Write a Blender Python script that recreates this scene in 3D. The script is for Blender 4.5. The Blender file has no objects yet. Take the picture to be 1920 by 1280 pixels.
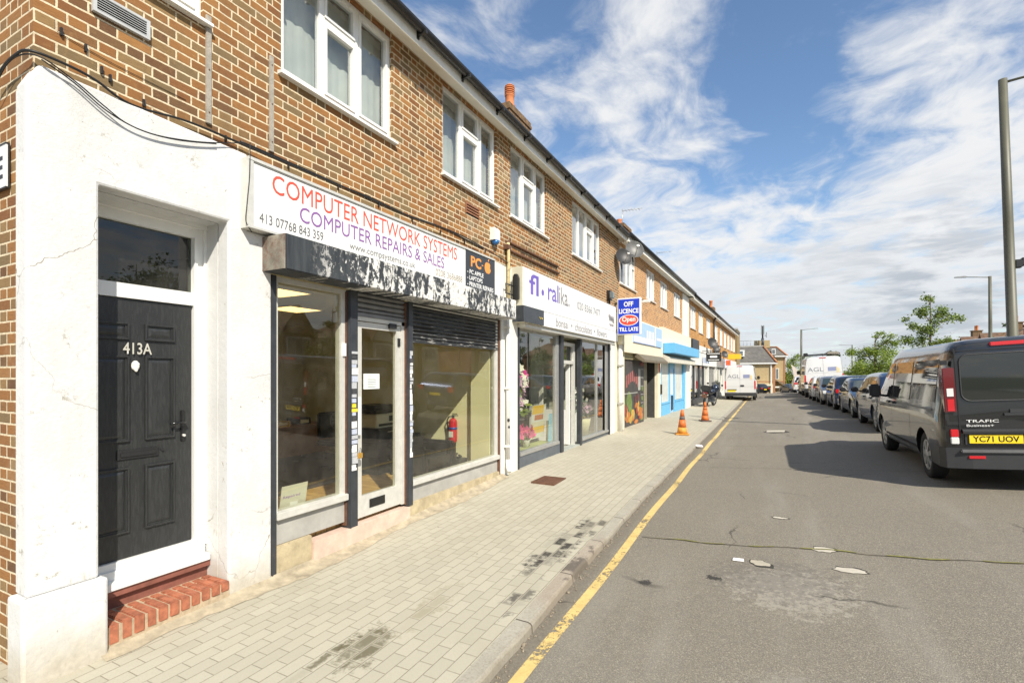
import bpy, bmesh, math, random
from mathutils import Vector, Matrix, Euler
R = math.radians
sc = bpy.context.scene
COL = sc.collection
rnd = random.Random(11)
WM = {}
FRAME = Matrix.Identity(4)

# ---------------------------------------------------------------- objects
def tag(o, label=None, cat=None, group=None, kind=None):
    if label: o['label'] = label
    if cat: o['category'] = cat
    if group: o['group'] = group
    if kind: o['kind'] = kind
    return o

def thing(name, label, cat, loc=(0, 0, 0), rot=(0, 0, 0), group=None, frame=True):
    o = bpy.data.objects.new(name, None)
    COL.objects.link(o)
    o.empty_display_size = .2
    m = Matrix.Translation(Vector(loc)) @ Euler(rot).to_matrix().to_4x4()
    if frame: m = FRAME @ m
    o.location = m.to_translation()
    o.rotation_euler = m.to_euler()
    WM[o] = m.copy()
    return tag(o, label, cat, group)

def dup(o, parent=None):
    c = o.copy()
    COL.objects.link(c)
    c.parent = parent
    for ch in list(o.children): dup(ch, c)
    return c

def dup_at(o, loc, rot=(0, 0, 0), label=None, group=None):
    c = dup(o)
    c.location = loc
    c.rotation_euler = rot
    if label: c['label'] = label
    if group: c['group'] = group
    return c

class MB:
    """collects shapes, then links them as one mesh object"""
    def __init__(s):
        s.bm = bmesh.new()
        s.mi = 0
    def v(s, p): return s.bm.verts.new(p)
    def face(s, pts):
        f = s.bm.faces.new([s.v(p) for p in pts]); f.material_index = s.mi
        return f
    def box(s, x0, x1, y0, y1, z0, z1, bev=0):
        p = [s.v((x, y, z)) for x in (x0, x1) for y in (y0, y1) for z in (z0, z1)]
        fs = []
        for q in ((0, 1, 3, 2), (4, 6, 7, 5), (0, 4, 5, 1), (2, 3, 7, 6), (0, 2, 6, 4), (1, 5, 7, 3)):
            f = s.bm.faces.new([p[i] for i in q]); f.material_index = s.mi; fs.append(f)
        if bev:
            es = set(e for f in fs for e in f.edges)
            bmesh.ops.bevel(s.bm, geom=list(es), offset=bev, segments=2, affect='EDGES', clamp_overlap=True)
        return s
    def prism(s, pts, axis, a, b):
        """polygon pts in the two other axes (in x,y,z order), extruded from a to b along axis"""
        def mk(p, t):
            l = list(p); l.insert(axis, t); return l
        A = [s.v(mk(p, a)) for p in pts]; B = [s.v(mk(p, b)) for p in pts]
        n = len(pts)
        for f in [A[::-1], B] + [[A[i], A[(i + 1) % n], B[(i + 1) % n], B[i]] for i in range(n)]:
            f = s.bm.faces.new(f); f.material_index = s.mi
        return s
    def tube(s, path, r, n=8, caps=True):
        path = [Vector(p) for p in path]
        rings = []
        rr = r if isinstance(r, (list, tuple)) else [r] * len(path)
        up = None
        for i, p in enumerate(path):
            d = (path[min(i + 1, len(path) - 1)] - path[max(i - 1, 0)]).normalized()
            if up is None or abs(up.dot(d)) > .95:
                up = Vector((0, 0, 1)) if abs(d.z) < .9 else Vector((1, 0, 0))
            a = d.cross(up).normalized(); b = a.cross(d).normalized(); up = b
            rings.append([s.v(p + (a * math.cos(t) + b * math.sin(t)) * rr[i]) for t in [2 * math.pi * k / n for k in range(n)]])
        for A, B in zip(rings, rings[1:]):
            for k in range(n):
                f = s.bm.faces.new([A[k], A[(k + 1) % n], B[(k + 1) % n], B[k]]); f.material_index = s.mi; f.smooth = True
        if caps:
            for q in (rings[0][::-1], rings[-1]):
                f = s.bm.faces.new(q); f.material_index = s.mi
        return s
    def lathe(s, prof, c=(0, 0, 0), n=20, axis=2):
        c = Vector(c); rings = []
        for r, h in prof:
            ring = []
            for k in range(n):
                t = 2 * math.pi * k / n
                l = [r * math.cos(t), r * math.sin(t)]; l.insert(axis, h)
                ring.append(s.v(c + Vector(l)))
            rings.append(ring)
        for A, B in zip(rings, rings[1:]):
            for k in range(n):
                f = s.bm.faces.new([A[k], A[(k + 1) % n], B[(k + 1) % n], B[k]]); f.material_index = s.mi; f.smooth = True
        for q, (r, h) in ((rings[0][::-1], prof[0]), (rings[-1], prof[-1])):
            if r > 1e-4:
                f = s.bm.faces.new(q); f.material_index = s.mi
        return s
    def ball(s, c, r, seg=10, jit=0):
        r = Vector(r) if isinstance(r, (tuple, list)) else Vector((r, r, r))
        m = Matrix.Translation(Vector(c)) @ Matrix.Diagonal(r.to_4d())
        g = bmesh.ops.create_icosphere(s.bm, subdivisions=2, radius=1, matrix=m)
        for vv in g['verts']:
            if jit: vv.co += Vector([rnd.uniform(-jit, jit) for _ in range(3)])
            for f in vv.link_faces: f.smooth = True; f.material_index = s.mi
        return s
    def disc(s, c, r, axis=0, n=24, sy=1.0):
        c = Vector(c); pts = []
        for k in range(n):
            t = 2 * math.pi * k / n
            l = [r * math.cos(t), r * sy * math.sin(t)]; l.insert(axis, 0)
            pts.append(c + Vector(l))
        if axis == 1: pts = pts[::-1]
        s.face(pts); return s
    def build(s, name, mat, parent=None, frame=True, recalc=True, smooth=None, local=False):
        me = bpy.data.meshes.new(name)
        if recalc: bmesh.ops.recalc_face_normals(s.bm, faces=s.bm.faces[:])
        s.bm.to_mesh(me); s.bm.free()
        for m in (mat if isinstance(mat, (list, tuple)) else [mat]): me.materials.append(m)
        return link(name, me, parent, frame, smooth, local)

def wmat(o):
    while o is not None and o not in WM: o = o.parent
    return WM[o] if o is not None else Matrix.Identity(4)

def link(name, me, parent=None, frame=True, smooth=None, local=False):
    o = bpy.data.objects.new(name, me)
    COL.objects.link(o)
    if not local:
        if frame: me.transform(FRAME)
        if parent is not None:
            me.transform(wmat(parent).inverted())
        else:
            xs = [v.co for v in me.vertices]
            c = Vector(((min(p.x for p in xs) + max(p.x for p in xs)) / 2, (min(p.y for p in xs) + max(p.y for p in xs)) / 2, min(p.z for p in xs)))
            me.transform(Matrix.Translation(-c))
            o.location = c
            WM[o] = Matrix.Translation(c)
    if parent is not None: o.parent = parent
    if smooth:
        for p in me.polygons: p.use_smooth = True
        me.set_sharp_from_angle(angle=R(smooth))
    return o

def struct(name, mb, mat, **k):
    return tag(mb.build(name, mat, None, **k), kind='structure')

def text_mesh(body, extrude=0, bold=0):
    cu = bpy.data.curves.new('lettering', 'FONT')
    cu.body = body; cu.extrude = extrude; cu.offset = bold
    cu.resolution_u = 3
    o = bpy.data.objects.new('lettering', cu)
    COL.objects.link(o)
    me = bpy.data.meshes.new_from_object(o)
    bpy.data.objects.remove(o); bpy.data.curves.remove(cu)
    return me

def letters(body, mat, origin, u, v, w, h, parent=None, name='lettering', bold=0, frame=True, local=False, keep=False):
    """text fitted in the rectangle origin + w*u, h*v"""
    me = text_mesh(body, 0, bold)
    u = Vector(u).normalized(); v = Vector(v).normalized(); n = u.cross(v)
    x0 = min(p.co.x for p in me.vertices); x1 = max(p.co.x for p in me.vertices)
    y0 = min(p.co.y for p in me.vertices); y1 = max(p.co.y for p in me.vertices)
    sx = w / (x1 - x0); sy = h / (y1 - y0)
    if keep: sx = sy = min(sx, sy)
    o = Vector(origin)
    for p in me.vertices:
        q = o + u * ((p.co.x - x0) * sx) + v * ((p.co.y - y0) * sy)
        p.co = q
    me.materials.append(mat)
    return link(name, me, parent, frame, None, local)

# ---------------------------------------------------------------- materials
MATS = {}
class NT:
    def __init__(s, name):
        s.m = bpy.data.materials.new(name); s.m.use_nodes = True
        s.t = s.m.node_tree; s.n = s.t.nodes; s.l = s.t.links
        s.b = s.n['Principled BSDF']
    def node(s, t, **k):
        n = s.n.new(t)
        for a, b in k.items(): setattr(n, a, b)
        return n
    def set(s, sock, val):
        if isinstance(val, bpy.types.NodeSocket): s.l.new(val, sock)
        else: sock.default_value = val
    def math(s, op, a, b=None, c=None, clamp=False):
        n = s.node('ShaderNodeMath', operation=op, use_clamp=clamp)
        s.set(n.inputs[0], a)
        if b is not None: s.set(n.inputs[1], b)
        if c is not None: s.set(n.inputs[2], c)
        return n.outputs[0]
    def coord(s, kind='Object', scale=None):
        o = s.node('ShaderNodeTexCoord').outputs[kind]
        if scale:
            mp = s.node('ShaderNodeMapping'); s.l.new(o, mp.inputs[0]); mp.inputs['Scale'].default_value = scale
            o = mp.outputs[0]
        return o
    def world(s):
        return s.node('ShaderNodeNewGeometry').outputs['Position']
    def scale(s, co, sc_, loc=(0, 0, 0)):
        mp = s.node('ShaderNodeMapping'); s.l.new(co, mp.inputs[0]); mp.inputs['Scale'].default_value = sc_; mp.inputs['Location'].default_value = loc
        return mp.outputs[0]
    def noise(s, co, scale=5, detail=4, rough=.55, dist=0):
        n = s.node('ShaderNodeTexNoise'); s.l.new(co, n.inputs['Vector'])
        n.inputs['Scale'].default_value = scale; n.inputs['Detail'].default_value = detail; n.inputs['Roughness'].default_value = rough; n.inputs['Distortion'].default_value = dist
        return n.outputs[0]
    def vor(s, co, scale=5, feature='F1', out='Distance'):
        n = s.node('ShaderNodeTexVoronoi', feature=feature); s.l.new(co, n.inputs['Vector']); n.inputs['Scale'].default_value = scale
        return n.outputs[out]
    def step(s, x, a, b):
        n = s.node('ShaderNodeMapRange'); n.interpolation_type = 'SMOOTHSTEP'
        s.set(n.inputs[0], x); n.inputs[1].default_value = a; n.inputs[2].default_value = b
        return n.outputs[0]
    def ramp(s, x, stops, const=False):
        n = s.node('ShaderNodeValToRGB'); s.l.new(x, n.inputs[0]); e = n.color_ramp.elements
        if const: n.color_ramp.interpolation = 'CONSTANT'
        while len(e) < len(stops): e.new(.5)
        for q, (p, c) in zip(e, stops): q.position = p; q.color = (*c[:3], 1)
        return n.outputs[0]
    def mix(s, f, a, b, mode='MIX'):
        n = s.node('ShaderNodeMix', data_type='RGBA', blend_type=mode)
        s.set(n.inputs[0], f)
        for k, c in ((6, a), (7, b)):
            if isinstance(c, bpy.types.NodeSocket): s.l.new(c, n.inputs[k])
            else: n.inputs[k].default_value = (*c[:3], 1)
        return n.outputs[2]
    def sep(s, co):
        n = s.node('ShaderNodeSeparateXYZ'); s.l.new(co, n.inputs[0]); return n.outputs
    def comb(s, x, y, z=0.0):
        n = s.node('ShaderNodeCombineXYZ')
        for i, q in enumerate((x, y, z)): s.set(n.inputs[i], q)
        return n.outputs[0]
    def bump(s, h, strength=.3, dist=.01):
        n = s.node('ShaderNodeBump'); s.l.new(h, n.inputs['Height']); n.inputs['Strength'].default_value = strength; n.inputs['Distance'].default_value = dist
        s.l.new(n.outputs[0], s.b.inputs['Normal'])
    def color(s, c):
        if isinstance(c, bpy.types.NodeSocket): s.l.new(c, s.b.inputs['Base Color'])
        else: s.b.inputs['Base Color'].default_value = (*c[:3], 1)
    def p(s, **k):
        for a, v in k.items():
            s.set(s.b.inputs[a.replace('_', ' ')], v)
        return s

def M(name, col, rough=.55, metal=0., var=.12, vs=6., bump=0., bs=60., coat=0., emit=0., spec=.5, dirt=0., dirtcol=(.12, .10, .07)):
    """plain surface with a little uneven colour and grain"""
    if name in MATS: return MATS[name]
    t = NT(name); co = t.coord('Object')
    c = (*col,)
    if var or dirt:
        n = t.noise(co, vs, 5, .6)
        lo = tuple(q * (1 - var) for q in c); hi = tuple(min(1, q * (1 + var)) for q in c)
        cc = t.ramp(n, [(.3, lo), (.7, hi)])
        if dirt:
            d = t.step(t.noise(co, vs * 1.7, 8, .7), .62 - dirt * .2, .72)
            cc = t.mix(t.math('MULTIPLY', d, min(1, dirt)), cc, dirtcol)
        t.color(cc)
    else: t.color(c)
    t.p(Roughness=rough, Metallic=metal)
    t.b.inputs['Specular IOR Level'].default_value = spec
    if coat: t.p(Coat_Weight=coat, Coat_Roughness=.03)
    if bump: t.bump(t.noise(co, bs, 6, .65), bump, .01)
    if emit:
        t.b.inputs['Emission Color'].default_value = (*c, 1); t.b.inputs['Emission Strength'].default_value = emit
    MATS[name] = t.m
    return t.m

def glass_mat(name, tint=(.92, .95, .93), refl=1.6, rough=0.0, dust=.03, ior=1.5):
    if name in MATS: return MATS[name]
    t = NT(name); n = t.n; l = t.l
    n.remove(t.b)
    out = n['Material Output']
    tr = t.node('ShaderNodeBsdfTransparent'); tr.inputs[0].default_value = (*tint, 1)
    gl = t.node('ShaderNodeBsdfGlossy'); gl.inputs['Roughness'].default_value = rough
    co = t.coord('Object')
    bp = t.node('ShaderNodeBump'); bp.inputs['Strength'].default_value = .012; bp.inputs['Distance'].default_value = .05
    l.new(t.noise(co, 1.1, 2, .5), bp.inputs['Height']); l.new(bp.outputs[0], gl.inputs['Normal'])
    ge = t.node('ShaderNodeNewGeometry'); dt = t.node('ShaderNodeVectorMath', operation='DOT_PRODUCT')
    l.new(ge.outputs['Normal'], dt.inputs[0]); l.new(ge.outputs['Incoming'], dt.inputs[1])
    g = t.math('SUBTRACT', 1.0, t.math('ABSOLUTE', dt.outputs['Value']), clamp=True)
    f = t.math('MULTIPLY', t.math('ADD', .04, t.math('MULTIPLY', t.math('POWER', g, 5.0), .96)), refl, clamp=True)
    mx = t.node('ShaderNodeMixShader'); l.new(f, mx.inputs[0]); l.new(tr.outputs[0], mx.inputs[1]); l.new(gl.outputs[0], mx.inputs[2])
    df = t.node('ShaderNodeBsdfDiffuse'); df.inputs[0].default_value = (.6, .58, .52, 1)
    m2 = t.node('ShaderNodeMixShader')
    l.new(t.math('MULTIPLY', t.step(t.noise(co, 2.5, 7, .7), .35, .8), dust), m2.inputs[0]); l.new(mx.outputs[0], m2.inputs[1]); l.new(df.outputs[0], m2.inputs[2])
    l.new(m2.outputs[0], out.inputs[0])
    MATS[name] = t.m
    return t.m

def brick_mat(name, stops, mortar=(.62, .55, .42), per=.3375, split=.667, row=.075, joint=.0068, weather=.25):
    t = NT(name); co = t.coord('Object'); x, y, z = t.sep(co)
    u = t.math('ADD', t.math('ADD', x, y), 50.0)
    # slightly wobbly courses, as laid by hand
    wob = t.math('MULTIPLY', t.math('SUBTRACT', t.noise(co, 9, 2), .5), .008)
    vv = t.math('DIVIDE', t.math('ADD', t.math('ADD', z, 10.0), wob), row)
    rw = t.math('FLOOR', vv); fv = t.math('FRACT', vv)
    uu = t.math('ADD', t.math('DIVIDE', t.math('ADD', u, wob), per), t.math('MULTIPLY', t.math('MODULO', rw, 2.0), .5))
    cell = t.math('FLOOR', uu); f = t.math('FRACT', uu)
    hd = t.math('GREATER_THAN', f, split)
    fx = t.math('MULTIPLY', f, per)
    du = t.math('MINIMUM', t.math('MINIMUM', fx, t.math('ABSOLUTE', t.math('SUBTRACT', fx, per * split))), t.math('SUBTRACT', per, fx))
    dv = t.math('MULTIPLY', t.math('MINIMUM', fv, t.math('SUBTRACT', 1.0, fv)), row)
    d = t.math('MINIMUM', du, dv)
    d = t.math('ADD', d, t.math('MULTIPLY', t.math('SUBTRACT', t.noise(co, 70, 3), .5), .005))
    mk = t.step(d, joint - .002, joint + .0015)
    wn = t.node('ShaderNodeTexWhiteNoise', noise_dimensions='3D')
    t.l.new(t.comb(t.math('ADD', t.math('MULTIPLY', cell, 2.0), hd), rw, 1.5), wn.inputs['Vector'])
    bc = t.ramp(wn.outputs[0], stops)
    # combed face and blotches of each brick
    streak = t.noise(t.scale(co, (14, 14, 160)), 1.0, 5, .7)
    bc = t.mix(t.step(streak, .45, .75), bc, t.mix(.5, bc, (.06, .03, .015)))
    bc = t.mix(t.math('MULTIPLY', t.step(t.noise(co, 22, 5, .7), .52, .8), .55), bc, (.36, .22, .09))
    mc = t.mix(t.step(t.noise(co, 30, 4), .4, .7), mortar, tuple(q * .72 for q in mortar))
    c = t.mix(mk, mc, bc)
    if weather:
        c = t.mix(t.math('MULTIPLY', t.step(t.noise(co, .9, 5, .6), .5, .8), weather), c, (.14, .10, .055))
        c = t.mix(t.math('MULTIPLY', t.step(t.noise(t.scale(co, (2.6, 2.6, .35)), 1.0, 6, .65), .54, .74), weather * 1.1), c, (.11, .08, .05))
        c = t.mix(t.math('MULTIPLY', t.step(t.noise(t.scale(co, (1.1, 1.1, .8), (4, 9, 2)), 1.0, 5, .7), .56, .72), weather * .9), c, (.56, .47, .33))
    t.color(c); t.p(Roughness=.88)
    t.b.inputs['Specular IOR Level'].default_value = .25
    t.bump(t.math('ADD', t.math('MULTIPLY', mk, .8), t.math('MULTIPLY', streak, .35)), .7, .008)
    MATS[name] = t.m
    return t.m
EXPOSURE = .52
SKY_TINT = (1.02, 1.10, 1.16)
SKY_BLOBS = [(1510, 50, 7, -.12), (1480, 220, 6, -.12), (1400, 350, 5, -.05), (1600, 90, 4, .05), (1050, 200, 4, -.04), (960, 90, 4, .03), (1230, 40, 7, .06), (1170, 150, 6, .04), (1290, 230, 4, .03), (1800, 200, 10, .05), (1200, 450, 9, .05), (1330, 420, 6, .05), (1700, 520, 6, .04)]
# ---------------------------------------------------------------- special surfaces
BR_STOPS = [(0, (.245, .108, .038)), (.18, (.31, .148, .050)), (.38, (.205, .090, .036)), (.54, (.345, .172, .060)), (.70, (.135, .070, .035)), (.82, (.285, .18, .078)), (.92, (.195, .135, .068))]
brick_a = brick_mat('orange_brown_brick', BR_STOPS, mortar=(.69, .58, .40))
brick_b = brick_mat('tan_brick', [(0, (.42, .19, .06)), (.3, (.50, .24, .085)), (.55, (.33, .14, .05)), (.75, (.56, .30, .11)), (.9, (.27, .13, .06))], mortar=(.70, .58, .40), weather=.15)
brick_c = brick_mat('ochre_brick', [(0, (.50, .25, .075)), (.4, (.56, .30, .10)), (.7, (.44, .20, .06)), (.9, (.36, .17, .06))], mortar=(.55, .36, .17), weather=.1)
brick_red = brick_mat('red_brick', [(0, (.26, .08, .04)), (.4, (.32, .11, .05)), (.7, (.20, .06, .03))], mortar=(.40, .34, .28))

def white_render():
    t = NT('white_painted_render'); co = t.world()
    base = t.ramp(t.noise(co, 2.2, 5, .6), [(.3, (.59, .592, .575)), (.7, (.67, .672, .66))])
    base = t.mix(t.math('MULTIPLY', t.step(t.noise(t.scale(co, (1, 3, .9)), 1.6, 7, .65), .45, .75), .35), base, (.48, .475, .445))
    base = t.mix(t.math('MULTIPLY', t.step(t.noise(co, 42, 4, .6), .5, .75), .25), base, (.44, .425, .385))
    # pitted and flaked paint
    fl = t.step(t.noise(co, 13, 9, .76), .575, .64)
    region = t.step(t.noise(co, 1.7, 3), .50, .64)
    c = t.mix(t.math('MULTIPLY', fl, region), base, (.36, .335, .275))
    fl2 = t.step(t.noise(t.scale(co, (1, 1, .8), (7, 3, 1)), 16, 6, .7), .66, .71)
    c = t.mix(t.math('MULTIPLY', fl2, .8), c, (.22, .20, .15))
    # hair cracks
    d = t.vor(t.mix(.22, co, t.comb(t.noise(co, 3, 4), t.noise(co, 3.3, 4), t.noise(co, 2.7, 4))), 1.9, 'DISTANCE_TO_EDGE')
    ck = t.math('MULTIPLY', t.math('SUBTRACT', 1.0, t.step(d, .001, .0055)), t.step(t.noise(co, 1.0, 2), .46, .58))
    c = t.mix(t.math('MULTIPLY', ck, .8), c, (.22, .18, .12))
    # splashed dirt near the pavement
    x, y, z = t.sep(co)
    low = t.math('MULTIPLY', t.math('SUBTRACT', 1.0, t.step(t.math('ADD', z, t.math('MULTIPLY', t.noise(co, 6, 5), -.35)), -.28, .10)), .8)
    c = t.mix(low, c, t.mix(t.noise(co, 24, 5), (.24, .20, .13), (.62, .56, .44)))
    ledge = t.math('MULTIPLY', t.math('MULTIPLY', t.step(z, .40, .45), t.math('SUBTRACT', 1.0, t.step(z, .45, .56))), t.step(t.noise(t.scale(co, (5, 5, 2)), 5, 6, .7), .5, .7))
    c = t.mix(t.math('MULTIPLY', ledge, .7), c, (.36, .32, .24))
    t.color(c); t.p(Roughness=.8)
    t.bump(t.math('SUBTRACT', t.math('ADD', t.noise(co, 38, 6, .6), t.math('MULTIPLY', t.noise(co, 9, 4), 1.2)), t.math('MULTIPLY', t.math('ADD', fl, ck), .5)), .26, .012)
    return t.m
m_render = white_render()

def peeling():
    t = NT('peeling_black_paint'); co = t.world(); x, y, z = t.sep(co)
    n = t.math('ADD', t.math('MULTIPLY', t.noise(t.scale(co, (1, 11, 5.5)), 1.0, 9, .76, .5), .72), t.math('MULTIPLY', t.noise(co, 26, 6, .7), .28))
    n2 = t.noise(t.scale(co, (1, 2.2, 1.0), (0, 5, 0)), 1.0, 3)
    th = t.math('ADD', n, t.math('ADD', t.math('MULTIPLY', t.math('SUBTRACT', y, 5.0), .022), t.math('MULTIPLY', t.math('SUBTRACT', n2, .5), .35)))
    # the first half metre kept its paint
    k = t.math('MULTIPLY', t.step(th, .50, .53), t.step(y, 3.15, 3.6))
    blk = t.ramp(t.noise(t.scale(co, (2, 9, 1)), 3, 6, .6), [(.3, (.022, .026, .030)), (.7, (.060, .066, .070))])
    wh = t.ramp(t.noise(co, 30, 5), [(.3, (.50, .49, .45)), (.6, (.78, .77, .73))])
    t.color(t.mix(k, blk, wh)); t.p(Roughness=.55)
    t.bump(k, .4, .004)
    return t.m
m_peel = peeling()

def peel_shutter():
    t = NT('peeling_shutter_paint'); co = t.world(); x, y, z = t.sep(co)
    n = t.noise(t.scale(co, (1, 5, 40)), 1.0, 8, .7)
    k = t.step(t.math('ADD', n, t.math('MULTIPLY', t.math('SUBTRACT', 2.45, z), .25)), .60, .66)
    t.color(t.mix(k, t.ramp(t.noise(co, 8), [(.3, (.016, .018, .020)), (.7, (.04, .042, .045))]), (.36, .35, .32))); t.p(Roughness=.45)
    return t.m
m_pshutter = peel_shutter()

def pavers():
    t = NT('concrete_block_paving'); co = t.world(); x, y, z = t.sep(co)
    W, L = .108, .208
    px = t.math('DIVIDE', t.math('ADD', x, 20.0), W); row = t.math('FLOOR', px); fx = t.math('FRACT', px)
    wr = t.node('ShaderNodeTexWhiteNoise', noise_dimensions='1D'); t.l.new(row, wr.inputs['W'])
    py = t.math('ADD', t.math('DIVIDE', t.math('ADD', y, 20.0), L), t.math('ADD', t.math('MULTIPLY', t.math('MODULO', row, 2.0), .5), t.math('MULTIPLY', wr.outputs[0], .12)))
    cell = t.math('FLOOR', py); fy = t.math('FRACT', py)
    dx = t.math('MULTIPLY', t.math('MINIMUM', fx, t.math('SUBTRACT', 1.0, fx)), W)
    dy = t.math('MULTIPLY', t.math('MINIMUM', fy, t.math('SUBTRACT', 1.0, fy)), L)
    d = t.math('ADD', t.math('MINIMUM', dx, dy), t.math('MULTIPLY', t.math('SUBTRACT', t.noise(co, 45, 3), .5), .004))
    mk = t.step(d, .0015, .0050)
    wn = t.node('ShaderNodeTexWhiteNoise', noise_dimensions='2D'); t.l.new(t.comb(cell, row), wn.inputs['Vector'])
    bc = t.ramp(wn.outputs[0], [(0, (.405, .376, .293)), (.5, (.43, .40, .312)), (1, (.453, .422, .33))])
    bc = t.mix(t.math('MULTIPLY', t.step(t.noise(co, 110, 4, .7), .35, .75), .35), bc, (.31, .285, .22))
    bc = t.mix(t.math('MULTIPLY', t.step(t.noise(co, 1.1, 6, .65), .48, .72), .35), bc, (.32, .29, .21))
    jc = t.mix(t.noise(co, 8, 4), (.21, .18, .125), (.34, .31, .235))
    c = t.mix(mk, jc, bc)
    # oil and drink stains, each block takes them differently
    def stain(cx, cy, sx, sy, amt, col, c, rot=0.0):
        ax = t.math('SUBTRACT', x, cx); ay = t.math('SUBTRACT', y, cy)
        ca, sa = math.cos(rot), math.sin(rot)
        u = t.math('DIVIDE', t.math('ADD', t.math('MULTIPLY', ax, ca), t.math('MULTIPLY', ay, sa)), sx)
        v = t.math('DIVIDE', t.math('SUBTRACT', t.math('MULTIPLY', ay, ca), t.math('MULTIPLY', ax, sa)), sy)
        r = t.math('ADD', t.math('MULTIPLY', u, u), t.math('MULTIPLY', v, v))
        r = t.math('ADD', r, t.math('MULTIPLY', t.math('SUBTRACT', t.noise(co, 13, 6, .7), .5), 5.0))
        blk_in = t.step(d, .004, .022)
        k = t.math('SUBTRACT', 1.0, t.step(r, .1, 1.35))
        k = t.math('MULTIPLY', t.math('MULTIPLY', k, t.math('ADD', .35, t.math('MULTIPLY', blk_in, .65))), t.step(wn.outputs[0], .15, .75))
        return t.mix(t.math('MULTIPLY', k, amt), c, col)
    c = stain(-1.98, 4.95, .17, .85, .95, (.035, .032, .028), c, .0)
    c = stain(-1.85, 5.75, .22, .35, .9, (.04, .036, .03), c, .0)
    c = stain(-1.86, 3.75, .10, .40, .8, (.05, .045, .04), c, .0)
    c = stain(-2.52, 2.62, .16, .30, .85, (.10, .085, .045), c, .3)
    c = stain(-2.66, 2.18, .035, .55, .8, (.10, .085, .045), c, .05)
    c = stain(-2.45, 3.3, .12, .45, .45, (.20, .17, .09), c, .1)
    # chewing gum and specks
    gum = t.math('SUBTRACT', 1.0, t.step(t.vor(co, 2.6), .018, .03))
    c = t.mix(t.math('MULTIPLY', gum, .8), c, (.07, .065, .055))
    # pale mortar fillet along the shop fronts
    t.color(c); t.p(Roughness=.85)
    t.b.inputs['Specular IOR Level'].default_value = .3
    t.bump(t.math('ADD', t.math('MULTIPLY', mk, 1.0), t.math('MULTIPLY', t.noise(co, 90, 5), .25)), .5, .006)
    return t.m
m_pave = pavers()

def asphalt():
    t = NT('worn_asphalt'); co = t.world(); x, y, z = t.sep(co)
    base = t.ramp(t.noise(co, .55, 6, .6), [(.3, (.175, .154, .118)), (.7, (.222, .197, .153))])
    ag = t.vor(co, 190, 'F1', 'Color')
    agv = t.node('ShaderNodeSeparateColor'); t.l.new(ag, agv.inputs[0])
    c = t.mix(.5, base, t.ramp(agv.outputs[0], [(.05, (.085, .08, .072)), (.5, (.19, .168, .129)), (.85, (.285, .255, .20)), (.97, (.48, .435, .35))]))
    c = t.mix(t.math('MULTIPLY', t.step(t.noise(co, 14, 6, .7), .45, .75), .4), c, (.15, .14, .12))
    # tyre-worn paler band and dusty patches
    c = t.mix(t.math('MULTIPLY', t.step(t.noise(t.scale(co, (1.2, .18, 1)), 1.0, 5, .6), .48, .7), .38), c, (.30, .28, .235))
    # a rubbed patch in the lane
    def blob(cx, cy, sx, sy, amt, col, c, sc_=6):
        u = t.math('DIVIDE', t.math('SUBTRACT', x, cx), sx); v = t.math('DIVIDE', t.math('SUBTRACT', y, cy), sy)
        r = t.math('ADD', t.math('MULTIPLY', u, u), t.math('MULTIPLY', v, v))
        r = t.math('ADD', r, t.math('MULTIPLY', t.math('SUBTRACT', t.noise(co, sc_, 9, .78), .5), 7.0))
        return t.mix(t.math('MULTIPLY', t.math('SUBTRACT', 1.0, t.step(r, .3, .8)), amt), c, col)
    c = blob(.17, 4.75, .55, .5, .6, (.36, .33, .27), c, 13); c = blob(.05, 4.9, .6, .5, .5, (.12, .11, .095), c, 19)
    c = blob(-.42, 4.82, .10, .07, .9, (.03, .028, .025), c, 9)
    c = blob(-.98, 4.55, .08, .07, .9, (.035, .032, .03), c, 9)
    c = blob(.35, 3.3, .5, .25, .3, (.33, .31, .26), c, 9)
    # gutter strip beside the kerb: darker, broken, gritty
    g = t.math('SUBTRACT', 1.0, t.step(t.math('ADD', x, t.math('MULTIPLY', t.math('SUBTRACT', t.noise(co, 5, 6, .7), .5), .12)), -1.52, -1.44))
    c = t.mix(t.math('MULTIPLY', g, .75), c, t.mix(t.noise(co, 40, 5), (.07, .062, .05), (.27, .235, .18)))
    sp = t.math('SUBTRACT', 1.0, t.step(t.vor(co, 4.2), .02, .045))
    c = t.mix(t.math('MULTIPLY', sp, .7), c, (.04, .037, .033))
    d = t.vor(t.mix(.3, co, t.comb(t.noise(co, 2, 5), t.noise(co, 2.4, 5), 0.0)), .5, 'DISTANCE_TO_EDGE')
    ck = t.math('MULTIPLY', t.math('SUBTRACT', 1.0, t.step(d, .001, .006)), t.step(t.noise(co, .6, 2), .52, .6))
    c = t.mix(t.math('MULTIPLY', ck, .7), c, (.04, .037, .03))
    t.color(c); t.p(Roughness=.86)
    t.b.inputs['Specular IOR Level'].default_value = .35
    t.bump(t.math('ADD', t.vor(co, 120), t.math('MULTIPLY', t.noise(co, 14, 5), .8)), .35, .006)
    return t.m
m_asph = asphalt()

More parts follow.
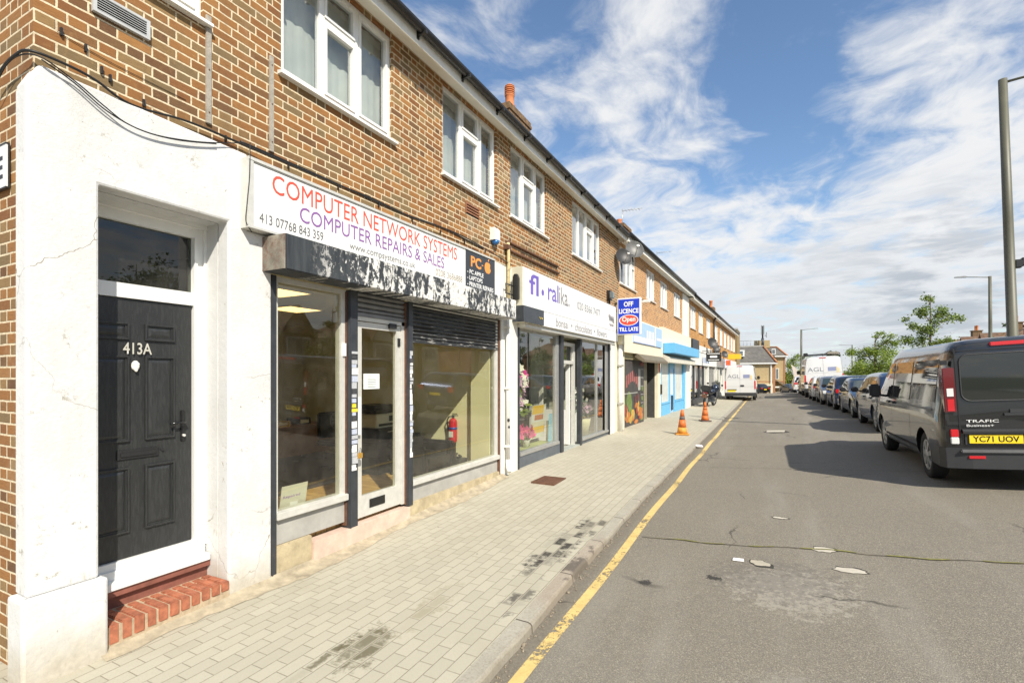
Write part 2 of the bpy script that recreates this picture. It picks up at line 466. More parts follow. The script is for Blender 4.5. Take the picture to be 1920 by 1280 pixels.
def line_paint():
    t = NT('worn_yellow_road_paint'); co = t.world()
    n = t.noise(co, 26, 9, .75); r = t.noise(t.scale(co, (.6, 1.1, 1)), 1.0, 3)
    x, y, z = t.sep(co)
    bare = t.step(t.math('ADD', n, t.math('MULTIPLY', t.math('SUBTRACT', r, .5), .75)), .575, .62)
    gap = t.math('MULTIPLY', t.math('MULTIPLY', t.step(y, 3.05, 3.15), t.math('SUBTRACT', 1.0, t.step(y, 3.25, 3.38))), t.step(n, .47, .52))
    bare = t.math('MAXIMUM', bare, gap)
    c = t.mix(t.step(t.noise(co, 7, 6, .65), .4, .7), (.68, .50, .19), (.56, .41, .15))
    c = t.mix(t.math('MULTIPLY', t.step(t.noise(co, 60, 5), .5, .7), .5), c, (.50, .36, .12))
    t.color(c); t.p(Roughness=.7, Alpha=t.math('SUBTRACT', 1.0, bare))
    return t.m
m_yline = line_paint()

def kerb_mat():
    t = NT('kerb_stone'); co = t.world(); x, y, z = t.sep(co)
    f = t.math('FRACT', t.math('DIVIDE', t.math('ADD', y, 20.38), .915))
    jt = t.math('SUBTRACT', 1.0, t.step(t.math('MINIMUM', f, t.math('SUBTRACT', 1.0, f)), .004, .011))
    c = t.ramp(t.noise(co, 5, 6, .65), [(.3, (.32, .295, .235)), (.7, (.40, .375, .305))])
    c = t.mix(t.math('MULTIPLY', t.step(t.noise(co, 60, 4), .45, .7), .4), c, (.20, .17, .125))
    pk = t.math('SUBTRACT', 1.0, t.step(t.math('ADD', t.math('ABSOLUTE', t.math('SUBTRACT', y, 4.5)), t.math('MULTIPLY', t.noise(co, 5), .6)), .8, 1.35))
    c = t.mix(t.math('MULTIPLY', pk, .35), c, (.32, .23, .165))
    st = t.math('SUBTRACT', 1.0, t.step(t.math('ADD', t.math('ABSOLUTE', t.math('SUBTRACT', y, 4.6)), t.math('MULTIPLY', t.noise(co, 8, 5), 1.9)), 1.0, 1.25))
    c = t.mix(t.math('MULTIPLY', st, .8), c, (.075, .062, .05))
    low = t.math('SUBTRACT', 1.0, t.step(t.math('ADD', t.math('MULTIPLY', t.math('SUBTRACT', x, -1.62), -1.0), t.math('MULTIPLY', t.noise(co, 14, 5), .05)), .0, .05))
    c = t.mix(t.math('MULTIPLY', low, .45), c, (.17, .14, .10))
    c = t.mix(jt, c, (.08, .065, .045))
    t.color(c); t.p(Roughness=.85); t.bump(t.math('SUBTRACT', t.noise(co, 25, 7, .7), t.math('MULTIPLY', jt, .6)), .6, .012)
    return t.m
m_kerb = kerb_mat()

def door_black():
    t = NT('black_woodgrain_door'); co = t.world()
    g = t.noise(t.scale(co, (1, 26, 2.4)), 1.0, 6, .6, 1.4)
    w = t.node('ShaderNodeTexWave'); t.l.new(t.scale(co, (1, 6, .9)), w.inputs['Vector']); w.inputs['Scale'].default_value = 9; w.inputs['Distortion'].default_value = 9; w.inputs['Detail'].default_value = 3
    k = t.math('ADD', t.math('MULTIPLY', g, .5), t.math('MULTIPLY', w.outputs[1], .5))
    t.color(t.ramp(k, [(.3, (.023, .0245, .025)), (.7, (.032, .0335, .034))])); t.p(Roughness=.38)
    t.bump(k, .35, .003)
    return t.m
m_door = door_black()

def wood_floor():
    t = NT('oak_plank_floor'); co = t.world(); x, y, z = t.sep(co)
    px = t.math('DIVIDE', t.math('ADD', y, 20.0), .14); r = t.math('FLOOR', px); f = t.math('FRACT', px)
    py = t.math('ADD', t.math('DIVIDE', x, 1.1), t.math('MULTIPLY', r, .37)); c_ = t.math('FLOOR', py)
    wn = t.node('ShaderNodeTexWhiteNoise', noise_dimensions='2D'); t.l.new(t.comb(c_, r), wn.inputs['Vector'])
    c = t.ramp(wn.outputs[0], [(0, (.52, .31, .10)), (.5, (.62, .39, .14)), (1, (.70, .46, .19))])
    c = t.mix(t.step(t.noise(t.scale(co, (3, 40, 1)), 1, 5), .4, .7), c, (.34, .19, .07))
    c = t.mix(t.math('SUBTRACT', 1.0, t.step(t.math('MINIMUM', f, t.math('SUBTRACT', 1.0, f)), .01, .03)), c, (.10, .05, .02))
    t.color(c); t.p(Roughness=.35)
    return t.m
m_wood = wood_floor()

def tiles(name, a, b, w=.3, h=.32):
    t = NT(name); co = t.coord('Object'); x, y, z = t.sep(co)
    pz = t.math('DIVIDE', t.math('ADD', z, 20.0), h * .6); r = t.math('FLOOR', pz); fz = t.math('FRACT', pz)
    pu = t.math('ADD', t.math('DIVIDE', t.math('ADD', t.math('ADD', x, y), 90.0), w), t.math('MULTIPLY', t.math('MODULO', r, 2.0), .5))
    fu = t.math('FRACT', pu)
    wn = t.node('ShaderNodeTexWhiteNoise', noise_dimensions='2D'); t.l.new(t.comb(t.math('FLOOR', pu), r), wn.inputs['Vector'])
    c = t.mix(wn.outputs[0], a, b)
    e = t.math('MAXIMUM', t.math('SUBTRACT', 1.0, t.step(fz, 0, .12)), t.math('SUBTRACT', 1.0, t.step(fu, 0, .07)))
    c = t.mix(t.math('MULTIPLY', e, .6), c, (.03, .025, .02))
    c = t.mix(t.math('MULTIPLY', t.step(t.noise(co, 1.2, 6, .6), .45, .75), .35), c, (.16, .15, .10))
    t.color(c); t.p(Roughness=.8); t.bump(fz, .5, .02)
    return t.m
m_tile = tiles('brown_roof_tiles', (.10, .055, .035), (.17, .09, .05))
m_slate = tiles('grey_roof_slates', (.10, .095, .088), (.15, .14, .128))

def leaf_mat(name, a, b, c):
    t = NT(name)
    r = t.node('ShaderNodeNewGeometry').outputs['Random Per Island']
    col = t.ramp(r, [(.1, a), (.55, b), (.95, c)])
    n = t.n; n.remove(t.b); out = n['Material Output']
    d = t.node('ShaderNodeBsdfDiffuse'); tr = t.node('ShaderNodeBsdfTranslucent'); gl = t.node('ShaderNodeBsdfGlossy'); gl.inputs['Roughness'].default_value = .45
    t.l.new(col, d.inputs[0]); t.l.new(t.mix(.5, col, (.30, .38, .04)), tr.inputs[0])
    m1 = t.node('ShaderNodeMixShader'); m1.inputs[0].default_value = .38; t.l.new(d.outputs[0], m1.inputs[1]); t.l.new(tr.outputs[0], m1.inputs[2])
    m2 = t.node('ShaderNodeMixShader'); m2.inputs[0].default_value = .05; t.l.new(m1.outputs[0], m2.inputs[1]); t.l.new(gl.outputs[0], m2.inputs[2])
    t.l.new(m2.outputs[0], out.inputs[0])
    return t.m
m_leaf = leaf_mat('leaf_green', (.10, .16, .03), (.19, .27, .05), (.30, .38, .09))
m_leaf2 = leaf_mat('leaf_bright', (.12, .19, .02), (.24, .34, .035), (.36, .44, .07))
m_leaf3 = leaf_mat('leaf_deep', (.025, .06, .012), (.05, .10, .02), (.09, .15, .03))

# ---------------------------------------------------------------- plain surfaces
m_upvc = M('white_upvc', (.74, .74, .71), .35, var=.03)
m_alu = M('pale_aluminium', (.62, .61, .56), .45, metal=.25, var=.08, vs=12)
m_alu2 = M('grey_aluminium', (.42, .42, .40), .4, metal=.5, var=.1)
m_white = M('white_sign_face', (.74, .74, .715), .35, var=.02)
m_paint = M('white_paint', (.70, .69, .64), .55, var=.05, dirt=.3, vs=3, dirtcol=(.45, .40, .30))
m_soffit = M('white_soffit_board', (.80, .78, .70), .5, var=.04)
m_gut = M('black_gutter', (.018, .018, .018), .35, var=.2)
m_black = M('black_plastic', (.02, .02, .021), .4, var=.15)
m_blackgl = M('glossy_black', (.012, .012, .013), .1, var=0)
m_dkgrey = M('dark_grey_steel', (.045, .05, .058), .45, metal=.2, var=.2, dirt=.3, vs=8, dirtcol=(.14, .10, .07))
m_rust_and_shade = M('rusty_steel_and_shaded_plate', (.12, .055, .03), .7, var=.35, vs=14, bump=.3)
m_rustgreen = M('rusty_green_endcap', (.22, .20, .16), .75, var=.5, vs=7, dirt=1, dirtcol=(.13, .05, .03))
m_conc = M('sandy_concrete', (.42, .35, .22), .9, var=.25, vs=7, bump=.5, bs=40, dirt=.5, dirtcol=(.23, .18, .10))
m_conc2 = M('grey_stall_riser', (.36, .35, .32), .75, var=.18, vs=4, bump=.2)
m_pink = M('faded_pink_tiles', (.60, .45, .36), .7, var=.14, vs=8)
m_fillet = M('mortar_fillet', (.37, .315, .22), .95, var=.3, vs=9, bump=.7, bs=30)
m_steprick = M('red_step_brick', (.36, .125, .065), .8, var=.35, vs=16, bump=.4, dirt=.3, dirtcol=(.08, .03, .025))
m_stepmort = M('step_mortar', (.42, .33, .22), .95, var=.25, vs=20, bump=.4)
m_redtile = M('dark_red_threshold', (.22, .085, .06), .55, var=.3)
m_cream = M('cream_interior_paint', (.74, .70, .47), .85, var=.05, vs=2)
m_ceil = M('ceiling_board', (.68, .65, .50), .9, var=.05)
m_carpet = M('dark_carpet', (.05, .035, .03), .95, var=.25, vs=20)
m_lampY = M('warm_ceiling_light', (1.0, .66, .26), .5, var=0, emit=2.2)
m_lit = M('lit_wall', (.62, .58, .44), .85, var=.04)
m_curt = M('net_curtain', (.66, .67, .64), .9, var=.12, vs=1.2)
m_curtw = M('white_curtain', (.62, .62, .58), .9, var=.12, vs=2)
m_dark = M('dark_interior', (.05, .05, .045), .9, var=.2)
m_wood = m_wood
m_oldwood = M('weathered_batten', (.33, .30, .25), .85, var=.25, vs=14, bump=.4)
m_ventf = M('grey_vent_frame', (.45, .46, .46), .5, var=.12)
m_terr = M('terracotta', (.50, .17, .06), .75, var=.2, vs=9)
m_terr2 = M('terracotta_vent', (.24, .10, .05), .8, var=.3)
m_steel = M('lamp_post_paint', (.105, .102, .070), .5, var=.12, vs=2)
m_steelg = M('galvanised_steel', (.32, .33, .32), .45, metal=.5, var=.12)
m_red = M('sign_red', (.62, .07, .045), .4, var=.03)
m_txred = M('sign_text_red', (.62, .085, .05), .4, var=0)
m_txpur = M('sign_text_purple', (.25, .11, .33), .4, var=0)
m_txgrey = M('sign_text_grey', (.12, .12, .12), .4, var=0)
m_txlg = M('sign_text_pale_grey', (.17, .17, .165), .4, var=0)
m_txtan = M('sign_text_tan', (.30, .26, .19), .4, var=0)
m_orange = M('sign_orange', (.82, .30, .06), .4, var=0)
m_txw = M('sign_text_white', (.80, .80, .78), .4, var=0)
m_fpur = M('florist_purple', (.14, .09, .42), .4, var=0)
m_fgrey = M('florist_grey', (.16, .155, .17), .4, var=0)
m_blue = M('sign_blue', (.012, .045, .50), .35, var=.03)
m_sky_blue = M('light_blue_paint', (.13, .42, .68), .45, var=.06)
m_pblue = M('pale_blue_sign', (.36, .52, .82), .4, var=.06)
m_pillar = M('cream_fascia', (.72, .66, .50), .7, var=.08, dirt=.3, dirtcol=(.5, .44, .3))
m_yplate = M('yellow_plate', (.85, .62, .02), .35, var=0)
m_wplate = M('white_plate', (.8, .8, .78), .35, var=0)
m_ytext = M('plate_black', (.01, .01, .01), .4, var=0)
m_lampred = M('red_lens', (.55, .012, .02), .12, var=0, coat=.6)
m_lampdk = M('dark_red_lens', (.13, .008, .012), .1, var=0, coat=.6)
m_lampcl = M('clear_lens', (.70, .70, .68), .08, var=0, coat=.6)
m_tyre = M('tyre_rubber', (.018, .018, .018), .85, var=.2)
m_rim = M('silver_wheel_trim', (.42, .42, .41), .35, metal=.5, var=.06)
m_carglass = M('tinted_car_glass', (.008, .011, .011), .03, var=0, spec=.9, coat=.4)
m_carglass2 = M('car_glass', (.03, .045, .043), .03, var=0, spec=.9, coat=.4)
def paint(name, c, metal=.0): return M(name, c, .28, metal=metal, var=0, coat=1.0)
p_van = paint('dark_grey_car_paint', (.016, .0163, .0165), .45)
p_blue = paint('blue_car_paint', (.022, .042, .095), .4)
p_dkblue = paint('midnight_blue_car_paint', (.012, .022, .06), .4)
p_bmw = paint('slate_blue_car_paint', (.014, .023, .045), .4)
p_silver = paint('silver_car_paint', (.28, .28, .275), .7)
p_white = paint('white_car_paint', (.62, .62, .61))
p_beige = paint('beige_car_paint', (.36, .31, .25), .4)
p_blk = paint('black_car_paint', (.014, .014, .015), .2)
m_bump = M('grey_bumper_plastic', (.03, .031, .033), .5, var=.1)
g_shop = glass_mat('shop_window_glass', (.86, .88, .78), 3.0, dust=.05)
g_up = glass_mat('upper_window_glass', (.74, .78, .76), 3.6, dust=.08)
g_fan = glass_mat('fanlight_glass', (.30, .34, .28), 1.8, dust=.06)
# ---------------------------------------------------------------- ground
def sm(a, b, x):
    t = min(1, max(0, (x - a) / (b - a))); return t * t * (3 - 2 * t)
def drop(y): return -1.3 * sm(46, 92, y)
def gz(x, y):
    return -.2 * (1 - sm(1.0, 8.0, y)) + .06 * (min(max(x, -2), 4.9) + 1.35) + drop(y)
def kerb_top(y): return gz(-1.6, y) + .075 - .025 * sm(5.25, 5.4, y)
def face_z(y):
    if y < 3: return -.15 + .05 * sm(0, 3, y)
    return -.10 + .185 * sm(3, 9, y) + drop(y)
def pav(x, y):
    t = (x + 1.75) / (-4.0 + 1.75); t = min(1.6, max(0, t))
    return kerb_top(y) * (1 - min(t, 1)) + face_z(y) * min(t, 1)

def sheet(xs, ys, f):
    mb = MB()
    g = [[mb.v((x, y, f(x, y))) for y in ys] for x in xs]
    for i in range(len(xs) - 1):
        for j in range(len(ys) - 1):
            mb.bm.faces.new([g[i][j], g[i + 1][j], g[i + 1][j + 1], g[i][j + 1]]).smooth = True
    return mb
def fr(a, b, n): return [a + (b - a) * i / n for i in range(n + 1)]
YS = fr(-40, -2, 10)[:-1] + fr(-2, 12, 70)[:-1] + fr(12, 46, 34)[:-1] + fr(46, 100, 40)[:-1] + fr(100, 420, 10)
struct('road', sheet([-1.9, -1.6, -1.2, -.6, 0, .6, 1.2, 2, 3, 4, 4.9, 5.3], YS, gz), m_asph, smooth=60)
struct('pavement', sheet(fr(-4.6, -1.725, 8), [y for y in YS if y < 58] + [58], pav), m_pave, smooth=60)
# kerb with a rounded, slightly chipped edge
mb = MB(); ys = [y for y in YS if y < 58] + [58]
rows = []
for y in ys:
    j = rnd.uniform(-.006, .006) if y < 14 else 0
    k = kerb_top(y); g = gz(-1.6, y) - .05
    rows.append([mb.v(p) for p in ((-1.735, y, k - .05), (-1.73, y, k + .004), (-1.625, y, k + .002), (-1.610 + j, y, k - .006), (-1.602 + j * 1.5, y, k - .020), (-1.594 + j, y, g))])
for A, B in zip(rows, rows[1:]):
    for k in range(5):
        mb.bm.faces.new([A[k], A[k + 1], B[k + 1], B[k]])
struct('kerb', mb, m_kerb)
# yellow line, laid as a thin sheet
lx = lambda y: -1.43 + .075 * sm(2, 7, y) + .012 * math.sin(y * 1.7) * (1 if y < 20 else 0)
mb = MB(); rows = []
for y in [v for v in YS if 0 < v < 47]:
    w = .047
    rows.append([mb.v((lx(y) - w, y, gz(lx(y) - w, y) + .005)), mb.v((lx(y) + w, y, gz(lx(y) + w, y) + .005))])
for A, B in zip(rows, rows[1:]): mb.bm.faces.new([A[0], A[1], B[1], B[0]])
struct('yellow_line', mb, m_yline)

# crack across the carriageway with moss in it
m_moss = M('moss', (.20, .19, .05), .95, var=.4, vs=18)
m_crack = M('crack_grit', (.12, .105, .075), .95, var=.5, vs=9)
m_patch = M('pale_patch', (.40, .36, .28), .9, var=.12, vs=9, bump=.4)
m_bare = M('bare_concrete', (.48, .44, .36), .9, var=.1, vs=12, bump=.3)
def strip(pts, widths, mat, name, dz=.005):
    mb = MB(); rows = []
    for (x, y), w in zip(pts, widths):
        rows.append([mb.v((x, y - w, gz(x, y - w) + dz)), mb.v((x, y + w, gz(x, y + w) + dz))])
    for A, B in zip(rows, rows[1:]): mb.bm.faces.new([A[0], B[0], B[1], A[1]])
    return struct(name, mb, mat)
cr = []
for i in range(70):
    t = i / 69; x = -1.28 + t * 5.4
    cr.append((x, 5.66 + .055 * (x + 1.3) + .03 * math.sin(x * 4.1) + .012 * math.sin(x * 13)))
strip(cr, [rnd.uniform(.006, .016) for _ in cr], m_crack, 'road_crack')
for a, b in ((2, 12), (14, 18), (20, 27), (29, 36), (38, 46), (47, 61)):
    strip(cr[a:b], [rnd.uniform(.002, .014) for _ in range(b - a)], m_moss, 'moss', .010).update_tag()
for o in COL.objects:
    if o.name.startswith('moss'): o['kind'] = 'stuff'
cr2 = [(-1.0 + i * .12, 10.2 + .02 * i * .12 + .015 * math.sin(i)) for i in range(36)]
strip(cr2, [rnd.uniform(.004, .008) for _ in cr2], m_crack, 'road_crack')
cr3 = [(-1.2 + i * .15, 13.4 + .015 * math.sin(i)) for i in range(30)]
strip(cr3, [.008 for _ in cr3], m_crack, 'road_crack')
def patch(cx, cy, rx, ry, mat, name='worn_patch', dz=.006, seed=0, rot=0, rag=.35):
    r_ = random.Random(seed); n = 18; pts = []
    for k in range(n):
        t = 2 * math.pi * k / n; q = 1 + r_.uniform(-rag, rag * .6)
        u, v = rx * q * math.cos(t), ry * q * math.sin(t)
        x = cx + u * math.cos(rot) - v * math.sin(rot); y = cy + u * math.sin(rot) + v * math.cos(rot)
        pts.append((x, y, gz(x, y) + dz))
    mb = MB(); mb.face(pts); return struct(name, mb, mat)
m_hole = M('dark_pothole_edge', (.04, .037, .03), .95, var=.3)
patch(.49, 5.80, .11, .085, m_hole, seed=1, dz=.004); patch(.485, 5.785, .10, .075, m_bare, seed=1, rag=.2)
patch(.655, 5.32, .135, .075, m_hole, seed=3, dz=.004, rot=-.1); patch(.645, 5.305, .125, .06, m_bare, seed=3, rot=-.1, rag=.2)
patch(-.06, 5.25, .085, .12, m_hole, seed=4, dz=.004, rot=.5); patch(-.07, 5.26, .075, .09, m_patch, seed=4, rot=.5)
patch(.125, 6.80, .10, .055, m_hole, seed=6, dz=.004, rot=-.3); patch(.12, 6.79, .085, .04, m_bare, seed=6, rot=-.3)
# worn manhole cover frame further up the lane
patch(.20, 16.75, .36, .36, m_hole, seed=7, dz=.004, rag=.12)
mb = MB(); pts = [(-.06, 16.62), (.42, 16.64), (.44, 17.15), (-.04, 17.12)]
mb.face([(x, y, gz(x, y) + .009) for x, y in pts]); struct('worn_patch', mb, m_bare)

# a fillet of mortar and grit where the paving meets the shop front
mb = MB(); rows = []
for y in fr(1.7, 7.5, 60):
    w = .16 + .05 * math.sin(y * 2.3) + rnd.uniform(-.02, .02)
    rows.append([mb.v((-4.06, y, pav(-4.06, y) + .05)), mb.v((-4.0, y, pav(-4.0, y) + .018)), mb.v((-4.05 + w, y, pav(-4.05 + w, y) + .004))])
for A, B in zip(rows, rows[1:]):
    for k in (0, 1): mb.bm.faces.new([A[k], A[k + 1], B[k + 1], B[k]]).smooth = True
struct('mortar_fillet', mb, m_fillet)

# verge, main road and far footway beyond the parked cars; then open ground to the horizon
struct('verge_pavement', sheet([5.3, 5.32, 7.4, 7.42], YS, lambda x, y: gz(5, y) + (.12 if 5.31 < x < 7.41 else -.1)), m_conc2, smooth=30)
struct('main_road', sheet([7.4, 10, 14, 17], YS, lambda x, y: .40 + drop(y)), m_asph)
struct('far_pavement', sheet([17, 17.02, 27], YS, lambda x, y: .52 + drop(y)), m_conc2)
m_ground = M('open_ground', (.10, .11, .05), .95, var=.3, vs=.05)
mb = MB(); mb.face([(-900, -900, -1.9), (900, -900, -1.9), (900, 900, -1.9), (-900, 900, -1.9)]); struct('ground', mb, m_ground)
struct('yard_ground', sheet([-30, -4.55], [-40, 1, 15, 40, 46, 60, 75, 90, 130], lambda x, y: face_z(max(y, 0)) - .02), m_conc2)
# side street pale kerb line where the service road meets the junction
mb = MB(); mb.face([(-1.4, 53.0, gz(-1.4, 53) + .02), (3.6, 53.0, gz(3.6, 53) + .02), (3.6, 55.0, gz(3.6, 55) + .02), (-1.4, 55.0, gz(-1.4, 55) + .02)])
struct('junction_footway', mb, m_bare)

# drain cover let into the paving
def drain_cover():
    x0, x1, y0, y1 = -3.42, -3.02, 7.28, 7.82
    z = max(pav(x0, y0), pav(x1, y1), pav(x0, y1)) + .004
    t = thing('drain_cover', 'rusty brown drain cover set in the pavement near the florist', 'drain cover', (-3.22, 7.55, z - .03))
    mb = MB()
    mb.box(x0, x0 + .03, y0, y1, z - .03, z + .006); mb.box(x1 - .03, x1, y0, y1, z - .03, z + .006)
    mb.box(x0 + .03, x1 - .03, y0, y0 + .03, z - .03, z + .006); mb.box(x0 + .03, x1 - .03, y1 - .03, y1, z - .03, z + .006)
    mb.build('frame', m_rust_and_shade, t)
    mb = MB(); mb.box(x0 + .03, x1 - .03, y0 + .03, y1 - .03, z - .03, z)
    for i in range(7):
        for j in range(9):
            mb.box(x0 + .05 + i * .045, x0 + .075 + i * .045, y0 + .05 + j * .05, y0 + .08 + j * .05, z, z + .003)
    mb.build('plate', m_rust_and_shade, t)
drain_cover()
# litter
mb = MB(); z = gz(-.26, 5.3)
mb.prism([(-.31, 5.25), (-.21, 5.26), (-.215, 5.33), (-.305, 5.32)], 2, z + .004, z + .009)
tag(mb.build('paper_scrap', M('white_paper', (.8, .78, .76), .8, var=.03)), 'small white scrap of paper lying on the asphalt', 'litter')
mb = MB(); z = pav(-1.9, 13.5)
g = gz(-1.52, 13.0)
mb.ball((-1.53, 13.0, g + .045), (.10, .07, .045), jit=.012)
tag(mb.build('crumpled_packet', M('white_paper', (.8, .8, .8))), 'crumpled white packet lying in the gutter by the yellow line', 'litter')

# grit and small stones swept into the gutter
mb = MB()
for _ in range(420):
    y = rnd.uniform(2.2, 12) ; x = -1.585 + abs(rnd.gauss(0, .035)); r = rnd.uniform(.003, .010) if rnd.random() < .9 else rnd.uniform(.010, .018)
    g = bmesh.ops.create_icosphere(mb.bm, subdivisions=1, radius=r, matrix=Matrix.Translation((x, y, gz(x, y) + r * .5)) @ Matrix.Diagonal((1, rnd.uniform(.7, 1.6), .7, 1)))
tag(mb.build('gravel', M('gutter_grit', (.24, .20, .145), .9, var=.5, vs=30)), kind='stuff')
# ---------------------------------------------------------------- brick block with two shops
XF = -4.10
def cells(u0, u1, v0, v1, holes):
    us = sorted(set([u0, u1] + [a for h in holes for a in h[:2] if u0 < a < u1])); vs = sorted(set([v0, v1] + [a for h in holes for a in h[2:] if v0 < a < v1]))
    for a, b in zip(us, us[1:]):
        for c, d in zip(vs, vs[1:]):
            if not any(h[0] <= a + 1e-6 and h[1] >= b - 1e-6 and h[2] <= c + 1e-6 and h[3] >= d - 1e-6 for h in holes): yield a, b, c, d
def wall_x(mb, xf, y0, y1, z0, z1, holes=(), depth=.2):
    """wall facing +X with openings (y0, y1, z0, z1) and their reveals"""
    for a, b, c, d in cells(y0, y1, z0, z1, holes):
        mb.face([(xf, a, c), (xf, b, c), (xf, b, d), (xf, a, d)])
    for a, b, c, d in holes:
        for p, q in (((a, c), (b, c)), ((b, c), (b, d)), ((b, d), (a, d)), ((a, d), (a, c))):
            mb.face([(xf, *p), (xf, *q), (xf - depth, *q), (xf - depth, *p)])

def casement(parent, y0, y1, z0, z1, xf, lights, vent=None, inset=.035, curtain=m_curt, glass=g_up, blind=0, drape=0):
    """white window: lights = fractions of the mullions, vent = index of the light with a top vent"""
    x = xf - inset; d = .07; e = .002
    mb = MB(); F = .055
    mb.box(x - d, x, y0 + e, y0 + F, z0 + e, z1 - e); mb.box(x - d, x, y1 - F, y1 - e, z0 + e, z1 - e)
    mb.box(x - d, x, y0 + F, y1 - F, z0 + e, z0 + F); mb.box(x - d, x, y0 + F, y1 - F, z1 - F, z1 - e)
    es = [0] + list(lights) + [1]
    W = y1 - y0
    for f in lights:
        c = y0 + W * f; mb.box(x - d + .002, x - .002, c - .032, c + .032, z0 + F, z1 - F)
    w = mb.build('window', m_upvc, parent)
    sb = MB(); gb = MB()
    for i, (a, b) in enumerate(zip(es, es[1:])):
        ya = y0 + W * a + (F if a == 0 else .032); yb = y0 + W * b - (F if b == 1 else .032)
        spans = [(z0 + F, z1 - F)]
        if vent is not None and i == vent:
            zc = z0 + (z1 - z0) * .66
            mb2 = sb; mb2.box(x - d + .003, x - .001, ya, yb, zc - .035, zc + .035)
            spans = [(z0 + F, zc - .035), (zc + .035, z1 - F)]
        for k, (za, zb) in enumerate(spans):
            s = .030
            open_ = (vent == i) or (i == len(es) - 2)
            if open_:
                for q in ((ya, ya + s, za, zb), (yb - s, yb, za, zb), (ya + s, yb - s, za, za + s), (ya + s, yb - s, zb - s, zb)):
                    sb.box(x - d + .01, x + .012, *q)
            else:
                s = .004
            gb.face([(x - .03, ya + s, za + s), (x - .03, yb - s, za + s), (x - .03, yb - s, zb - s), (x - .03, ya + s, zb - s)])
    sb.build('sash', m_upvc, w)
    gb.build('pane', glass, w)
    # net curtain hanging in folds behind the glass
    cb = MB(); n = int(W / .035); pr = None
    for k in range(n + 1):
        y = y0 + W * k / n; xx = x - .16 + .006 * math.sin(k * 1.9) + .006 * math.sin(k * .7)
        cur = (cb.v((xx, y, z0 - .02)), cb.v((xx, y, z1 - .02)))
        if pr: cb.bm.faces.new([pr[0], cur[0], cur[1], pr[1]]).smooth = True
        pr = cur
    cb.build('net_curtain', curtain, w)
    if blind:
        bb = MB(); bb.box(x - .10, x - .09, y0 + .03, y1 - .03, z1 - blind, z1 - .02); bb.build('blind', M('grey_blind', (.16, .17, .17), .8, var=.1), w)
    sl = MB(); sl.prism([(xf - .06, z0 - .005), (xf + .06, z0 - .03), (xf + .06, z0 - .055), (xf - .06, z0 - .055)], 1, y0 - .04, y1 + .05)
    sl.build('sill', m_upvc, w)
    return w

blk = thing('shop_building', 'two storey brown brick shop building with white eaves and the computer shop below', 'building', (XF, 1.38, -.15))
WINS = [(1.02, 2.44, 4.70, 5.93), (3.167, 4.725, 4.68, 5.93), (5.79, 7.335, 4.67, 5.93), (7.865, 9.47, 4.66, 5.93), (11.01, 13.20, 4.66, 5.93)]
WINS[0] = (1.50, 2.44, 4.70, 5.93)
Y0, Y1 = 1.385, 15.10
mb = MB()
wall_x(mb, XF, Y0, Y1, 3.70, 6.05, WINS, .18)
wall_x(mb, XF - .001, Y0, 2.9, -.4, 3.70, [(1.58, 2.76, -.39, 3.25)], .02)
mb.face([(XF, Y0, -.4), (XF, Y0, 6.05), (-12, Y0, 6.05), (-12, Y0, -.4)])       # side wall
mb.face([(-12, Y0, -.4), (-12, Y0, 6.05), (-12, Y1, 6.05), (-12, Y1, -.4)])     # rear wall
mb.face([(XF, Y1, 3.7), (XF, Y1, 6.05), (-12, Y1, 6.05), (-12, Y1, 3.7)])
mb.build('brick_wall', brick_a, blk)
# soldier course below the windows reads as a dark line of shadow; window things
lay = [dict(lights=(.5,)), dict(lights=(.33, .645), vent=1), dict(lights=(.33, .67), vent=1, blind=.16), dict(lights=(.33, .67), vent=1, blind=.14), dict(lights=(.24, .48, .74), vent=2)]
for (a, b, c, d), k in zip(WINS, lay): casement(blk, a, b, c, d, XF, **k)
# eaves
mb = MB()
mb.box(XF + .001, XF + .235, Y0 - .12, Y1 - .02, 5.985, 6.0)
mb.box(XF + .235, XF + .255, Y0 - .12, Y1 - .02, 5.87, 6.08)
mb.box(XF - .1, XF + .254, Y1 - .02, Y1 - .001, 5.87, 6.08)
mb.build('eaves_board', m_soffit, blk)
mb = MB(); pr = []
for k in range(9):
    t = math.pi + math.pi * k / 8; pr.append((XF + .325 + .062 * math.cos(t), 6.045 + .066 * math.sin(t)))
pr += [(XF + .325 + .055 * math.cos(math.pi * 2 - math.pi * k / 8), 6.045 + .058 * math.sin(math.pi * 2 - math.pi * k / 8)) for k in range(9)]
mb.prism(pr, 1, Y0 - .15, Y1 + .0)
g = mb.build('gutter', m_gut, blk)
for y in [1.9, 2.9, 3.9, 4.9, 5.9, 6.9, 7.9, 8.9, 9.9, 10.9, 11.9, 12.9, 13.9]:
    mb = MB(); mb.box(XF + .255, XF + .395, y - .02, y + .02, 5.965, 6.0); mb.box(XF + .255, XF + .27, y - .02, y + .02, 5.93, 6.06)
    mb.build('bracket', m_gut, g)
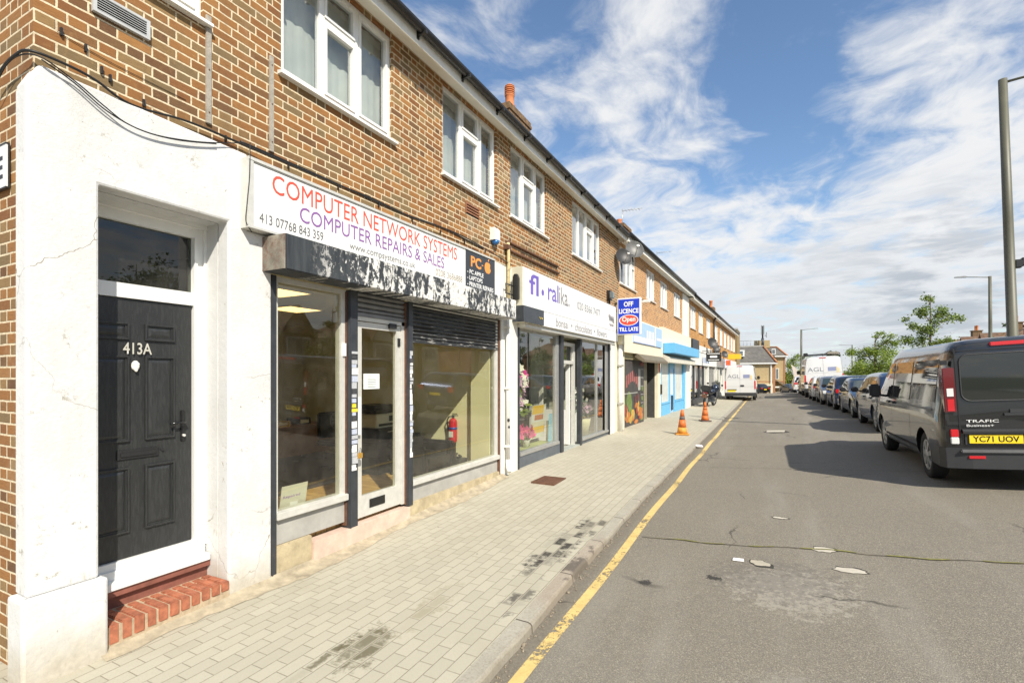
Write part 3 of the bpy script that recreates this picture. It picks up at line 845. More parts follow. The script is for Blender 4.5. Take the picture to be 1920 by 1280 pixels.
# roof and chimney
mb = MB()
mb.prism([(XF + .31, 6.085), (XF + .31, 6.11), (-8.1, 9.55), (-12.3, 6.11), (-12.3, 6.085)], 1, Y0 - .1, Y1 + .05)
mb.build('roof', m_tile, blk)
mb = MB(); mb.box(-6.5, -6.05, 11.55, 12.85, 6.9, 8.80); mb.box(-6.53, -6.02, 11.52, 12.88, 8.80, 8.88); mb.box(-6.51, -6.04, 11.54, 12.86, 8.88, 8.98)
ch = mb.build('chimney', M('sooty_brick', (.16, .10, .05), .9, var=.5, vs=10, bump=.5), blk)
mb = MB(); mb.lathe([(.155, 8.98), (.15, 9.03), (.118, 9.06), (.118, 9.27), (.135, 9.29), (.135, 9.31)], (-6.2, 11.85, 0), 20)
mb.build('chimney_pot', m_terr, ch)
mb = MB()
for k in range(4):
    z = 9.312 + k * .056; mb.lathe([(.105, z), (.138, z + .012), (.138, z + .034), (.105, z + .043)], (-6.2, 11.85, 0), 20)
mb.lathe([(.10, 9.53), (.135, 9.535), (.13, 9.555), (.085, 9.59), (0.001, 9.60)], (-6.2, 11.85, 0), 20)
mb.build('louvred_cap', m_terr, ch)

# white rendered surround of the flat door
mb = MB(); xo = XF + .05
mb.prism([(1.335, .42), (1.335, 3.60), (1.40, 3.745), (2.795, 3.725), (2.795, 3.06), (3.03, 3.06), (3.03, -.35), (2.62, -.35), (2.62, 3.092), (1.71, 3.092), (1.71, .42)], 0, XF - .10, xo)
mb.box(XF - .125, xo + .045, 1.30, 1.745, -.4, .42)
mb.box(XF - .125, xo - .004, 1.338, 1.71, .42, 3.595)
s = mb.build('render_surround', m_render, blk)
sm_ = s.modifiers.new('soft', 'BEVEL'); sm_.width = .018; sm_.segments = 2; sm_.limit_method = 'ANGLE'
# reveals behind the surround
mb = MB(); mb.box(-4.42, XF - .1, 2.62, 2.70, -.3, 3.092); mb.box(-4.42, XF - .1, 1.60, 1.71, -.3, 3.092); mb.box(-4.42, XF - .1, 1.60, 2.70, 3.092, 3.2)
mb.build('door_reveal', m_render, blk)

# door set
XD = -4.40
mb = MB(); a, b = 1.66, 2.60
mb.box(XD - .06, XD + .02, a, a + .07, .23, 3.05); mb.box(XD - .06, XD + .02, b - .075, b, .23, 3.05)
mb.box(XD - .06, XD + .02, a + .07, b - .075, 2.97, 3.05); mb.box(XD - .06, XD + .02, a + .07, b - .075, 2.39, 2.50)
mb.box(XD - .06, XD + .03, a + .07, b - .075, .33, .385); mb.box(XD - .08, XD + .12, a, b + .01, .205, .265, .006); mb.box(XD - .08, XD + .055, a, b, .265, .33)
mb.box(XD + .02, XD + .035, b - .075, b - .05, .33, 2.97)
mb.box(XD - .04, XD + .045, b, b + .02, .33, 3.08)
mb.box(XD + .0, XD + .06, a, b + .02, 3.05, 3.092)
fr_ = mb.build('door_frame', m_upvc, blk)
mb = MB(); mb.face([(XD - .02, 1.72, 2.50), (XD - .02, 2.53, 2.50), (XD - .02, 2.53, 2.97), (XD - .02, 1.72, 2.97)]); mb.build('fanlight', g_fan, fr_)
mb = MB(); mb.box(XD - .9, XD - .5, 1.7, 2.6, .3, 3.0); mb.build('hallway', M('hall_wall', (.14, .14, .11), .9, var=.2), blk)
dy0, dy1 = 1.725, 2.515
mb = MB(); mb.box(XD - .045, XD, dy0, dy1, .39, 2.385)
def rp(y0, y1, z0, z1):
    """raised and fielded panel with a moulded border"""
    for k, (i, h) in enumerate(((0, .019), (.012, .008))):
        mb.box(XD, XD + h, y0 + i, y0 + i + .012, z0 + i, z1 - i); mb.box(XD, XD + h, y1 - i - .012, y1 - i, z0 + i, z1 - i)
        mb.box(XD, XD + h, y0 + i + .012, y1 - i - .012, z0 + i, z0 + i + .012); mb.box(XD, XD + h, y0 + i + .012, y1 - i - .012, z1 - i - .012, z1 - i)
    A = [(XD + .0015, y0 + .028, z0 + .028), (XD + .0015, y1 - .028, z0 + .028), (XD + .0015, y1 - .028, z1 - .028), (XD + .0015, y0 + .028, z1 - .028)]
    B = [(XD + .008, y0 + .05, z0 + .05), (XD + .008, y1 - .05, z0 + .05), (XD + .008, y1 - .05, z1 - .05), (XD + .008, y0 + .05, z1 - .05)]
    mb.face(B)
    for k in range(4): mb.face([A[k], A[(k + 1) % 4], B[(k + 1) % 4], B[k]])
for y0, y1 in ((1.80, 2.045), (2.155, 2.375)):
    rp(y0, y1, 2.07, 2.20); rp(y0, y1, 1.285, 1.945); rp(y0, y1, .585, 1.085)
d = mb.build('front_door', m_door, blk)
letters('413A', M('brushed_numerals', (.62, .60, .52), .35, metal=.3, var=.05), (XD + .021, 2.0, 1.958), (0, 1, 0), (0, 0, 1), .20, .09, d, 'door_number', bold=.012)
mb = MB(); mb.ball((XD + .012, 2.088, 1.868), (.016, .030, .042)); mb.ball((XD + .022, 2.088, 1.835), (.012, .012, .016)); mb.ball((XD + .02, 2.072, 1.88), (.008, .01, .012)); mb.ball((XD + .02, 2.104, 1.88), (.008, .01, .012))
mb.build('door_knocker', M('pale_knocker', (.75, .73, .66), .4, var=.25, vs=40), d)
mb = MB(); mb.box(XD, XD + .012, 1.965, 2.255, 1.145, 1.22, .004); mb.box(XD + .012, XD + .02, 1.985, 2.235, 1.165, 1.20, .004); mb.build('letter_plate', m_black, d)
mb = MB(); mb.lathe([(.012, 0), (.012, .012)], (XD, 2.285, 1.19), 10, 0); mb.build('door_viewer', m_black, d)
mb = MB(); mb.box(XD, XD + .012, 2.425, 2.46, 1.24, 1.50, .004); mb.tube([(XD, 2.443, 1.40), (XD + .05, 2.443, 1.40), (XD + .055, 2.42, 1.40), (XD + .055, 2.32, 1.397)], .010, 8)
h = mb.build('door_handle', m_blackgl, d)
mb = MB(); mb.lathe([(.011, 0), (.011, .022)], (XD + .01, 2.443, 1.29), 10, 0); mb.build('lock', m_alu, h)
# steps: tiled threshold and a course of bricks on edge
mb = MB(); mb.box(XD - .05, XD + .055, 1.712, 2.618, -.2, .155); mb.box(XD - .05, XD + .10, 1.712, 2.618, .155, .203); st = mb.build('threshold', m_redtile, blk)
stp = MB(); stp.box(XD + .0555, XF + .062, 1.712, 2.618, -.3, .057); bs = stp.build('brick_step', m_stepmort, blk)
mb = MB()
n = 11; p = (2.622 - 1.75) / n
for k in range(n):
    y = 1.75 + k * p
    mb.box(XF - .145, XF + .070 + rnd.uniform(-.004, .004), y + .006, y + p - .006, -.07 + .006 * k, .068 + rnd.uniform(-.004, .004), .007)
    mb.box(XD + .075, XF - .157, y + .006 + rnd.uniform(-.003, .003), y + p - .006, -.0, .066 + rnd.uniform(-.005, .004), .007)
mb.build('step_bricks', m_steprick, bs)

# ---------------------------------------------------------------- computer shop front
XG = -4.12
# sills and frames of the two display windows
for y0, y1, z0, z1, ga, gb in ((3.09, 3.97, .44, 2.72, .51, 2.67), (5.06, 7.38, .37, 2.74, .44, 2.69)):
    front = MB(); front.box(XG - .06, XG + .03, y0, y0 + .035, z0, z1); front.box(XG - .06, XG + .03, y1 - .065, y1, z0, z1)
    front.box(XG - .08, XG + .075, y0, y1, z0, z0 + .07, .006); front.box(XG - .06, XG + .03, y0 + .035, y1 - .065, z1 - .05, z1)
    fo = front.build('shopfront_frame', m_alu, blk)
    a, b = y0 + .035, y1 - .065
    mb = MB(); mb.face([(XG, a, ga), (XG, b, ga), (XG, b, gb), (XG, a, gb)]); mb.build('display_window', g_shop, fo)
    mb = MB(); mb.box(XG - .05, XG + .02, y0, y1, .20 if y0 < 4 else .16, z0); mb.build('stall_riser', m_conc2, blk)
mb = MB(); mb.box(XG - .06, XG + .055, 3.03, 3.50, -.3, .195, .01); mb.build('plinth', m_conc, blk)
mb = MB(); mb.box(XG - .06, XG + .065, 5.0, 7.38, -.2, .16, .01); mb.build('plinth', m_conc, blk)
mb = MB(); mb.box(XG + .03, XG + .05, 3.915, 3.955, 2.0, 2.14); mb.build('alarm_contact', m_upvc, blk)
mb = MB(); mb.box(XG - .06, XG + .085, 3.50, 5.0, -.3, .13, .006); mb.build('doorstep', m_pink, blk)
# shutter guides, their stickers and padlock
stickcols = [M('sticker_%s' % n, c, .5, var=.15, vs=60) for n, c in (('white', (.78, .77, .74)), ('blue', (.46, .50, .60)), ('grey', (.45, .46, .48)), ('yellow', (.8, .62, .05)), ('red', (.55, .12, .12)), ('black', (.06, .06, .065)))]
def guide(y0, y1, z0, z1, x1, stickers):
    mb = MB(); mb.box(XG - .03, x1, y0, y1, z0, z1); mb.box(x1, x1 + .008, y0 + .005, y0 + .02, z0, z1)
    g = mb.build('shutter_guide', m_dkgrey, blk)
    r_ = random.Random(int(y0 * 100)); z = .75
    while stickers and z < 2.05:
        hh = r_.uniform(.02, .075); a = r_.uniform(0, .012); k = r_.choice([0, 0, 0, 1, 2, 2, 5, 0, 1])
        if abs(z - 1.42) < .04 and y0 < 4.5: k = 3
        m2 = MB(); m2.box(x1, x1 + .0095 + r_.uniform(0, .001), y0 + .022 + a, y1 - .004 - r_.uniform(0, .04), z, z + hh); m2.build('sticker', stickcols[k], g)
        z += hh + r_.choice([.002, .004, .012])
    return g
guide(3.03, 3.088, -.06, 2.72, XF + .04, False)
g1 = guide(3.975, 4.095, .13, 2.72, XF + .06, True)
g2 = guide(4.962, 5.055, .14, 2.72, XF + .06, True)
mb = MB(); mb.box(XG - .05, XF + .02, 3.955, 3.975, .16, 2.7); mb.box(XG - .05, XF + .03, 4.945, 4.962, .16, 2.7); mb.box(XG - .05, XF + .03, 7.385, 7.43, .10, 2.74)
mb.build('rusty_edge_strip', m_rust_and_shade, blk)
mb = MB(); mb.box(XF + .07, XF + .10, 4.075, 4.135, .875, .935, .006); pl = mb.build('padlock', M('brass', (.60, .36, .08), .35, metal=.6, var=.2), g1)
mb = MB(); mb.tube([(XF + .085, 4.09, .93), (XF + .085, 4.09, .975), (XF + .085, 4.105, .99), (XF + .085, 4.12, .975), (XF + .085, 4.12, .93)], .006, 6); mb.build('shackle', m_steelg, pl)
# shutter box, rolled shutters
mb = MB(); mb.box(XF + .045, XF + .35, 2.945, 7.40, 2.725, 3.04, .008); bx = mb.build('shutter_box', m_peel, blk)
mb = MB(); mb.box(XF + .05, XF + .345, 2.935, 2.944, 2.73, 3.035); mb.build('end_cap', m_rustgreen, bx)
def slats(y0, y1, z0, z1, mat, p=.055):
    mb = MB(); n = int(round((z1 - z0) / p)); h = (z1 - z0) / n
    for k in range(n):
        a = z0 + k * h
        mb.prism([(XF - .035, a), (XF - .005, a + .004), (XF + .012, a + h * .35), (XF + .012, a + h * .65), (XF - .005, a + h - .004), (XF - .035, a + h)], 1, y0, y1)
    mb.box(XF - .04, XF + .02, y0, y1, z0 - .045, z0 - .002)
    return mb.build('roller_shutter', mat, bx)
slats(4.10, 4.96, 2.50, 2.80, M('grey_shutter', (.20, .20, .20), .45, metal=.3, var=.25, vs=5))
slats(5.06, 7.38, 2.26, 2.80, m_pshutter)
# shop door
mb = MB(); a, b = 4.10, 4.945
mb.box(XG - .05, XG + .03, a, a + .045, .17, 2.46); mb.box(XG - .05, XG + .03, b - .05, b, .17, 2.46); mb.box(XG - .05, XG + .03, a, b, 2.41, 2.46)
sd = mb.build('shop_door_frame', m_alu, blk)
mb = MB(); mb.box(XG - .045, XG + .015, a + .05, a + .12, .18, 2.40); mb.box(XG - .045, XG + .015, b - .13, b - .055, .18, 2.40); mb.box(XG - .045, XG + .015, a + .12, b - .13, .18, .42); mb.box(XG - .045, XG + .015, a + .12, b - .13, 2.33, 2.40)
sd2 = mb.build('shop_door', m_alu, sd)
mb = MB(); mb.face([(XG - .01, a + .12, .42), (XG - .01, b - .13, .42), (XG - .01, b - .13, 2.33), (XG - .01, a + .12, 2.33)]); mb.build('door_glass', g_shop, sd2)
mb = MB(); mb.box(XG + .015, XG + .024, 4.34, 4.60, .26, .36, .003); mb.box(XG + .024, XG + .027, 4.365, 4.575, .29, .33); mb.build('letter_slot', m_blackgl, sd2)
mb = MB(); mb.box(XG + .02, XG + .06, 4.13, 4.17, 1.12, 1.55, .006); mb.build('pull_handle', m_upvc, sd2)
mb = MB(); mb.box(XG + .015, XG + .05, 4.66, 4.78, 2.36, 2.42); mb.box(XG + .015, XG + .03, 4.83, 4.87, 2.15, 2.25); mb.build('door_closer', m_black, sd2)
def notice():
    t = thing('paper_notice', 'white paper notice taped inside the glass shop door', 'notice', (XG, 4.39, 1.62))
    mb = MB(); mb.box(XG - .003, XG + .001, 4.265, 4.525, 1.632, 1.81); mb.build('sheet', M('notice_paper', (.74, .78, .74), .8, var=.03), t)
    for k, (w, z) in enumerate(((.06, 1.775), (.13, 1.75), (.15, 1.73), (.14, 1.71), (.15, 1.69), (.10, 1.67), (.14, 1.652))):
        mb = MB(); mb.box(XG + .001, XG + .002, 4.325, 4.325 + w, z, z + .006); mb.build('text_row', m_txlg, t)
notice()
# white pier between the two shops, fascia board above
mb = MB(); mb.box(-4.30, XF + .05, 7.44, 8.06, -.15, 3.07, .01); mb.build('pier', m_paint, blk)
mb = MB(); mb.box(-4.30, XF + .02, 2.797, 13.9, 3.04, 3.70); mb.build('fascia_board', m_paint, blk)
mb = MB(); mb.box(-4.30, XF + .05, 13.95, 14.50, -.05, 3.69, .01); mb.build('pier', m_paint, blk)
mb = MB(); mb.box(-4.30, XF + .02, 14.50, 15.10, -.05, 3.69); mb.build('pier', m_pillar, blk)

# the rooms seen through the glass
XB = -9.6
mb = MB(); mb.box(XB, XG - .08, 2.98, 7.42, .10, .19); mb.build('shop_floor', m_wood, blk)
mb = MB(); mb.box(-9.5, -5.75, 3.05, 7.35, .19, .194); mb.build('carpet', m_carpet, blk)
mb = MB(); mb.box(XB, XB + .05, 2.98, 7.42, .19, 2.95); mb.box(XB, XG - .08, 2.90, 3.0, .19, 2.95); mb.box(XB, XG - .08, 7.42, 7.52, .19, 2.95); mb.box(-4.58, XG - .09, 7.30, 7.42, .19, 2.95)
mb.build('room_wall', m_cream, blk)
mb = MB(); mb.box(XB, XG - .07, 2.98, 7.42, 2.85, 2.95); mb.build('ceiling', m_ceil, blk)
mb = MB(); mb.box(-7.4, -4.3, 7.40, 7.418, .19, .29); mb.box(XB + .05, XB + .065, 3.0, 7.4, .19, .29); mb.build('skirting', m_paint, blk)
# florist
mb = MB(); mb.box(-8.5, XG - .05, 8.08, 14.4, -.05, .10); mb.build('shop_floor', M('stone_floor', (.30, .29, .24), .6, var=.15), blk)
mb = MB(); mb.box(-8.5, -8.45, 8.08, 14.4, .1, 2.95); mb.box(-8.5, XG - .06, 8.02, 8.08, .1, 2.95); mb.box(-8.5, XG - .06, 14.4, 14.46, .1, 2.95); mb.build('room_wall', M('grey_interior', (.20, .20, .18), .9, var=.15), blk)
mb = MB(); mb.box(-8.5, XG - .05, 8.08, 14.4, 2.85, 2.95); mb.build('ceiling', m_ceil, blk)
mb = MB(); mb.box(-5.4, -5.36, 11.4, 13.95, .1, 2.8); mb.build('partition', M('white_panel', (.50, .50, .46), .8, var=.06), blk)
mb = MB(); mb.box(-12, XG - .2, 2.0, 15, 3.3, 3.4); mb.build('upper_floor', m_dark, blk)
mb = MB(); mb.box(-4.75, -4.7, 1.45, 15.0, 4.4, 5.98); mb.build('upper_room', M('upper_room_wall', (.20, .20, .18), .9, var=.1), blk)

# ---------------------------------------------------------------- florist front
for y0, y1, z0, z1, mull in ((8.12, 10.14, .29, 2.68, ()), (11.54, 13.88, .17, 2.68, (12.9, 13.62))):
    mb = MB()
    mb.box(XG - .06, XG + .03, y0, y0 + .06, z0, z1); mb.box(XG - .06, XG + .03, y1 - (.14 if y0 < 9 else .26), y1, z0, z1); mb.box(XG - .06, XG + .03, y0 + .06, y1 - .14, z1 - .06, z1); mb.box(XG - .08, XG + .07, y0 + .06, y1 - .04, z0, z0 + .065, .006)
    for q in mull: mb.box(XG - .055, XG + .02, q, q + .05, z0 + .06, z1 - .06)
    ff = mb.build('shopfront_frame', m_alu2, blk)
    ps = [y0 + .06] + [q for q in mull] + [y1 - .14]
    for a, b in zip(ps, ps[1:]):
        mb = MB(); mb.face([(XG - .01, a, z0 + .06), (XG - .01, b, z0 + .06), (XG - .01, b, z1 - .06), (XG - .01, a, z1 - .06)]); mb.build('display_window', g_shop, ff)
    mb = MB(); mb.box(XG - .06, XG + (.05 if y0 < 9 else .03), y0, y1 + .02, -.02, z0); mb.build('stall_riser', M('slate_grey_base', (.10, .115, .13), .5, var=.15), blk)
for y0, y1 in ((8.07, 8.12), (10.17, 10.32), (11.42, 11.54), (13.90, 13.96)):
    mb = MB(); mb.box(XG - .02, XF + .06, y0, y1, .02, 2.70); mb.build('shutter_guide', m_dkgrey, blk)
# recessed glazed door standing ajar
mb = MB(); xd = -4.20
mb.box(xd - .05, xd + .02, 10.34, 10.44, .10, 2.55); mb.box(xd - .05, xd + .02, 11.32, 11.42, .10, 2.55); mb.box(xd - .05, xd + .02, 10.44, 11.32, 2.05, 2.13); mb.box(xd - .05, xd + .02, 10.44, 11.32, 2.47, 2.55)
fd = mb.build('shop_door_frame', m_alu, blk)
mb = MB(); mb.box(-5.05, xd - .05, 11.22, 11.27, .12, .95); mb.box(-4.35, xd - .05, 11.22, 11.27, .95, 2.05); mb.box(-5.05, -4.95, 11.22, 11.27, .95, 2.05); mb.box(-4.95, -4.35, 11.22, 11.27, 1.95, 2.05)
dd = mb.build('shop_door', m_upvc, fd)
mb = MB(); mb.face([(-4.95, 11.24, .95), (-4.35, 11.24, .95), (-4.35, 11.24, 1.95), (-4.95, 11.24, 1.95)]); mb.build('door_glass', g_shop, dd)
mb = MB(); mb.face([(xd - .02, 10.44, 2.13), (xd - .02, 11.32, 2.13), (xd - .02, 11.32, 2.47), (xd - .02, 10.44, 2.47)]); mb.build('fanlight', g_shop, fd)
mb = MB(); mb.box(-4.26, XG + .06, 10.32, 11.42, -.05, .115); mb.build('doorstep', M('grey_doorstep', (.36, .38, .34), .7, var=.15), blk)
mb = MB(); mb.box(XG - .07, XF + .20, 8.06, 13.94, 2.66, 2.725); mb.build('sign_soffit', m_alu, blk)
# ---------------------------------------------------------------- signs and fittings on the first block
UY, UZ = (0, 1, 0), (0, 0, 1)
XS = XF + .15
t = thing('shop_sign', 'long white computer repair shop sign above the peeling black shutter box', 'shop sign', (XS - .1, 5.1, 3.06))
mb = MB(); mb.box(XF + .021, XS - .012, 2.728, 7.03, 3.062, 3.665); mb.build('sign_box', m_alu, t)
mb = MB(); mb.box(XS - .012, XS - .002, 2.775, 6.155, 3.085, 3.642); mb.build('face_panel', m_white, t)
mb = MB()
mb.box(XS - .012, XS + .012, 2.728, 7.03, 3.642, 3.668); mb.box(XS - .012, XS + .008, 2.728, 2.775, 3.062, 3.642); mb.box(XS - .012, XS + .008, 2.775, 7.03, 3.062, 3.082)
mb.build('trim', m_alu, t)
mb = MB(); mb.box(XS - .002, XS - .0005, 2.78, 6.15, 3.626, 3.632); mb.build('shadow_gap', m_txlg, t)
mb = MB(); mb.box(XS - .012, XS - .001, 6.158, 7.03, 3.085, 3.642); bp = mb.build('black_panel', M('charcoal_sign_panel', (.035, .04, .047), .4, var=.08), t)
XT = XS + .0005
letters('COMPUTER NETWORK SYSTEMS', m_txred, (XT, 2.962, 3.428), UY, UZ, 2.965, .172, t, bold=0)
letters('COMPUTER REPAIRS & SALES', m_txpur, (XT, 3.255, 3.250), UY, UZ, 2.36, .148, t, bold=0)
letters('413 07768 843 359', m_txgrey, (XT, 2.835, 3.132), UY, UZ, .70, .085, t)
letters('www.compsystems.co.uk', m_txlg, (XT, 3.885, 3.112), UY, UZ, 1.10, .098, t)
letters('0208 3686888', m_txtan, (XT, 5.42, 3.130), UY, UZ, .65, .09, t)
letters('PC', m_orange, (XT, 6.30, 3.415), UY, UZ, .30, .165, bp, bold=.03)
mb = MB(); mb.box(XT - .001, XT, 6.615, 6.66, 3.485, 3.50); mb.build('dash_mark', m_orange, bp)
# round fruit mark with a leaf beside the letters
mb = MB()
pts = []
for k in range(40):
    a = 2 * math.pi * k / 40
    r = .098 * (1 - .16 * max(0, math.cos(a - math.pi / 2)) ** 8 - .10 * max(0, math.cos(a + math.pi / 2)) ** 10)
    y, z = 6.80 + r * .98 * math.cos(a), 3.485 + r * math.sin(a)
    if (y - 6.915) ** 2 + (z - 3.505) ** 2 < .045 ** 2:
        d = Vector((y - 6.915, z - 3.505)).normalized() * .045; y, z = 6.915 + d.x, 3.505 + d.y
    pts.append((XT, y, z))
mb.face(pts); mb.face([(XT, 6.805, 3.585), (XT, 6.825, 3.587), (XT, 6.85, 3.635), (XT, 6.815, 3.622)]); mb.build('fruit_mark', m_orange, bp)
letters('- PC APPLE', m_txw, (XT, 6.20, 3.302), UY, UZ, .47, .066, bp, bold=.018)
letters('- LAPTOPS', m_txw, (XT, 6.20, 3.212), UY, UZ, .44, .066, bp, bold=.018)
letters('- PRINTER REPAIRS', m_txw, (XT, 6.20, 3.118), UY, UZ, .78, .070, bp, bold=.018)

# florist sign
XS = XF + .25
t = thing('shop_sign', 'white florist sign with purple and grey lettering above the flower window', 'shop sign', (XS - .1, 10.9, 2.73))
mb = MB(); mb.box(XF + .021, XS - .01, 7.86, 13.88, 2.73, 3.715); mb.build('sign_box', M('cream_sign_side', (.55, .52, .40), .6, var=.08), t)
mb = MB(); mb.box(XS - .01, XS, 7.88, 13.87, 2.735, 3.71); mb.box(XS, XS + .006, 7.87, 13.87, 3.02, 3.028); mb.build('face_panel', m_white, t)
mb = MB(); mb.box(XS + .001, XS + .03, 7.84, 8.72, 2.735, 3.02); mb.box(XF + .03, XS, 7.835, 7.859, 2.735, 3.02); cp = mb.build('corner_panel', M('dark_glossy_panel', (.03, .034, .04), .2, var=.2), t)
mb = MB(); mb.tube([(XS + .034, 8.5 + .15 * k / 12, 2.86 + .02 * math.sin(k * 1.2)) for k in range(13)], .006, 5); mb.build('gold_scroll', M('gold_scroll', (.5, .38, .10), .4), cp)
XT = XS + .001
letters('fl', m_fpur, (XT, 8.12, 3.265), UY, UZ, .42, .38, t, bold=.012)
mb = MB(); mb.disc((XT, 8.73, 3.37), .062, 0, 14); mb.build('flower_dot', m_fpur, t)
letters('ral', m_fpur, (XT, 8.98, 3.265), UY, UZ, .55, .36, t, bold=.012)
letters('ika', m_fgrey, (XT, 9.56, 3.265), UY, UZ, .50, .36, t)
letters('.com', m_fgrey, (XT, 9.98, 3.265), UY, UZ, .22, .06, t)
letters('020 8366 7477', m_fgrey, (XT, 10.66, 3.285), UY, UZ, 1.72, .17, t)
letters('bonsai  \u2022  chocolates  \u2022  flowers', m_fgrey, (XT, 9.40, 2.785), UY, UZ, 3.55, .175, t)
mb = MB(); mb.tube([(XT + .002, 13.15 + .5 * k / 24, 3.36 + .09 * math.sin(k * 1.5) - .002 * k) for k in range(25)], .008, 4); mb.tube([(XT + .002, 13.22 + .4 * k / 16, 3.16 + .035 * math.sin(k * 1.7)) for k in range(17)], .006, 4); mb.build('script_mark', m_fgrey, t)

# black slatted wall light at the end of the florist sign
t = thing('wall_light', 'black wall light with bracket at the near end of the florist sign', 'wall light', (XF + .1, 7.80, 3.1))
mb = MB(); mb.prism([(XF + .09, 3.12), (XF + .20, 3.12), (XF + .20, 3.50), (XF + .17, 3.57), (XF + .12, 3.57), (XF + .09, 3.52)], 1, 7.775, 7.835); mb.build('lamp_body', m_black, t)
mb = MB(); mb.tube([(XF + .10, 7.80, 3.36), (XF + .10, 7.50, 3.36), (XF + .10, 7.50, 3.20), (XF + .10, 7.80, 3.20)], .012, 6); mb.build('bracket', m_black, t)

# white downpipe on the pier, and the cream conduit above it
t = thing('drainpipe', 'thin white drainpipe running down the white pier between the two shops', 'drainpipe', (XF + .10, 7.56, .1))
mb = MB(); mb.tube([(XF + .11, 7.56, .34), (XF + .11, 7.56, 3.05)], .034, 10); mb.tube([(XF + .11, 7.56, .34), (XF + .11, 7.56, .20), (XF + .16, 7.52, .13)], .036, 10); mb.build('pipe', m_paint, t)
for z in (.55, 1.55, 2.6):
    mb = MB(); mb.box(XF + .05, XF + .15, 7.51, 7.61, z, z + .035); mb.build('clip', m_paint, t)
mb = MB(); mb.ball((XF + .14, 7.53, 1.02), (.025, .02, .03)); mb.ball((XF + .14, 7.545, .9), (.018, .02, .025)); mb.build('stopcock', m_black, t)
t = thing('conduit', 'peeling cream conduit above the white pier between the two signs', 'pipe', (XF + .06, 7.62, 3.05))
mb = MB(); mb.tube([(XF + .07, 7.66, 3.08), (XF + .07, 7.66, 3.90), (XF + .05, 7.68, 4.10)], .03, 8); mb.build('pipe', M('peeling_cream_paint', (.62, .50, .26), .7, var=.3, dirt=.6, vs=9, dirtcol=(.12, .06, .03)), t)
mb = MB(); mb.box(XF, XF + .09, 7.60, 7.73, 3.98, 4.06); mb.build('pipe_clip', m_rust_and_shade, t)
t = thing('iron_pipe', 'two rusty iron pipes running along the brickwork above the florist sign', 'pipe', (XF + .04, 8.9, 4.0))
for a, b, dz in ((7.72, 10.05, .14), (7.70, 10.1, 0)):
    mb = MB(); mb.tube([(XF + .03, a, 4.0 + dz), (XF + .03, b, 3.99 + dz + .015)], .022, 8); mb.tube([(XF + .03, a, 4.0 + dz), (XF + .03, a, 3.92 + dz)], .022, 8); mb.build('pipe', m_rust_and_shade, t)

# alarm box
t = thing('alarm_box', 'white alarm box with blue base on the brick wall above the computer sign', 'alarm box', (XF + .06, 7.2, 3.95))
mb = MB(); mb.prism([(XF + .002, 4.03), (XF + .10, 4.03), (XF + .10, 4.20), (XF + .075, 4.235), (XF + .002, 4.235)], 1, 7.13, 7.30); mb.build('case', m_upvc, t)
mb = MB(); mb.lathe([(.035, 3.965), (.055, 3.975), (.075, 4.028)], (XF + .055, 7.215, 0), 16); mb.build('strobe_lens', M('blue_lens', (.03, .14, .36), .2, var=.1), t)

# vents
t = thing('air_vent', 'large grey louvred air vent high on the brick beside the corner', 'air vent', (XF, 1.86, 4.30))
y0, y1, z0, z1 = 1.685, 2.035, 4.275, 4.415
mb = MB(); x = XF + .03
mb.box(XF + .001, x, y0, y0 + .022, z0, z1); mb.box(XF + .001, x, y1 - .022, y1, z0, z1); mb.box(XF + .001, x, y0 + .022, y1 - .022, z0, z0 + .018); mb.box(XF + .001, x, y0 + .022, y1 - .022, z1 - .018, z1); mb.build('frame', m_ventf, t)
mb = MB()
for k in range(6):
    z = z0 + .022 + k * .0165
    mb.prism([(XF + .004, z + .012), (XF + .027, z), (XF + .027, z + .004), (XF + .004, z + .016)], 1, y0 + .022, y1 - .022)
mb.build('louvres', m_ventf, t)
mb = MB(); mb.box(XF + .0005, XF + .003, y0 + .02, y1 - .02, z0 + .018, z1 - .018); mb.build('backing', m_dark, t)
t = thing('air_brick', 'small terracotta air brick under the second wide window', 'air brick', (XF, 6.57, 4.26))
mb = MB(); mb.box(XF + .0005, XF + .004, 6.375, 6.765, 4.26, 4.44); mb.build('backing', m_dark, t)
mb = MB()
for k in range(4): mb.prism([(XF + .004, 4.275 + k * .042 + .02), (XF + .02, 4.275 + k * .042), (XF + .02, 4.275 + k * .042 + .012), (XF + .004, 4.275 + k * .042 + .034)], 1, 6.39, 6.75)
for y in (6.375, 6.75): mb.box(XF + .004, XF + .018, y, y + .016, 4.26, 4.44)
mb.build('louvres', m_terr2, t)
# old battens
for y, lab in ((2.475, 'weathered grey timber batten on brick beside the corner window'), (3.056, 'weathered grey timber batten hanging beside the wide first floor window')):
    t = thing('timber_batten', lab, 'batten', (XF + .02, y, 3.86), group='weathered battens on the brickwork')
    mb = MB(); mb.box(XF + .001, XF + .022, y - .022, y + .022, 3.86, 4.745, .003); mb.build('strip', m_oldwood, t)
    mb = MB()
    for z in (3.95, 4.3, 4.66): mb.lathe([(.006, 0), (.006, .004)], (XF + .022, y, z), 8, 0)
    mb.build('screw', m_rust_and_shade, t)

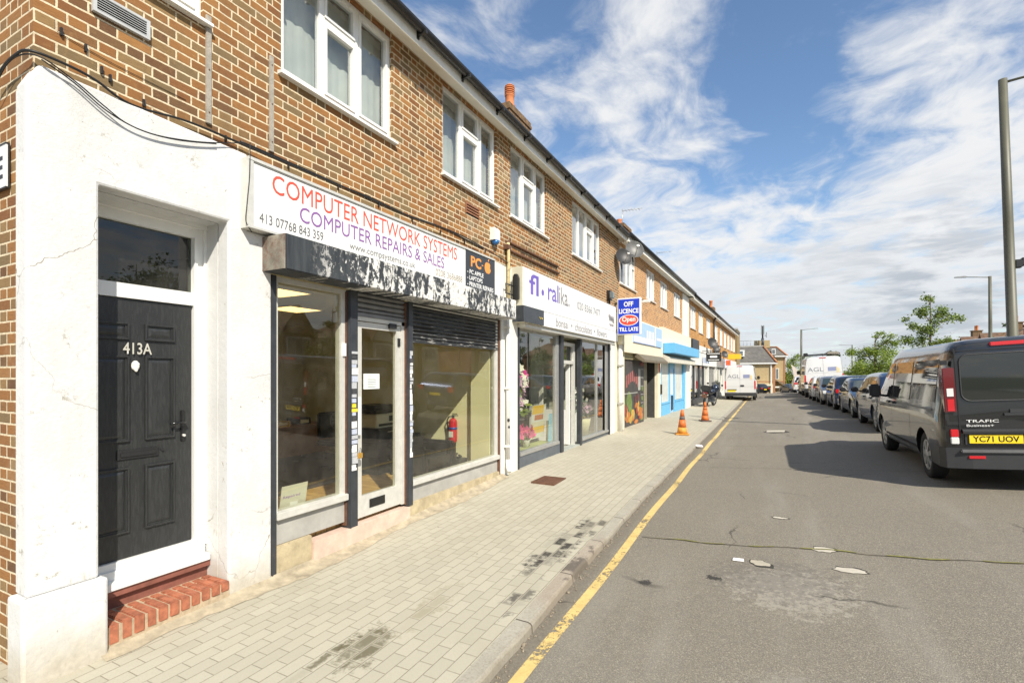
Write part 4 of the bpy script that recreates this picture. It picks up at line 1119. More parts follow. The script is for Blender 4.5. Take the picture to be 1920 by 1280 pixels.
# cables over the corner and along the sign
m_cab = M('black_cable', (.012, .012, .012), .5, var=0)
def cable(name, label, paths, r=.009, clips=()):
    t = thing(name, label, 'cable', paths[0][0])
    for pts in paths:
        sp = []
        P = [Vector(p) for p in pts]
        for i in range(len(P) - 1):
            a, b, c, d = P[max(i - 1, 0)], P[i], P[i + 1], P[min(i + 2, len(P) - 1)]
            for k in range(8):
                u = k / 8; sp.append(.5 * ((2 * b) + (c - a) * u + (2 * a - 5 * b + 4 * c - d) * u * u + (3 * b - a - 3 * c + d) * u ** 3))
        sp.append(P[-1])
        mb = MB(); mb.tube(sp, r, 6); mb.build('wire', m_cab, t)
    for c in clips:
        mb = MB(); mb.box(c[0] - .004, c[0] + .02, c[1] - .006, c[1] + .006, c[2] - .025, c[2] + .025); mb.build('cable_clip', m_black, t)
    return t
xo = XF + .07
cable('power_cable', 'thick black cable draped over the white surround and along the sign top', [
    [(-4.75, 1.34, 3.60), (-4.45, 1.335, 3.76), (-4.2, 1.33, 3.80), (xo - .02, 1.36, 3.80), (xo, 1.55, 3.80), (xo, 1.69, 3.78), (xo - .02, 1.83, 3.74), (xo - .03, 1.98, 3.74), (xo - .03, 2.3, 3.79), (xo - .03, 2.75, 3.80), (xo, 3.2, 3.79), (xo, 3.8, 3.80), (xo, 4.35, 3.815), (xo, 5.0, 3.80), (xo, 5.6, 3.84), (xo, 6.27, 3.85), (xo, 7.0, 3.80), (xo, 7.8, 3.73)],
    [(XF + .012, 2.75, 3.83), (XF + .012, 3.6, 3.835), (XF + .012, 4.8, 3.825), (XF + .012, 5.8, 3.87), (XF + .012, 6.9, 3.83)]], .0085,
    [(XF, 2.0 + k * .62, 3.80) for k in range(9)])
cable('phone_cable', 'thin black cables sagging across the white surround above the black door', [
    [(-4.6, 1.335, 3.62), (-4.3, 1.33, 3.78), (xo, 1.37, 3.775), (xo + .008, 1.55, 3.72), (xo + .01, 1.72, 3.63), (xo + .01, 1.86, 3.57), (xo + .008, 2.05, 3.57), (xo + .008, 2.3, 3.63), (xo + .005, 2.5, 3.70), (xo, 2.72, 3.79)],
    [(xo, 1.40, 3.765), (xo + .01, 1.56, 3.70), (xo + .012, 1.74, 3.60), (xo + .012, 1.95, 3.56), (xo + .01, 2.2, 3.595), (xo + .006, 2.5, 3.69)],
    [(XF + .16, 2.74, 3.78), (XF + .16, 2.735, 3.5), (XF + .155, 2.715, 3.25), (XF + .15, 2.71, 3.1), (XF + .10, 2.80, 3.04)]], .0045)
cable('old_wire', 'stub of old wire clipped to brickwork beside the building corner', [[(XF + .006, 1.50, 4.02), (XF + .006, 1.8, 3.985), (XF + .004, 2.3, 3.97)]], .002, [(XF, 1.52, 4.03), (XF, 1.65, 4.0), (XF, 1.74, 3.9), (XF, 1.79, 3.87)])

# street name plate round the corner
t = thing('street_sign', 'white street name plate with black lettering on the side wall', 'street sign', (-4.8, 1.37, 3.0))
mb = MB(); mb.box(-5.40, -4.425, 1.36, 1.375, 3.03, 3.31); mb.build('plate', m_white, t)
mb = MB()
mb.box(-5.41, -4.42, 1.356, 1.378, 3.31, 3.318); mb.box(-5.41, -4.42, 1.356, 1.378, 3.022, 3.03); mb.box(-4.425, -4.42, 1.368, 1.378, 3.03, 3.31)
mb.build('frame', m_black, t)
letters('SE', m_ytext, (-4.70, 1.358, 3.09), (1, 0, 0), UZ, .225, .15, t, bold=.02)

# bulkhead light over the florist corner, small white box, lamp
t = thing('bulkhead_light', 'black wall lantern on the brick corner above the florist sign', 'wall light', (XF + .06, 14.0, 3.85))
mb = MB(); mb.box(XF + .001, XF + .10, 13.78, 14.02, 3.92, 4.20, .01); mb.build('lamp_body', m_black, t)
mb = MB(); mb.box(XF + .10, XF + .20, 13.72, 13.92, 3.95, 4.14, .02); mb.build('lens', M('grey_lens', (.14, .17, .18), .12, var=.1), t)
mb = MB(); mb.tube([(XF + .06, 13.9, 3.92), (XF + .06, 13.9, 3.80), (XF + .03, 13.9, 3.74)], .02, 6); mb.build('bracket', m_black, t)

# projecting off licence sign
t = thing('projecting_sign', 'blue projecting off licence sign with red open oval on the shop corner', 'projecting sign', (-3.66, 14.6, 2.95))
mb = MB(); mb.box(-4.0, -3.30, 14.55, 14.65, 2.97, 4.06, .01); mb.build('sign_box', m_white, t)
mb = MB(); mb.box(-3.965, -3.345, 14.542, 14.55, 3.005, 4.02); fc = mb.build('blue_face', m_blue, t)
yy = 14.5415
letters('OFF', m_txw, (-3.80, yy, 3.80), (1, 0, 0), UZ, .28, .15, fc, bold=.03)
letters('LICENCE', m_txw, (-3.945, yy, 3.60), (1, 0, 0), UZ, .58, .14, fc, bold=.03)
letters('TILL LATE', m_txw, (-3.935, yy, 3.075), (1, 0, 0), UZ, .56, .115, fc, bold=.03)
mb = MB(); mb.disc((-3.655, 14.5418, 3.40), .285, 1, 32, .58); mb.build('white_oval', m_txw, fc)
mb = MB(); mb.disc((-3.655, 14.5412, 3.40), .262, 1, 32, .56); ov = mb.build('red_oval', m_red, fc)
letters('Open', m_txw, (-3.85, 14.5408, 3.315), (1, 0, 0), UZ, .39, .19, ov, bold=.02)
mb = MB(); mb.box(-4.1, -4.0, 14.58, 14.62, 3.1, 3.14); mb.box(-4.1, -4.0, 14.58, 14.62, 3.9, 3.94); mb.build('bracket', m_black, t)
# white pipe and boxes under it
t = thing('drainpipe', 'white pipe standing against the shop corner below the blue sign', 'drainpipe', (XF + .12, 14.9, .05))
mb = MB(); mb.tube([(XF + .10, 14.9, .03), (XF + .10, 14.9, 2.72)], .07, 12); mb.build('pipe', m_paint, t)
mb = MB(); mb.box(XF + .04, XF + .20, 14.80, 15.0, 2.72, 2.96); mb.build('junction_box', M('yellowed_box', (.70, .64, .46), .6, var=.1), t)
mb = MB(); mb.box(XF + .03, XF + .18, 14.80, 14.99, 2.05, 2.10); mb.box(XF + .03, XF + .18, 14.80, 14.99, .9, .95); mb.build('clip', m_alu2, t)
t = thing('meter_box', 'small grey meter box at the far end of the florist sign', 'meter box', (XF + .1, 14.2, 2.75))
mb = MB(); mb.box(XF + .051, XF + .16, 14.05, 14.4, 2.76, 3.02, .01); mb.build('case', m_alu2, t)
mb = MB(); mb.box(XF + .055, XF + .158, 14.06, 14.39, 3.02, 3.06); mb.build('lid', m_black, t)

# ---------------------------------------------------------------- things inside the computer shop
t = thing('fire_extinguisher', 'red fire extinguisher hanging on the cream wall inside the computer shop', 'fire extinguisher', (-4.97, 7.33, .62))
ex, ey = -4.97, 7.335
mb = MB(); mb.lathe([(.05, .60), (.072, .615), (.075, .64), (.075, .95), (.066, .995), (.035, 1.025), (.022, 1.03)], (ex, ey, 0), 18); mb.build('cylinder', m_lampred, t)
mb = MB(); mb.lathe([(.0755, .83), (.0758, .83), (.0758, .87), (.0755, .87)], (ex, ey, 0), 18); mb.build('blue_band', M('blue_band', (.05, .08, .4), .4), t)
mb = MB(); mb.prism([(ex - .04, .70), (ex + .045, .70), (ex + .045, .80), (ex - .04, .80)], 1, ey - .078, ey - .070); mb.build('label_panel', m_white, t)
mb = MB(); mb.lathe([(.022, 1.03), (.028, 1.05), (.02, 1.07)], (ex, ey, 0), 10); mb.box(ex - .02, ex + .10, ey - .012, ey + .012, 1.07, 1.085); mb.box(ex - .02, ex + .085, ey - .010, ey + .010, 1.10, 1.112); mb.build('valve', m_black, t)
mb = MB(); mb.tube([(ex - .02, ey, 1.06), (ex - .09, ey, 1.05), (ex - .13, ey, .98), (ex - .11, ey, .85), (ex - .085, ey, .72)], .012, 6); mb.build('hose', m_black, t)

def desk():
    t = thing('office_desk', 'wooden office desk at the back of the computer shop', 'desk', (-7.9, 6.1, .19))
    mb = MB(); mb.box(-8.3, -7.5, 5.2, 6.95, .84, .875, .005); mb.build('desktop', M('desk_wood', (.30, .15, .06), .4, var=.2, vs=4), t)
    mb = MB(); mb.box(-7.55, -7.52, 5.3, 6.9, .35, .84); mb.build('front_panel', M('desk_wood_panel', (.26, .13, .055), .45, var=.2), t)
    for y in (5.28, 6.82):
        mb = MB(); mb.box(-8.2, -7.6, y - .03, y + .03, .19, .84); mb.build('leg', m_alu2, t)
desk()
def monitor(x, y, lab):
    t = thing('computer_monitor', lab, 'monitor', (x, y, .875))
    mb = MB(); mb.box(x - .02, x + .02, y - .26, y + .26, 1.0, 1.32, .01); mb.build('screen', m_black, t)
    mb = MB(); mb.box(x - .02, x + .02, y - .03, y + .03, .88, 1.0); mb.box(x - .1, x + .1, y - .12, y + .12, .876, .89); mb.build('stand', m_black, t)
monitor(-8.05, 5.45, 'black computer monitor standing on the wooden desk in the shop')
t = thing('cardboard_tray', 'yellow tray of papers lying on the office desk', 'tray', (-7.75, 5.9, .876))
mb = MB(); mb.box(-7.95, -7.58, 5.65, 6.05, .876, .90); mb.box(-7.95, -7.58, 5.65, 5.665, .9, .97); mb.box(-7.95, -7.58, 6.035, 6.05, .9, .97); mb.build('tray_body', M('yellow_card', (.60, .38, .05), .7), t)
mb = MB(); mb.box(-7.92, -7.6, 5.68, 6.02, .905, .95); mb.build('papers', m_white, t)
t = thing('box_file', 'dark box file standing on the end of the office desk', 'box file', (-7.9, 6.5, .876))
mb = MB(); mb.box(-8.0, -7.7, 6.3, 6.6, .876, .99); mb.build('case', m_black, t)
mb = MB(); mb.box(-7.699, -7.69, 6.36, 6.54, .90, .96); mb.build('spine_label', m_cream, t)
t = thing('drawer_unit', 'black drawer unit under the printer in the computer shop', 'cabinet', (-5.85, 6.35, .19))
mb = MB(); mb.box(-6.15, -5.55, 6.05, 6.65, .19, .93); mb.build('cabinet_body', m_black, t)
for k in range(3):
    mb = MB(); mb.box(-5.55, -5.535, 6.07, 6.63, .24 + k * .23, .45 + k * .23, .004); dr = mb.build('drawer', m_black, t)
    mb = MB(); mb.box(-5.535, -5.52, 6.27, 6.43, .40 + k * .23, .415 + k * .23); mb.build('handle', m_alu2, dr)
    mb = MB(); mb.box(-6.13, -5.57, 6.035, 6.049, .24 + k * .23, .45 + k * .23); mb.build('side_panel', m_dkgrey, t)
t = thing('printer', 'cream and black office printer on the black drawer unit', 'printer', (-5.85, 6.35, .93))
mb = MB(); mb.box(-6.12, -5.60, 6.08, 6.62, .931, 1.16, .01); mb.build('body', M('printer_cream', (.58, .55, .46), .5, var=.05), t)
mb = MB(); mb.box(-6.10, -5.66, 6.10, 6.60, 1.16, 1.30, .02); mb.box(-6.0, -5.55, 6.02, 6.3, 1.17, 1.23, .01); mb.build('scanner_lid', m_black, t)
mb = MB(); mb.box(-5.60, -5.592, 6.14, 6.54, .96, 1.0); mb.box(-5.60, -5.592, 6.38, 6.54, 1.03, 1.12); mb.build('paper_tray', m_dkgrey, t)
t = thing('armchair', 'black leather armchair inside the computer shop window', 'chair', (-5.05, 6.6, .19))
mb = MB(); mb.box(-5.35, -4.75, 6.3, 6.95, .30, .52, .05); mb.build('seat', m_black, t)
mb = MB(); mb.box(-5.48, -5.32, 6.25, 7.0, .25, .80, .06); mb.build('backrest', m_black, t)
for y in (6.18, 6.96):
    mb = MB(); mb.box(-5.45, -4.72, y, y + .14, .22, .68, .05); mb.build('armrest', m_black, t)
for x, y in ((-5.4, 6.22), (-5.4, 7.05), (-4.8, 6.22), (-4.8, 7.05)):
    mb = MB(); mb.box(x - .02, x + .02, y - .02, y + .02, .19, .24); mb.build('leg', m_black, t)
t = thing('office_chair', 'low black chair beside the printer in the shop', 'chair', (-6.6, 6.3, .19))
mb = MB(); mb.box(-6.85, -6.35, 5.95, 6.5, .60, .68, .03); mb.build('seat', m_black, t)
mb = MB(); mb.box(-6.88, -6.82, 6.0, 6.45, .7, 1.15, .03); mb.build('backrest', m_black, t)
mb = MB(); mb.tube([(-6.6, 6.22, .28), (-6.6, 6.22, .6)], .03, 8); mb.build('stem', m_black, t)
mb = MB()
for k in range(5):
    a = k * 1.257; mb.tube([(-6.6, 6.22, .28), (-6.6 + .28 * math.cos(a), 6.22 + .28 * math.sin(a), .22)], .02, 6)
mb.build('base', m_black, t)
t = thing('cardboard_box', 'tangle of dark cables in a box on the shop floor', 'box', (-4.85, 7.15, .19))
mb = MB(); mb.box(-5.3, -4.65, 7.05, 7.30, .19, .36); mb.build('box_body', m_dkgrey, t)
mb = MB(); mb.tube([(-5.25 + .55 * k / 20, 7.17 + .06 * math.sin(k * 2.1), .40 + .03 * math.sin(k * 1.3)) for k in range(21)], .02, 6); mb.build('cable_coil', m_black, t)
for (x, y), lab in (((-5.55, 4.2), 'glowing square ceiling light nearer the shop window'), ((-6.75, 5.45), 'glowing square ceiling light at the back of the computer shop')):
    t = thing('ceiling_light', lab, 'ceiling light', (x, y, 2.84), group='ceiling panel lights in the computer shop')
    mb = MB(); mb.box(x - .30, x + .30, y - .30, y + .30, 2.842, 2.849); mb.build('diffuser', m_lampY, t)
    mb = MB()
    for q in ((-.32, -.30, -.32, .32), (.30, .32, -.32, .32), (-.30, .30, -.32, -.30), (-.30, .30, .30, .32)): mb.box(x + q[0], x + q[1], y + q[2], y + q[3], 2.835, 2.849)
    mb.build('frame', m_white, t)
t = thing('window_card', 'pale card with purple lettering standing inside the computer shop window', 'card sign', (XG - .08, 3.41, .46))
mb = MB(); mb.prism([(XG - .13, .47), (XG - .125, .47), (XG - .085, .705), (XG - .09, .705)], 1, 3.26, 3.565); mb.build('card', M('pale_card', (.62, .60, .50), .7, var=.03), t)
letters('Computers', M('card_purple', (.30, .16, .42), .5, var=0), (XG - .099, 3.285, .625), UY, (.17, 0, 1), .235, .042, t, bold=.015)
letters('Repaired', MATS['card_purple'], (XG - .107, 3.285, .572), UY, (.17, 0, 1), .20, .036, t, bold=.015)
mb = MB(); mb.box(XG - .113, XG - .111, 3.37, 3.46, .49, .53); mb.build('white_label', m_white, t)
t = thing('window_ledge_board', 'oak board along the inside of the computer shop window', 'shelf', (XG - .15, 3.5, .4))
mb = MB(); mb.box(XG - .30, XG - .085, 3.1, 3.95, .41, .45); mb.build('board', m_wood, t)
mb = MB(); mb.box(XG - .28, XG - .26, 3.12, 3.93, .19, .41); mb.build('upright', m_wood, t)

# ---------------------------------------------------------------- flowers in the florist window
m_pet_w = M('white_petals', (.78, .76, .70), .6, var=.1, vs=20)
m_pet_p = M('pink_petals', (.62, .10, .26), .6, var=.25, vs=20)
m_pet_l = M('lilac_petals', (.62, .40, .58), .6, var=.2, vs=20)
m_pet_m = M('magenta_petals', (.55, .02, .25), .6, var=.2, vs=20)
m_stem = M('stem_green', (.16, .26, .05), .6, var=.3, vs=15)
def blooms(c, spread, n, r, seed):
    r_ = random.Random(seed); mb = MB()
    for _ in range(n):
        p = Vector(c) + Vector((r_.gauss(0, spread[0]), r_.gauss(0, spread[1]), r_.gauss(0, spread[2])))
        nrm = Vector((1, r_.uniform(-1, .6), r_.uniform(-.3, .8))).normalized()
        a = nrm.orthogonal().normalized(); b = nrm.cross(a); k = r_.randint(5, 6); ph = r_.random() * 6
        for i in range(k):
            t = ph + 6.283 * i / k; d = a * math.cos(t) + b * math.sin(t); e = nrm.cross(d)
            q = r * r_.uniform(.8, 1.2)
            mb.face([p, p + d * q * .55 + e * q * .38 + nrm * q * .15, p + d * q + nrm * q * .28, p + d * q * .55 - e * q * .38 + nrm * q * .15])
    return mb
def greens(c, spread, n, r, seed):
    r_ = random.Random(seed); mb = MB()
    for _ in range(n):
        p = Vector(c) + Vector([r_.gauss(0, s) for s in spread]); d = Vector((r_.uniform(-.5, 1), r_.uniform(-1, 1), r_.uniform(-.6, 1))).normalized(); e = d.orthogonal().normalized() * r * .22
        mb.face([p, p + d * r * .5 + e, p + d * r, p + d * r * .5 - e])
    return mb
t = thing('flower_arrangement', 'tall arrangement of white and pink flowers in the florist window', 'flowers', (-4.36, 8.55, .36))
mb = MB(); mb.lathe([(.10, .36), (.12, .38), (.09, .5), (.05, .8), (.06, 1.02), (.10, 1.1)], (-4.36, 8.5, 0), 16); mb.build('vase', m_black, t)
blooms((-4.34, 8.56, 1.62), (.05, .17, .16), 40, .10, 1).build('white_flowers', m_pet_w, t)
blooms((-4.33, 8.62, 1.50), (.05, .15, .15), 26, .10, 2).build('lilac_flowers', m_pet_l, t)
blooms((-4.33, 8.48, 1.76), (.04, .15, .07), 14, .10, 3).build('magenta_flowers', m_pet_m, t)
greens((-4.36, 8.42, 1.30), (.05, .12, .16), 60, .17, 4).build('leaves', m_leaf2, t)
for i, (y, lab) in enumerate(((8.42, 'pink flowers in a white pot at the near end of the florist window'), (8.92, 'pink flowers in a white pot beside the blue board'))):
    t = thing('potted_flowers', lab, 'potted plant', (-4.30, y, .36), group='pots of pink flowers in the florist window')
    mb = MB(); mb.lathe([(.055, .36), (.085, .49), (.09, .50), (.08, .50), (.01, .48)], (-4.30, y, 0), 16); mb.build('pot', m_white, t)
    greens((-4.29, y, .55), (.04, .09, .05), 40, .12, 20 + i).build('leaves', m_leaf2, t)
    blooms((-4.27, y + .02, .66), (.04, .13, .06), 24, .085, 30 + i).build('blossoms', m_pet_p, t)
t = thing('orchid', 'white orchid in a dark planter behind the florist glass', 'potted plant', (-4.52, 8.9, .3))
mb = MB(); mb.box(-4.66, -4.44, 8.55, 9.35, .35, 1.02, .01); mb.build('planter', M('dark_planter', (.05, .042, .038), .6, var=.3), t)
greens((-4.50, 8.95, 1.06), (.06, .16, .05), 30, .18, 41).build('leaves', m_leaf2, t); blooms((-4.46, 9.0, 1.12), (.05, .18, .05), 14, .06, 42).build('blossoms', m_pet_w, t)
M('poster_yellow', (.80, .50, .02), .5, var=.1)
t = thing('poster_stand', 'yellow and pink poster leaning inside the florist window', 'poster', (-4.36, 9.6, .38))
mb = MB(); mb.prism([(-4.40, .45), (-4.385, .45), (-4.315, 1.16), (-4.33, 1.16)], 1, 9.28, 9.98); mb.build('board', m_white, t)
for z0, z1, y0, y1, m in ((.97, 1.15, 9.29, 9.85, 'poster_yellow'), (.56, .70, 9.29, 9.97, 'poster_yellow'), (.84, .95, 9.42, 9.86, 'terracotta'), (.70, .80, 9.30, 9.97, 'cream_fascia')):
    k = lambda z: -4.385 + (z - .45) * .0986 + .002
    mb = MB(); mb.face([(k(z0), y0, z0), (k(z0), y1, z0), (k(z1), y1, z1), (k(z1), y0, z1)]); mb.build('printed_band', MATS[m], t)
t = thing('blue_board', 'narrow light blue board leaning at the end of the florist window', 'board', (-4.2, 9.95, .36))
mb = MB(); mb.prism([(9.84, .36), (10.02, .36), (10.02, .95), (9.90, .95)], 0, -4.22, -4.205); mb.build('panel', M('light_blue_board', (.25, .55, .78), .5, var=.05), t)
mb = MB(); mb.box(-4.30, -4.22, 9.92, 9.98, .36, .80); mb.build('prop', m_alu2, t)
t = thing('display_shelf', 'green cloth covered display shelf inside the florist window', 'shelf', (-4.5, 9.0, .1))
mb = MB(); mb.box(-4.85, -4.19, 8.17, 10.0, .31, .352); mb.build('cloth', M('pale_green_cloth', (.45, .50, .22), .8, var=.1), t)
mb = MB(); mb.box(-4.8, -4.25, 8.2, 9.95, .1, .31); mb.build('base', m_dark, t)
t = thing('plant_stand', 'white stand with grey green plant in the farther florist window', 'potted plant', (-4.5, 12.1, .1))
mb = MB(); mb.box(-4.65, -4.35, 11.9, 12.35, .1, .85, .01); mb.build('stand', m_white, t)
greens((-4.42, 12.15, 1.15), (.08, .2, .14), 90, .14, 51).build('leaves', M('grey_green', (.20, .24, .18), .7, var=.3), t); blooms((-4.38, 12.2, 1.2), (.06, .2, .12), 18, .06, 52).build('blossoms', m_pet_w, t)
t = thing('flower_basket', 'basket of small lilac flowers in the farther florist window', 'flowers', (-4.4, 12.8, .5))
mb = MB(); mb.lathe([(.12, .22), (.17, .5), (.19, .62), (.15, .6)], (-4.42, 12.75, 0), 14); mb.build('basket', m_cream, t)
greens((-4.40, 12.75, .80), (.07, .28, .06), 70, .14, 61).build('leaves', M('grey_green', (.2, .24, .18)), t); blooms((-4.36, 12.75, .90), (.06, .3, .06), 34, .055, 62).build('blossoms', m_pet_l, t)
# ---------------------------------------------------------------- second terrace, turned slightly along the street
FRAME = Matrix.Translation((-4.1, 15.1, 0)) @ Matrix.Rotation(R(-1.4), 4, 'Z')
def zg(y): return .085 + drop(15 + y)

def win(parent, y0, y1, z0, z1, n=3, vent=None):
    return casement(parent, y0, y1, z0, z1, 0, [i / n for i in range(1, n)], vent, inset=.03, curtain=m_curtw)

tb = thing('shop_building', 'tan brick terrace with the fruit shop and bright blue shop below', 'building', (0, 0, .05))
A_W = [(.08, 1.95, 4.66, 5.80), (3.5, 4.85, 4.64, 5.75), (5.85, 7.3, 4.62, 5.70), (8.7, 10.35, 4.55, 5.66)]
mb = MB()
wall_x(mb, 0, 0.01, 12.6, 3.55, 6.0, A_W, .18)
mb.face([(0, .01, 3.5), (0, .01, 6.0), (-8, .01, 6.0), (-8, .01, 3.5)]); mb.face([(0, 12.6, 0), (0, 12.6, 6.0), (-8, 12.6, 6.0), (-8, 12.6, 0)])
mb.face([(-8, .01, 0), (-8, .01, 6.0), (-8, 12.6, 6.0), (-8, 12.6, 0)])
mb.build('brick_wall', brick_b, tb)
for (a, b, c, d), n in zip(A_W, (4, 3, 3, 3)): win(tb, a, b, c, d, n, n - 1 if n == 4 else None)
mb = MB(); mb.box(.001, .30, .0, 12.6, 5.93, 5.95); mb.box(.30, .32, .0, 12.6, 5.86, 6.10); mb.box(-.1, .319, -.02, -.001, 5.86, 6.1); mb.build('eaves_board', m_soffit, tb)
mb = MB(); mb.tube([(.38, -.05, 6.06), (.38, 12.6, 6.06)], .062, 10); mb.build('gutter', m_gut, tb)
mb = MB(); mb.prism([(.34, 6.11), (.34, 6.14), (-3.6, 9.0), (-7.9, 6.14), (-7.9, 6.11)], 1, .0, 12.6); mb.build('roof', m_tile, tb)
mb = MB(); mb.box(-2.6, -2.0, 15.4 - 8, 16.6 - 8, 6.9, 8.6); mb.box(-2.65, -1.95, 7.35, 8.65, 8.6, 8.75); ch = mb.build('chimney', MATS['sooty_brick'], tb)
mb = MB(); mb.lathe([(.14, 8.75), (.11, 8.8), (.11, 9.0), (.13, 9.05)], (-2.3, 7.8, 0), 12); mb.build('chimney_pot', m_terr, ch)
mb = MB(); mb.box(.002, .05, 10.8, 12.58, 2.9, 5.86); mb.build('white_panel', m_paint, tb)
# dark party strip and fruit shop below
mb = MB(); mb.box(-.3, .03, 0.0, .5, .0, 3.55); mb.build('pier', m_pillar, tb)
mb = MB(); mb.box(-.06, .16, 0.05, 5.55, 2.50, 3.64); mb.build('fascia_board', m_pillar, tb)
mb = MB(); mb.box(.161, .20, 1.0, 5.2, 2.86, 3.58); sg = mb.build('fascia_sign', m_pblue, tb)
mb = MB(); mb.box(.2, .204, 1.0, 3.9, 2.88, 3.08); mb.box(.2, .204, 4.3, 5.1, 3.1, 3.2); mb.build('pale_band', M('pale_lilac', (.68, .66, .78), .5), sg)
mb = MB()
for y, w in ((2.7, .16), (2.98, .30), (3.42, .10), (3.62, .16)): mb.box(.2045, .208, y, y + w, 2.95, 3.36)
mb.build('white_marks', m_txw, sg)
mb = MB(); mb.box(.2, .205, 3.98, 4.12, 2.86, 3.58); mb.build('divider', m_pillar, sg)
mb = MB(); mb.prism([(.17, 2.50), (.40, 2.30), (.40, 2.22), (.34, 2.22), (-.0, 2.44)], 1, 1.6, 5.4); mb.build('awning_cassette', M('beige_awning', (.15, .125, .085), .6, var=.15), tb)
mb = MB(); mb.box(-.02, .0, .55, 5.2, 2.30, 2.5); mb.build('shutter_roll', M('khaki_shutter', (.30, .27, .15), .6, var=.2), tb)
# printed shutter panel with fruit, drawn as flat shapes
mb = MB(); mb.box(-.09, -.05, .5, 3.3, .02, 2.32); pz = mb.build('printed_panel', M('print_charcoal', (.055, .05, .048), .5, var=.2, vs=3), tb)
def blob(mb, y, z, ry, rz, x=-.048, n=12, j=.2, seed=0):
    r_ = random.Random(seed + int(y * 100) + int(z * 1000))
    mb.face([(x + .0006 * r_.random(), y + ry * math.cos(6.283 * k / n) * (1 + r_.uniform(-j, j)), z + rz * math.sin(6.283 * k / n) * (1 + r_.uniform(-j, j))) for k in range(n)])
r_ = random.Random(5)
def fruit(name, col, pts, x):
    mb = MB()
    for i, (y, z, a, b) in enumerate(pts): blob(mb, y, z, a, b, x + .0007 * i, seed=i)
    return mb.build(name, M('print_' + name, col, .5, var=.35, vs=9), pz)
fruit('leaf_green', (.13, .19, .05), [(1.35, .92, .30, .30), (1.5, .75, .22, .30), (.75, .85, .15, .25), (2.95, .22, .25, .07), (.7, .4, .12, .12), (3.05, .95, .12, .10), (3.05, .62, .12, .1), (3.05, 1.3, .12, .1)], -.049)
fruit('orange_fruit', (.42, .15, .035), [(1.2, .40, .35, .16), (1.75, .35, .28, .13), (2.75, .48, .38, .17), (2.3, .72, .30, .12), (2.95, .33, .2, .14), (2.2, .18, .25, .08)], -.044)
fruit('yellow_fruit', (.46, .30, .06), [(1.75, .46, .22, .17), (1.45, .28, .20, .10), (2.45, .60, .16, .10), (1.05, .55, .10, .18), (2.5, .78, .1, .1)], -.038)
fruit('red_fruit', (.26, .05, .04), [(.9, .62, .16, .2), (2.25, .55, .14, .12), (2.4, 1.0, .06, .14), (2.1, .95, .05, .14), (2.6, .3, .14, .06), (.62, 1.15, .09, .35), (2.95, 2.18, .22, .08)], -.033)
mb = MB()
for k in range(7):
    y = .95 + k * .24; zt = 1.95 - .05 * abs(k - 3); zb = 1.30 + .26 * math.sin(math.pi * (k + .5) / 7)
    mb.prism([(y, zb), (y + .17, zb + .03), (y + .15, zt), (y + .02, zt - .05)], 0, -.05, -.0475)
mb.build('red_lettering', M('print_dull_red', (.34, .10, .09), .5, var=.3), pz)
mb = MB()
for k in range(5): mb.box(-.05, -.04, 2.85, 3.2, .78 + k * .30, .80 + k * .30); 
mb.build('shelf_edges', M('print_grey', (.35, .36, .33), .5), pz)
mb = MB(); mb.box(-.05, -.0462, .6, 2.4, 1.16, 1.19); mb.box(-.05, -.0462, 2.5, 2.8, 1.25, 2.0); mb.build('print_panels', MATS['print_grey'], pz)
mb = MB(); mb.box(-1.4, -1.35, 3.3, 5.1, .0, 2.5); mb.box(-1.35, -.06, 5.05, 5.1, 0, 2.5); mb.build('doorway_lining', m_dark, tb)
mb = MB(); mb.box(-.25, -.2, 3.35, 4.4, .08, 2.3); mb.build('half_shutter', M('olive_grey_shutter', (.24, .22, .15), .6, var=.15), tb)
mb = MB(); mb.box(-.3, .06, 5.1, 5.65, .02, 2.5); mb.build('pier', m_pillar, tb)
mb = MB(); mb.box(.061, .09, 5.3, 5.42, 1.9, 2.45); mb.build('red_strip', M('orange_red', (.70, .14, .05), .5), tb)
mb = MB(); mb.box(.061, .12, 5.55, 5.65, 1.0, 1.4); mb.build('black_box', m_black, tb)
# blue shop
mb = MB(); mb.box(-.10, .15, 5.56, 12.55, 2.62, 3.74); mb.build('cream_fascia', m_pillar, tb)
mb = MB(); mb.box(.152, .62, 5.6, 12.2, 2.66, 3.08, .015); mb.build('blue_shutter_box', m_sky_blue, tb)
mb = MB(); mb.prism([(.16, 2.62), (.42, 2.50), (.42, 2.30), (.36, 2.27), (.10, 2.44)], 1, 5.6, 12.2); mb.build('awning_cassette', M('white_awning', (.60, .57, .48), .6, var=.12), tb)
mb = MB()
mb.box(-.12, .03, 5.66, 5.95, .05, 2.62); mb.box(-.12, .02, 5.95, 7.7, .05, .56); mb.box(-.12, .02, 8.9, 11.0, .05, .55); mb.box(-.12, .05, 11.0, 11.45, .05, 2.62)
mb.box(-.12, .01, 7.7, 7.85, .05, 2.62); mb.box(-.12, .01, 8.75, 8.9, .05, 2.62); mb.box(-.10, .0, 7.85, 8.75, 2.05, 2.62); mb.box(-.12, .05, 5.95, 7.7, .56, .60); mb.box(-.12, .05, 8.9, 11.0, .55, .59)
bf = mb.build('blue_shopfront', m_sky_blue, tb)
for a, b in ((5.95, 7.7), (8.9, 11.0)):
    mb = MB(); mb.face([(-.04, a, .6), (-.04, b, .6), (-.04, b, 2.62), (-.04, a, 2.62)]); mb.build('display_window', g_shop, bf)
for a, b in ((5.97, 7.68), (8.92, 10.98)):
    mb = MB(); mb.box(-.039, -.034, a, b, .62, 2.6); mb.build('window_film', M('whitewashed_film', (.58, .60, .56), .35, var=.14, vs=2), bf)
mb = MB(); mb.box(-.10, -.03, 7.87, 8.73, .08, 2.05); bd = mb.build('shop_door', M('pale_blue_paint', (.34, .52, .74), .45, var=.08), bf)
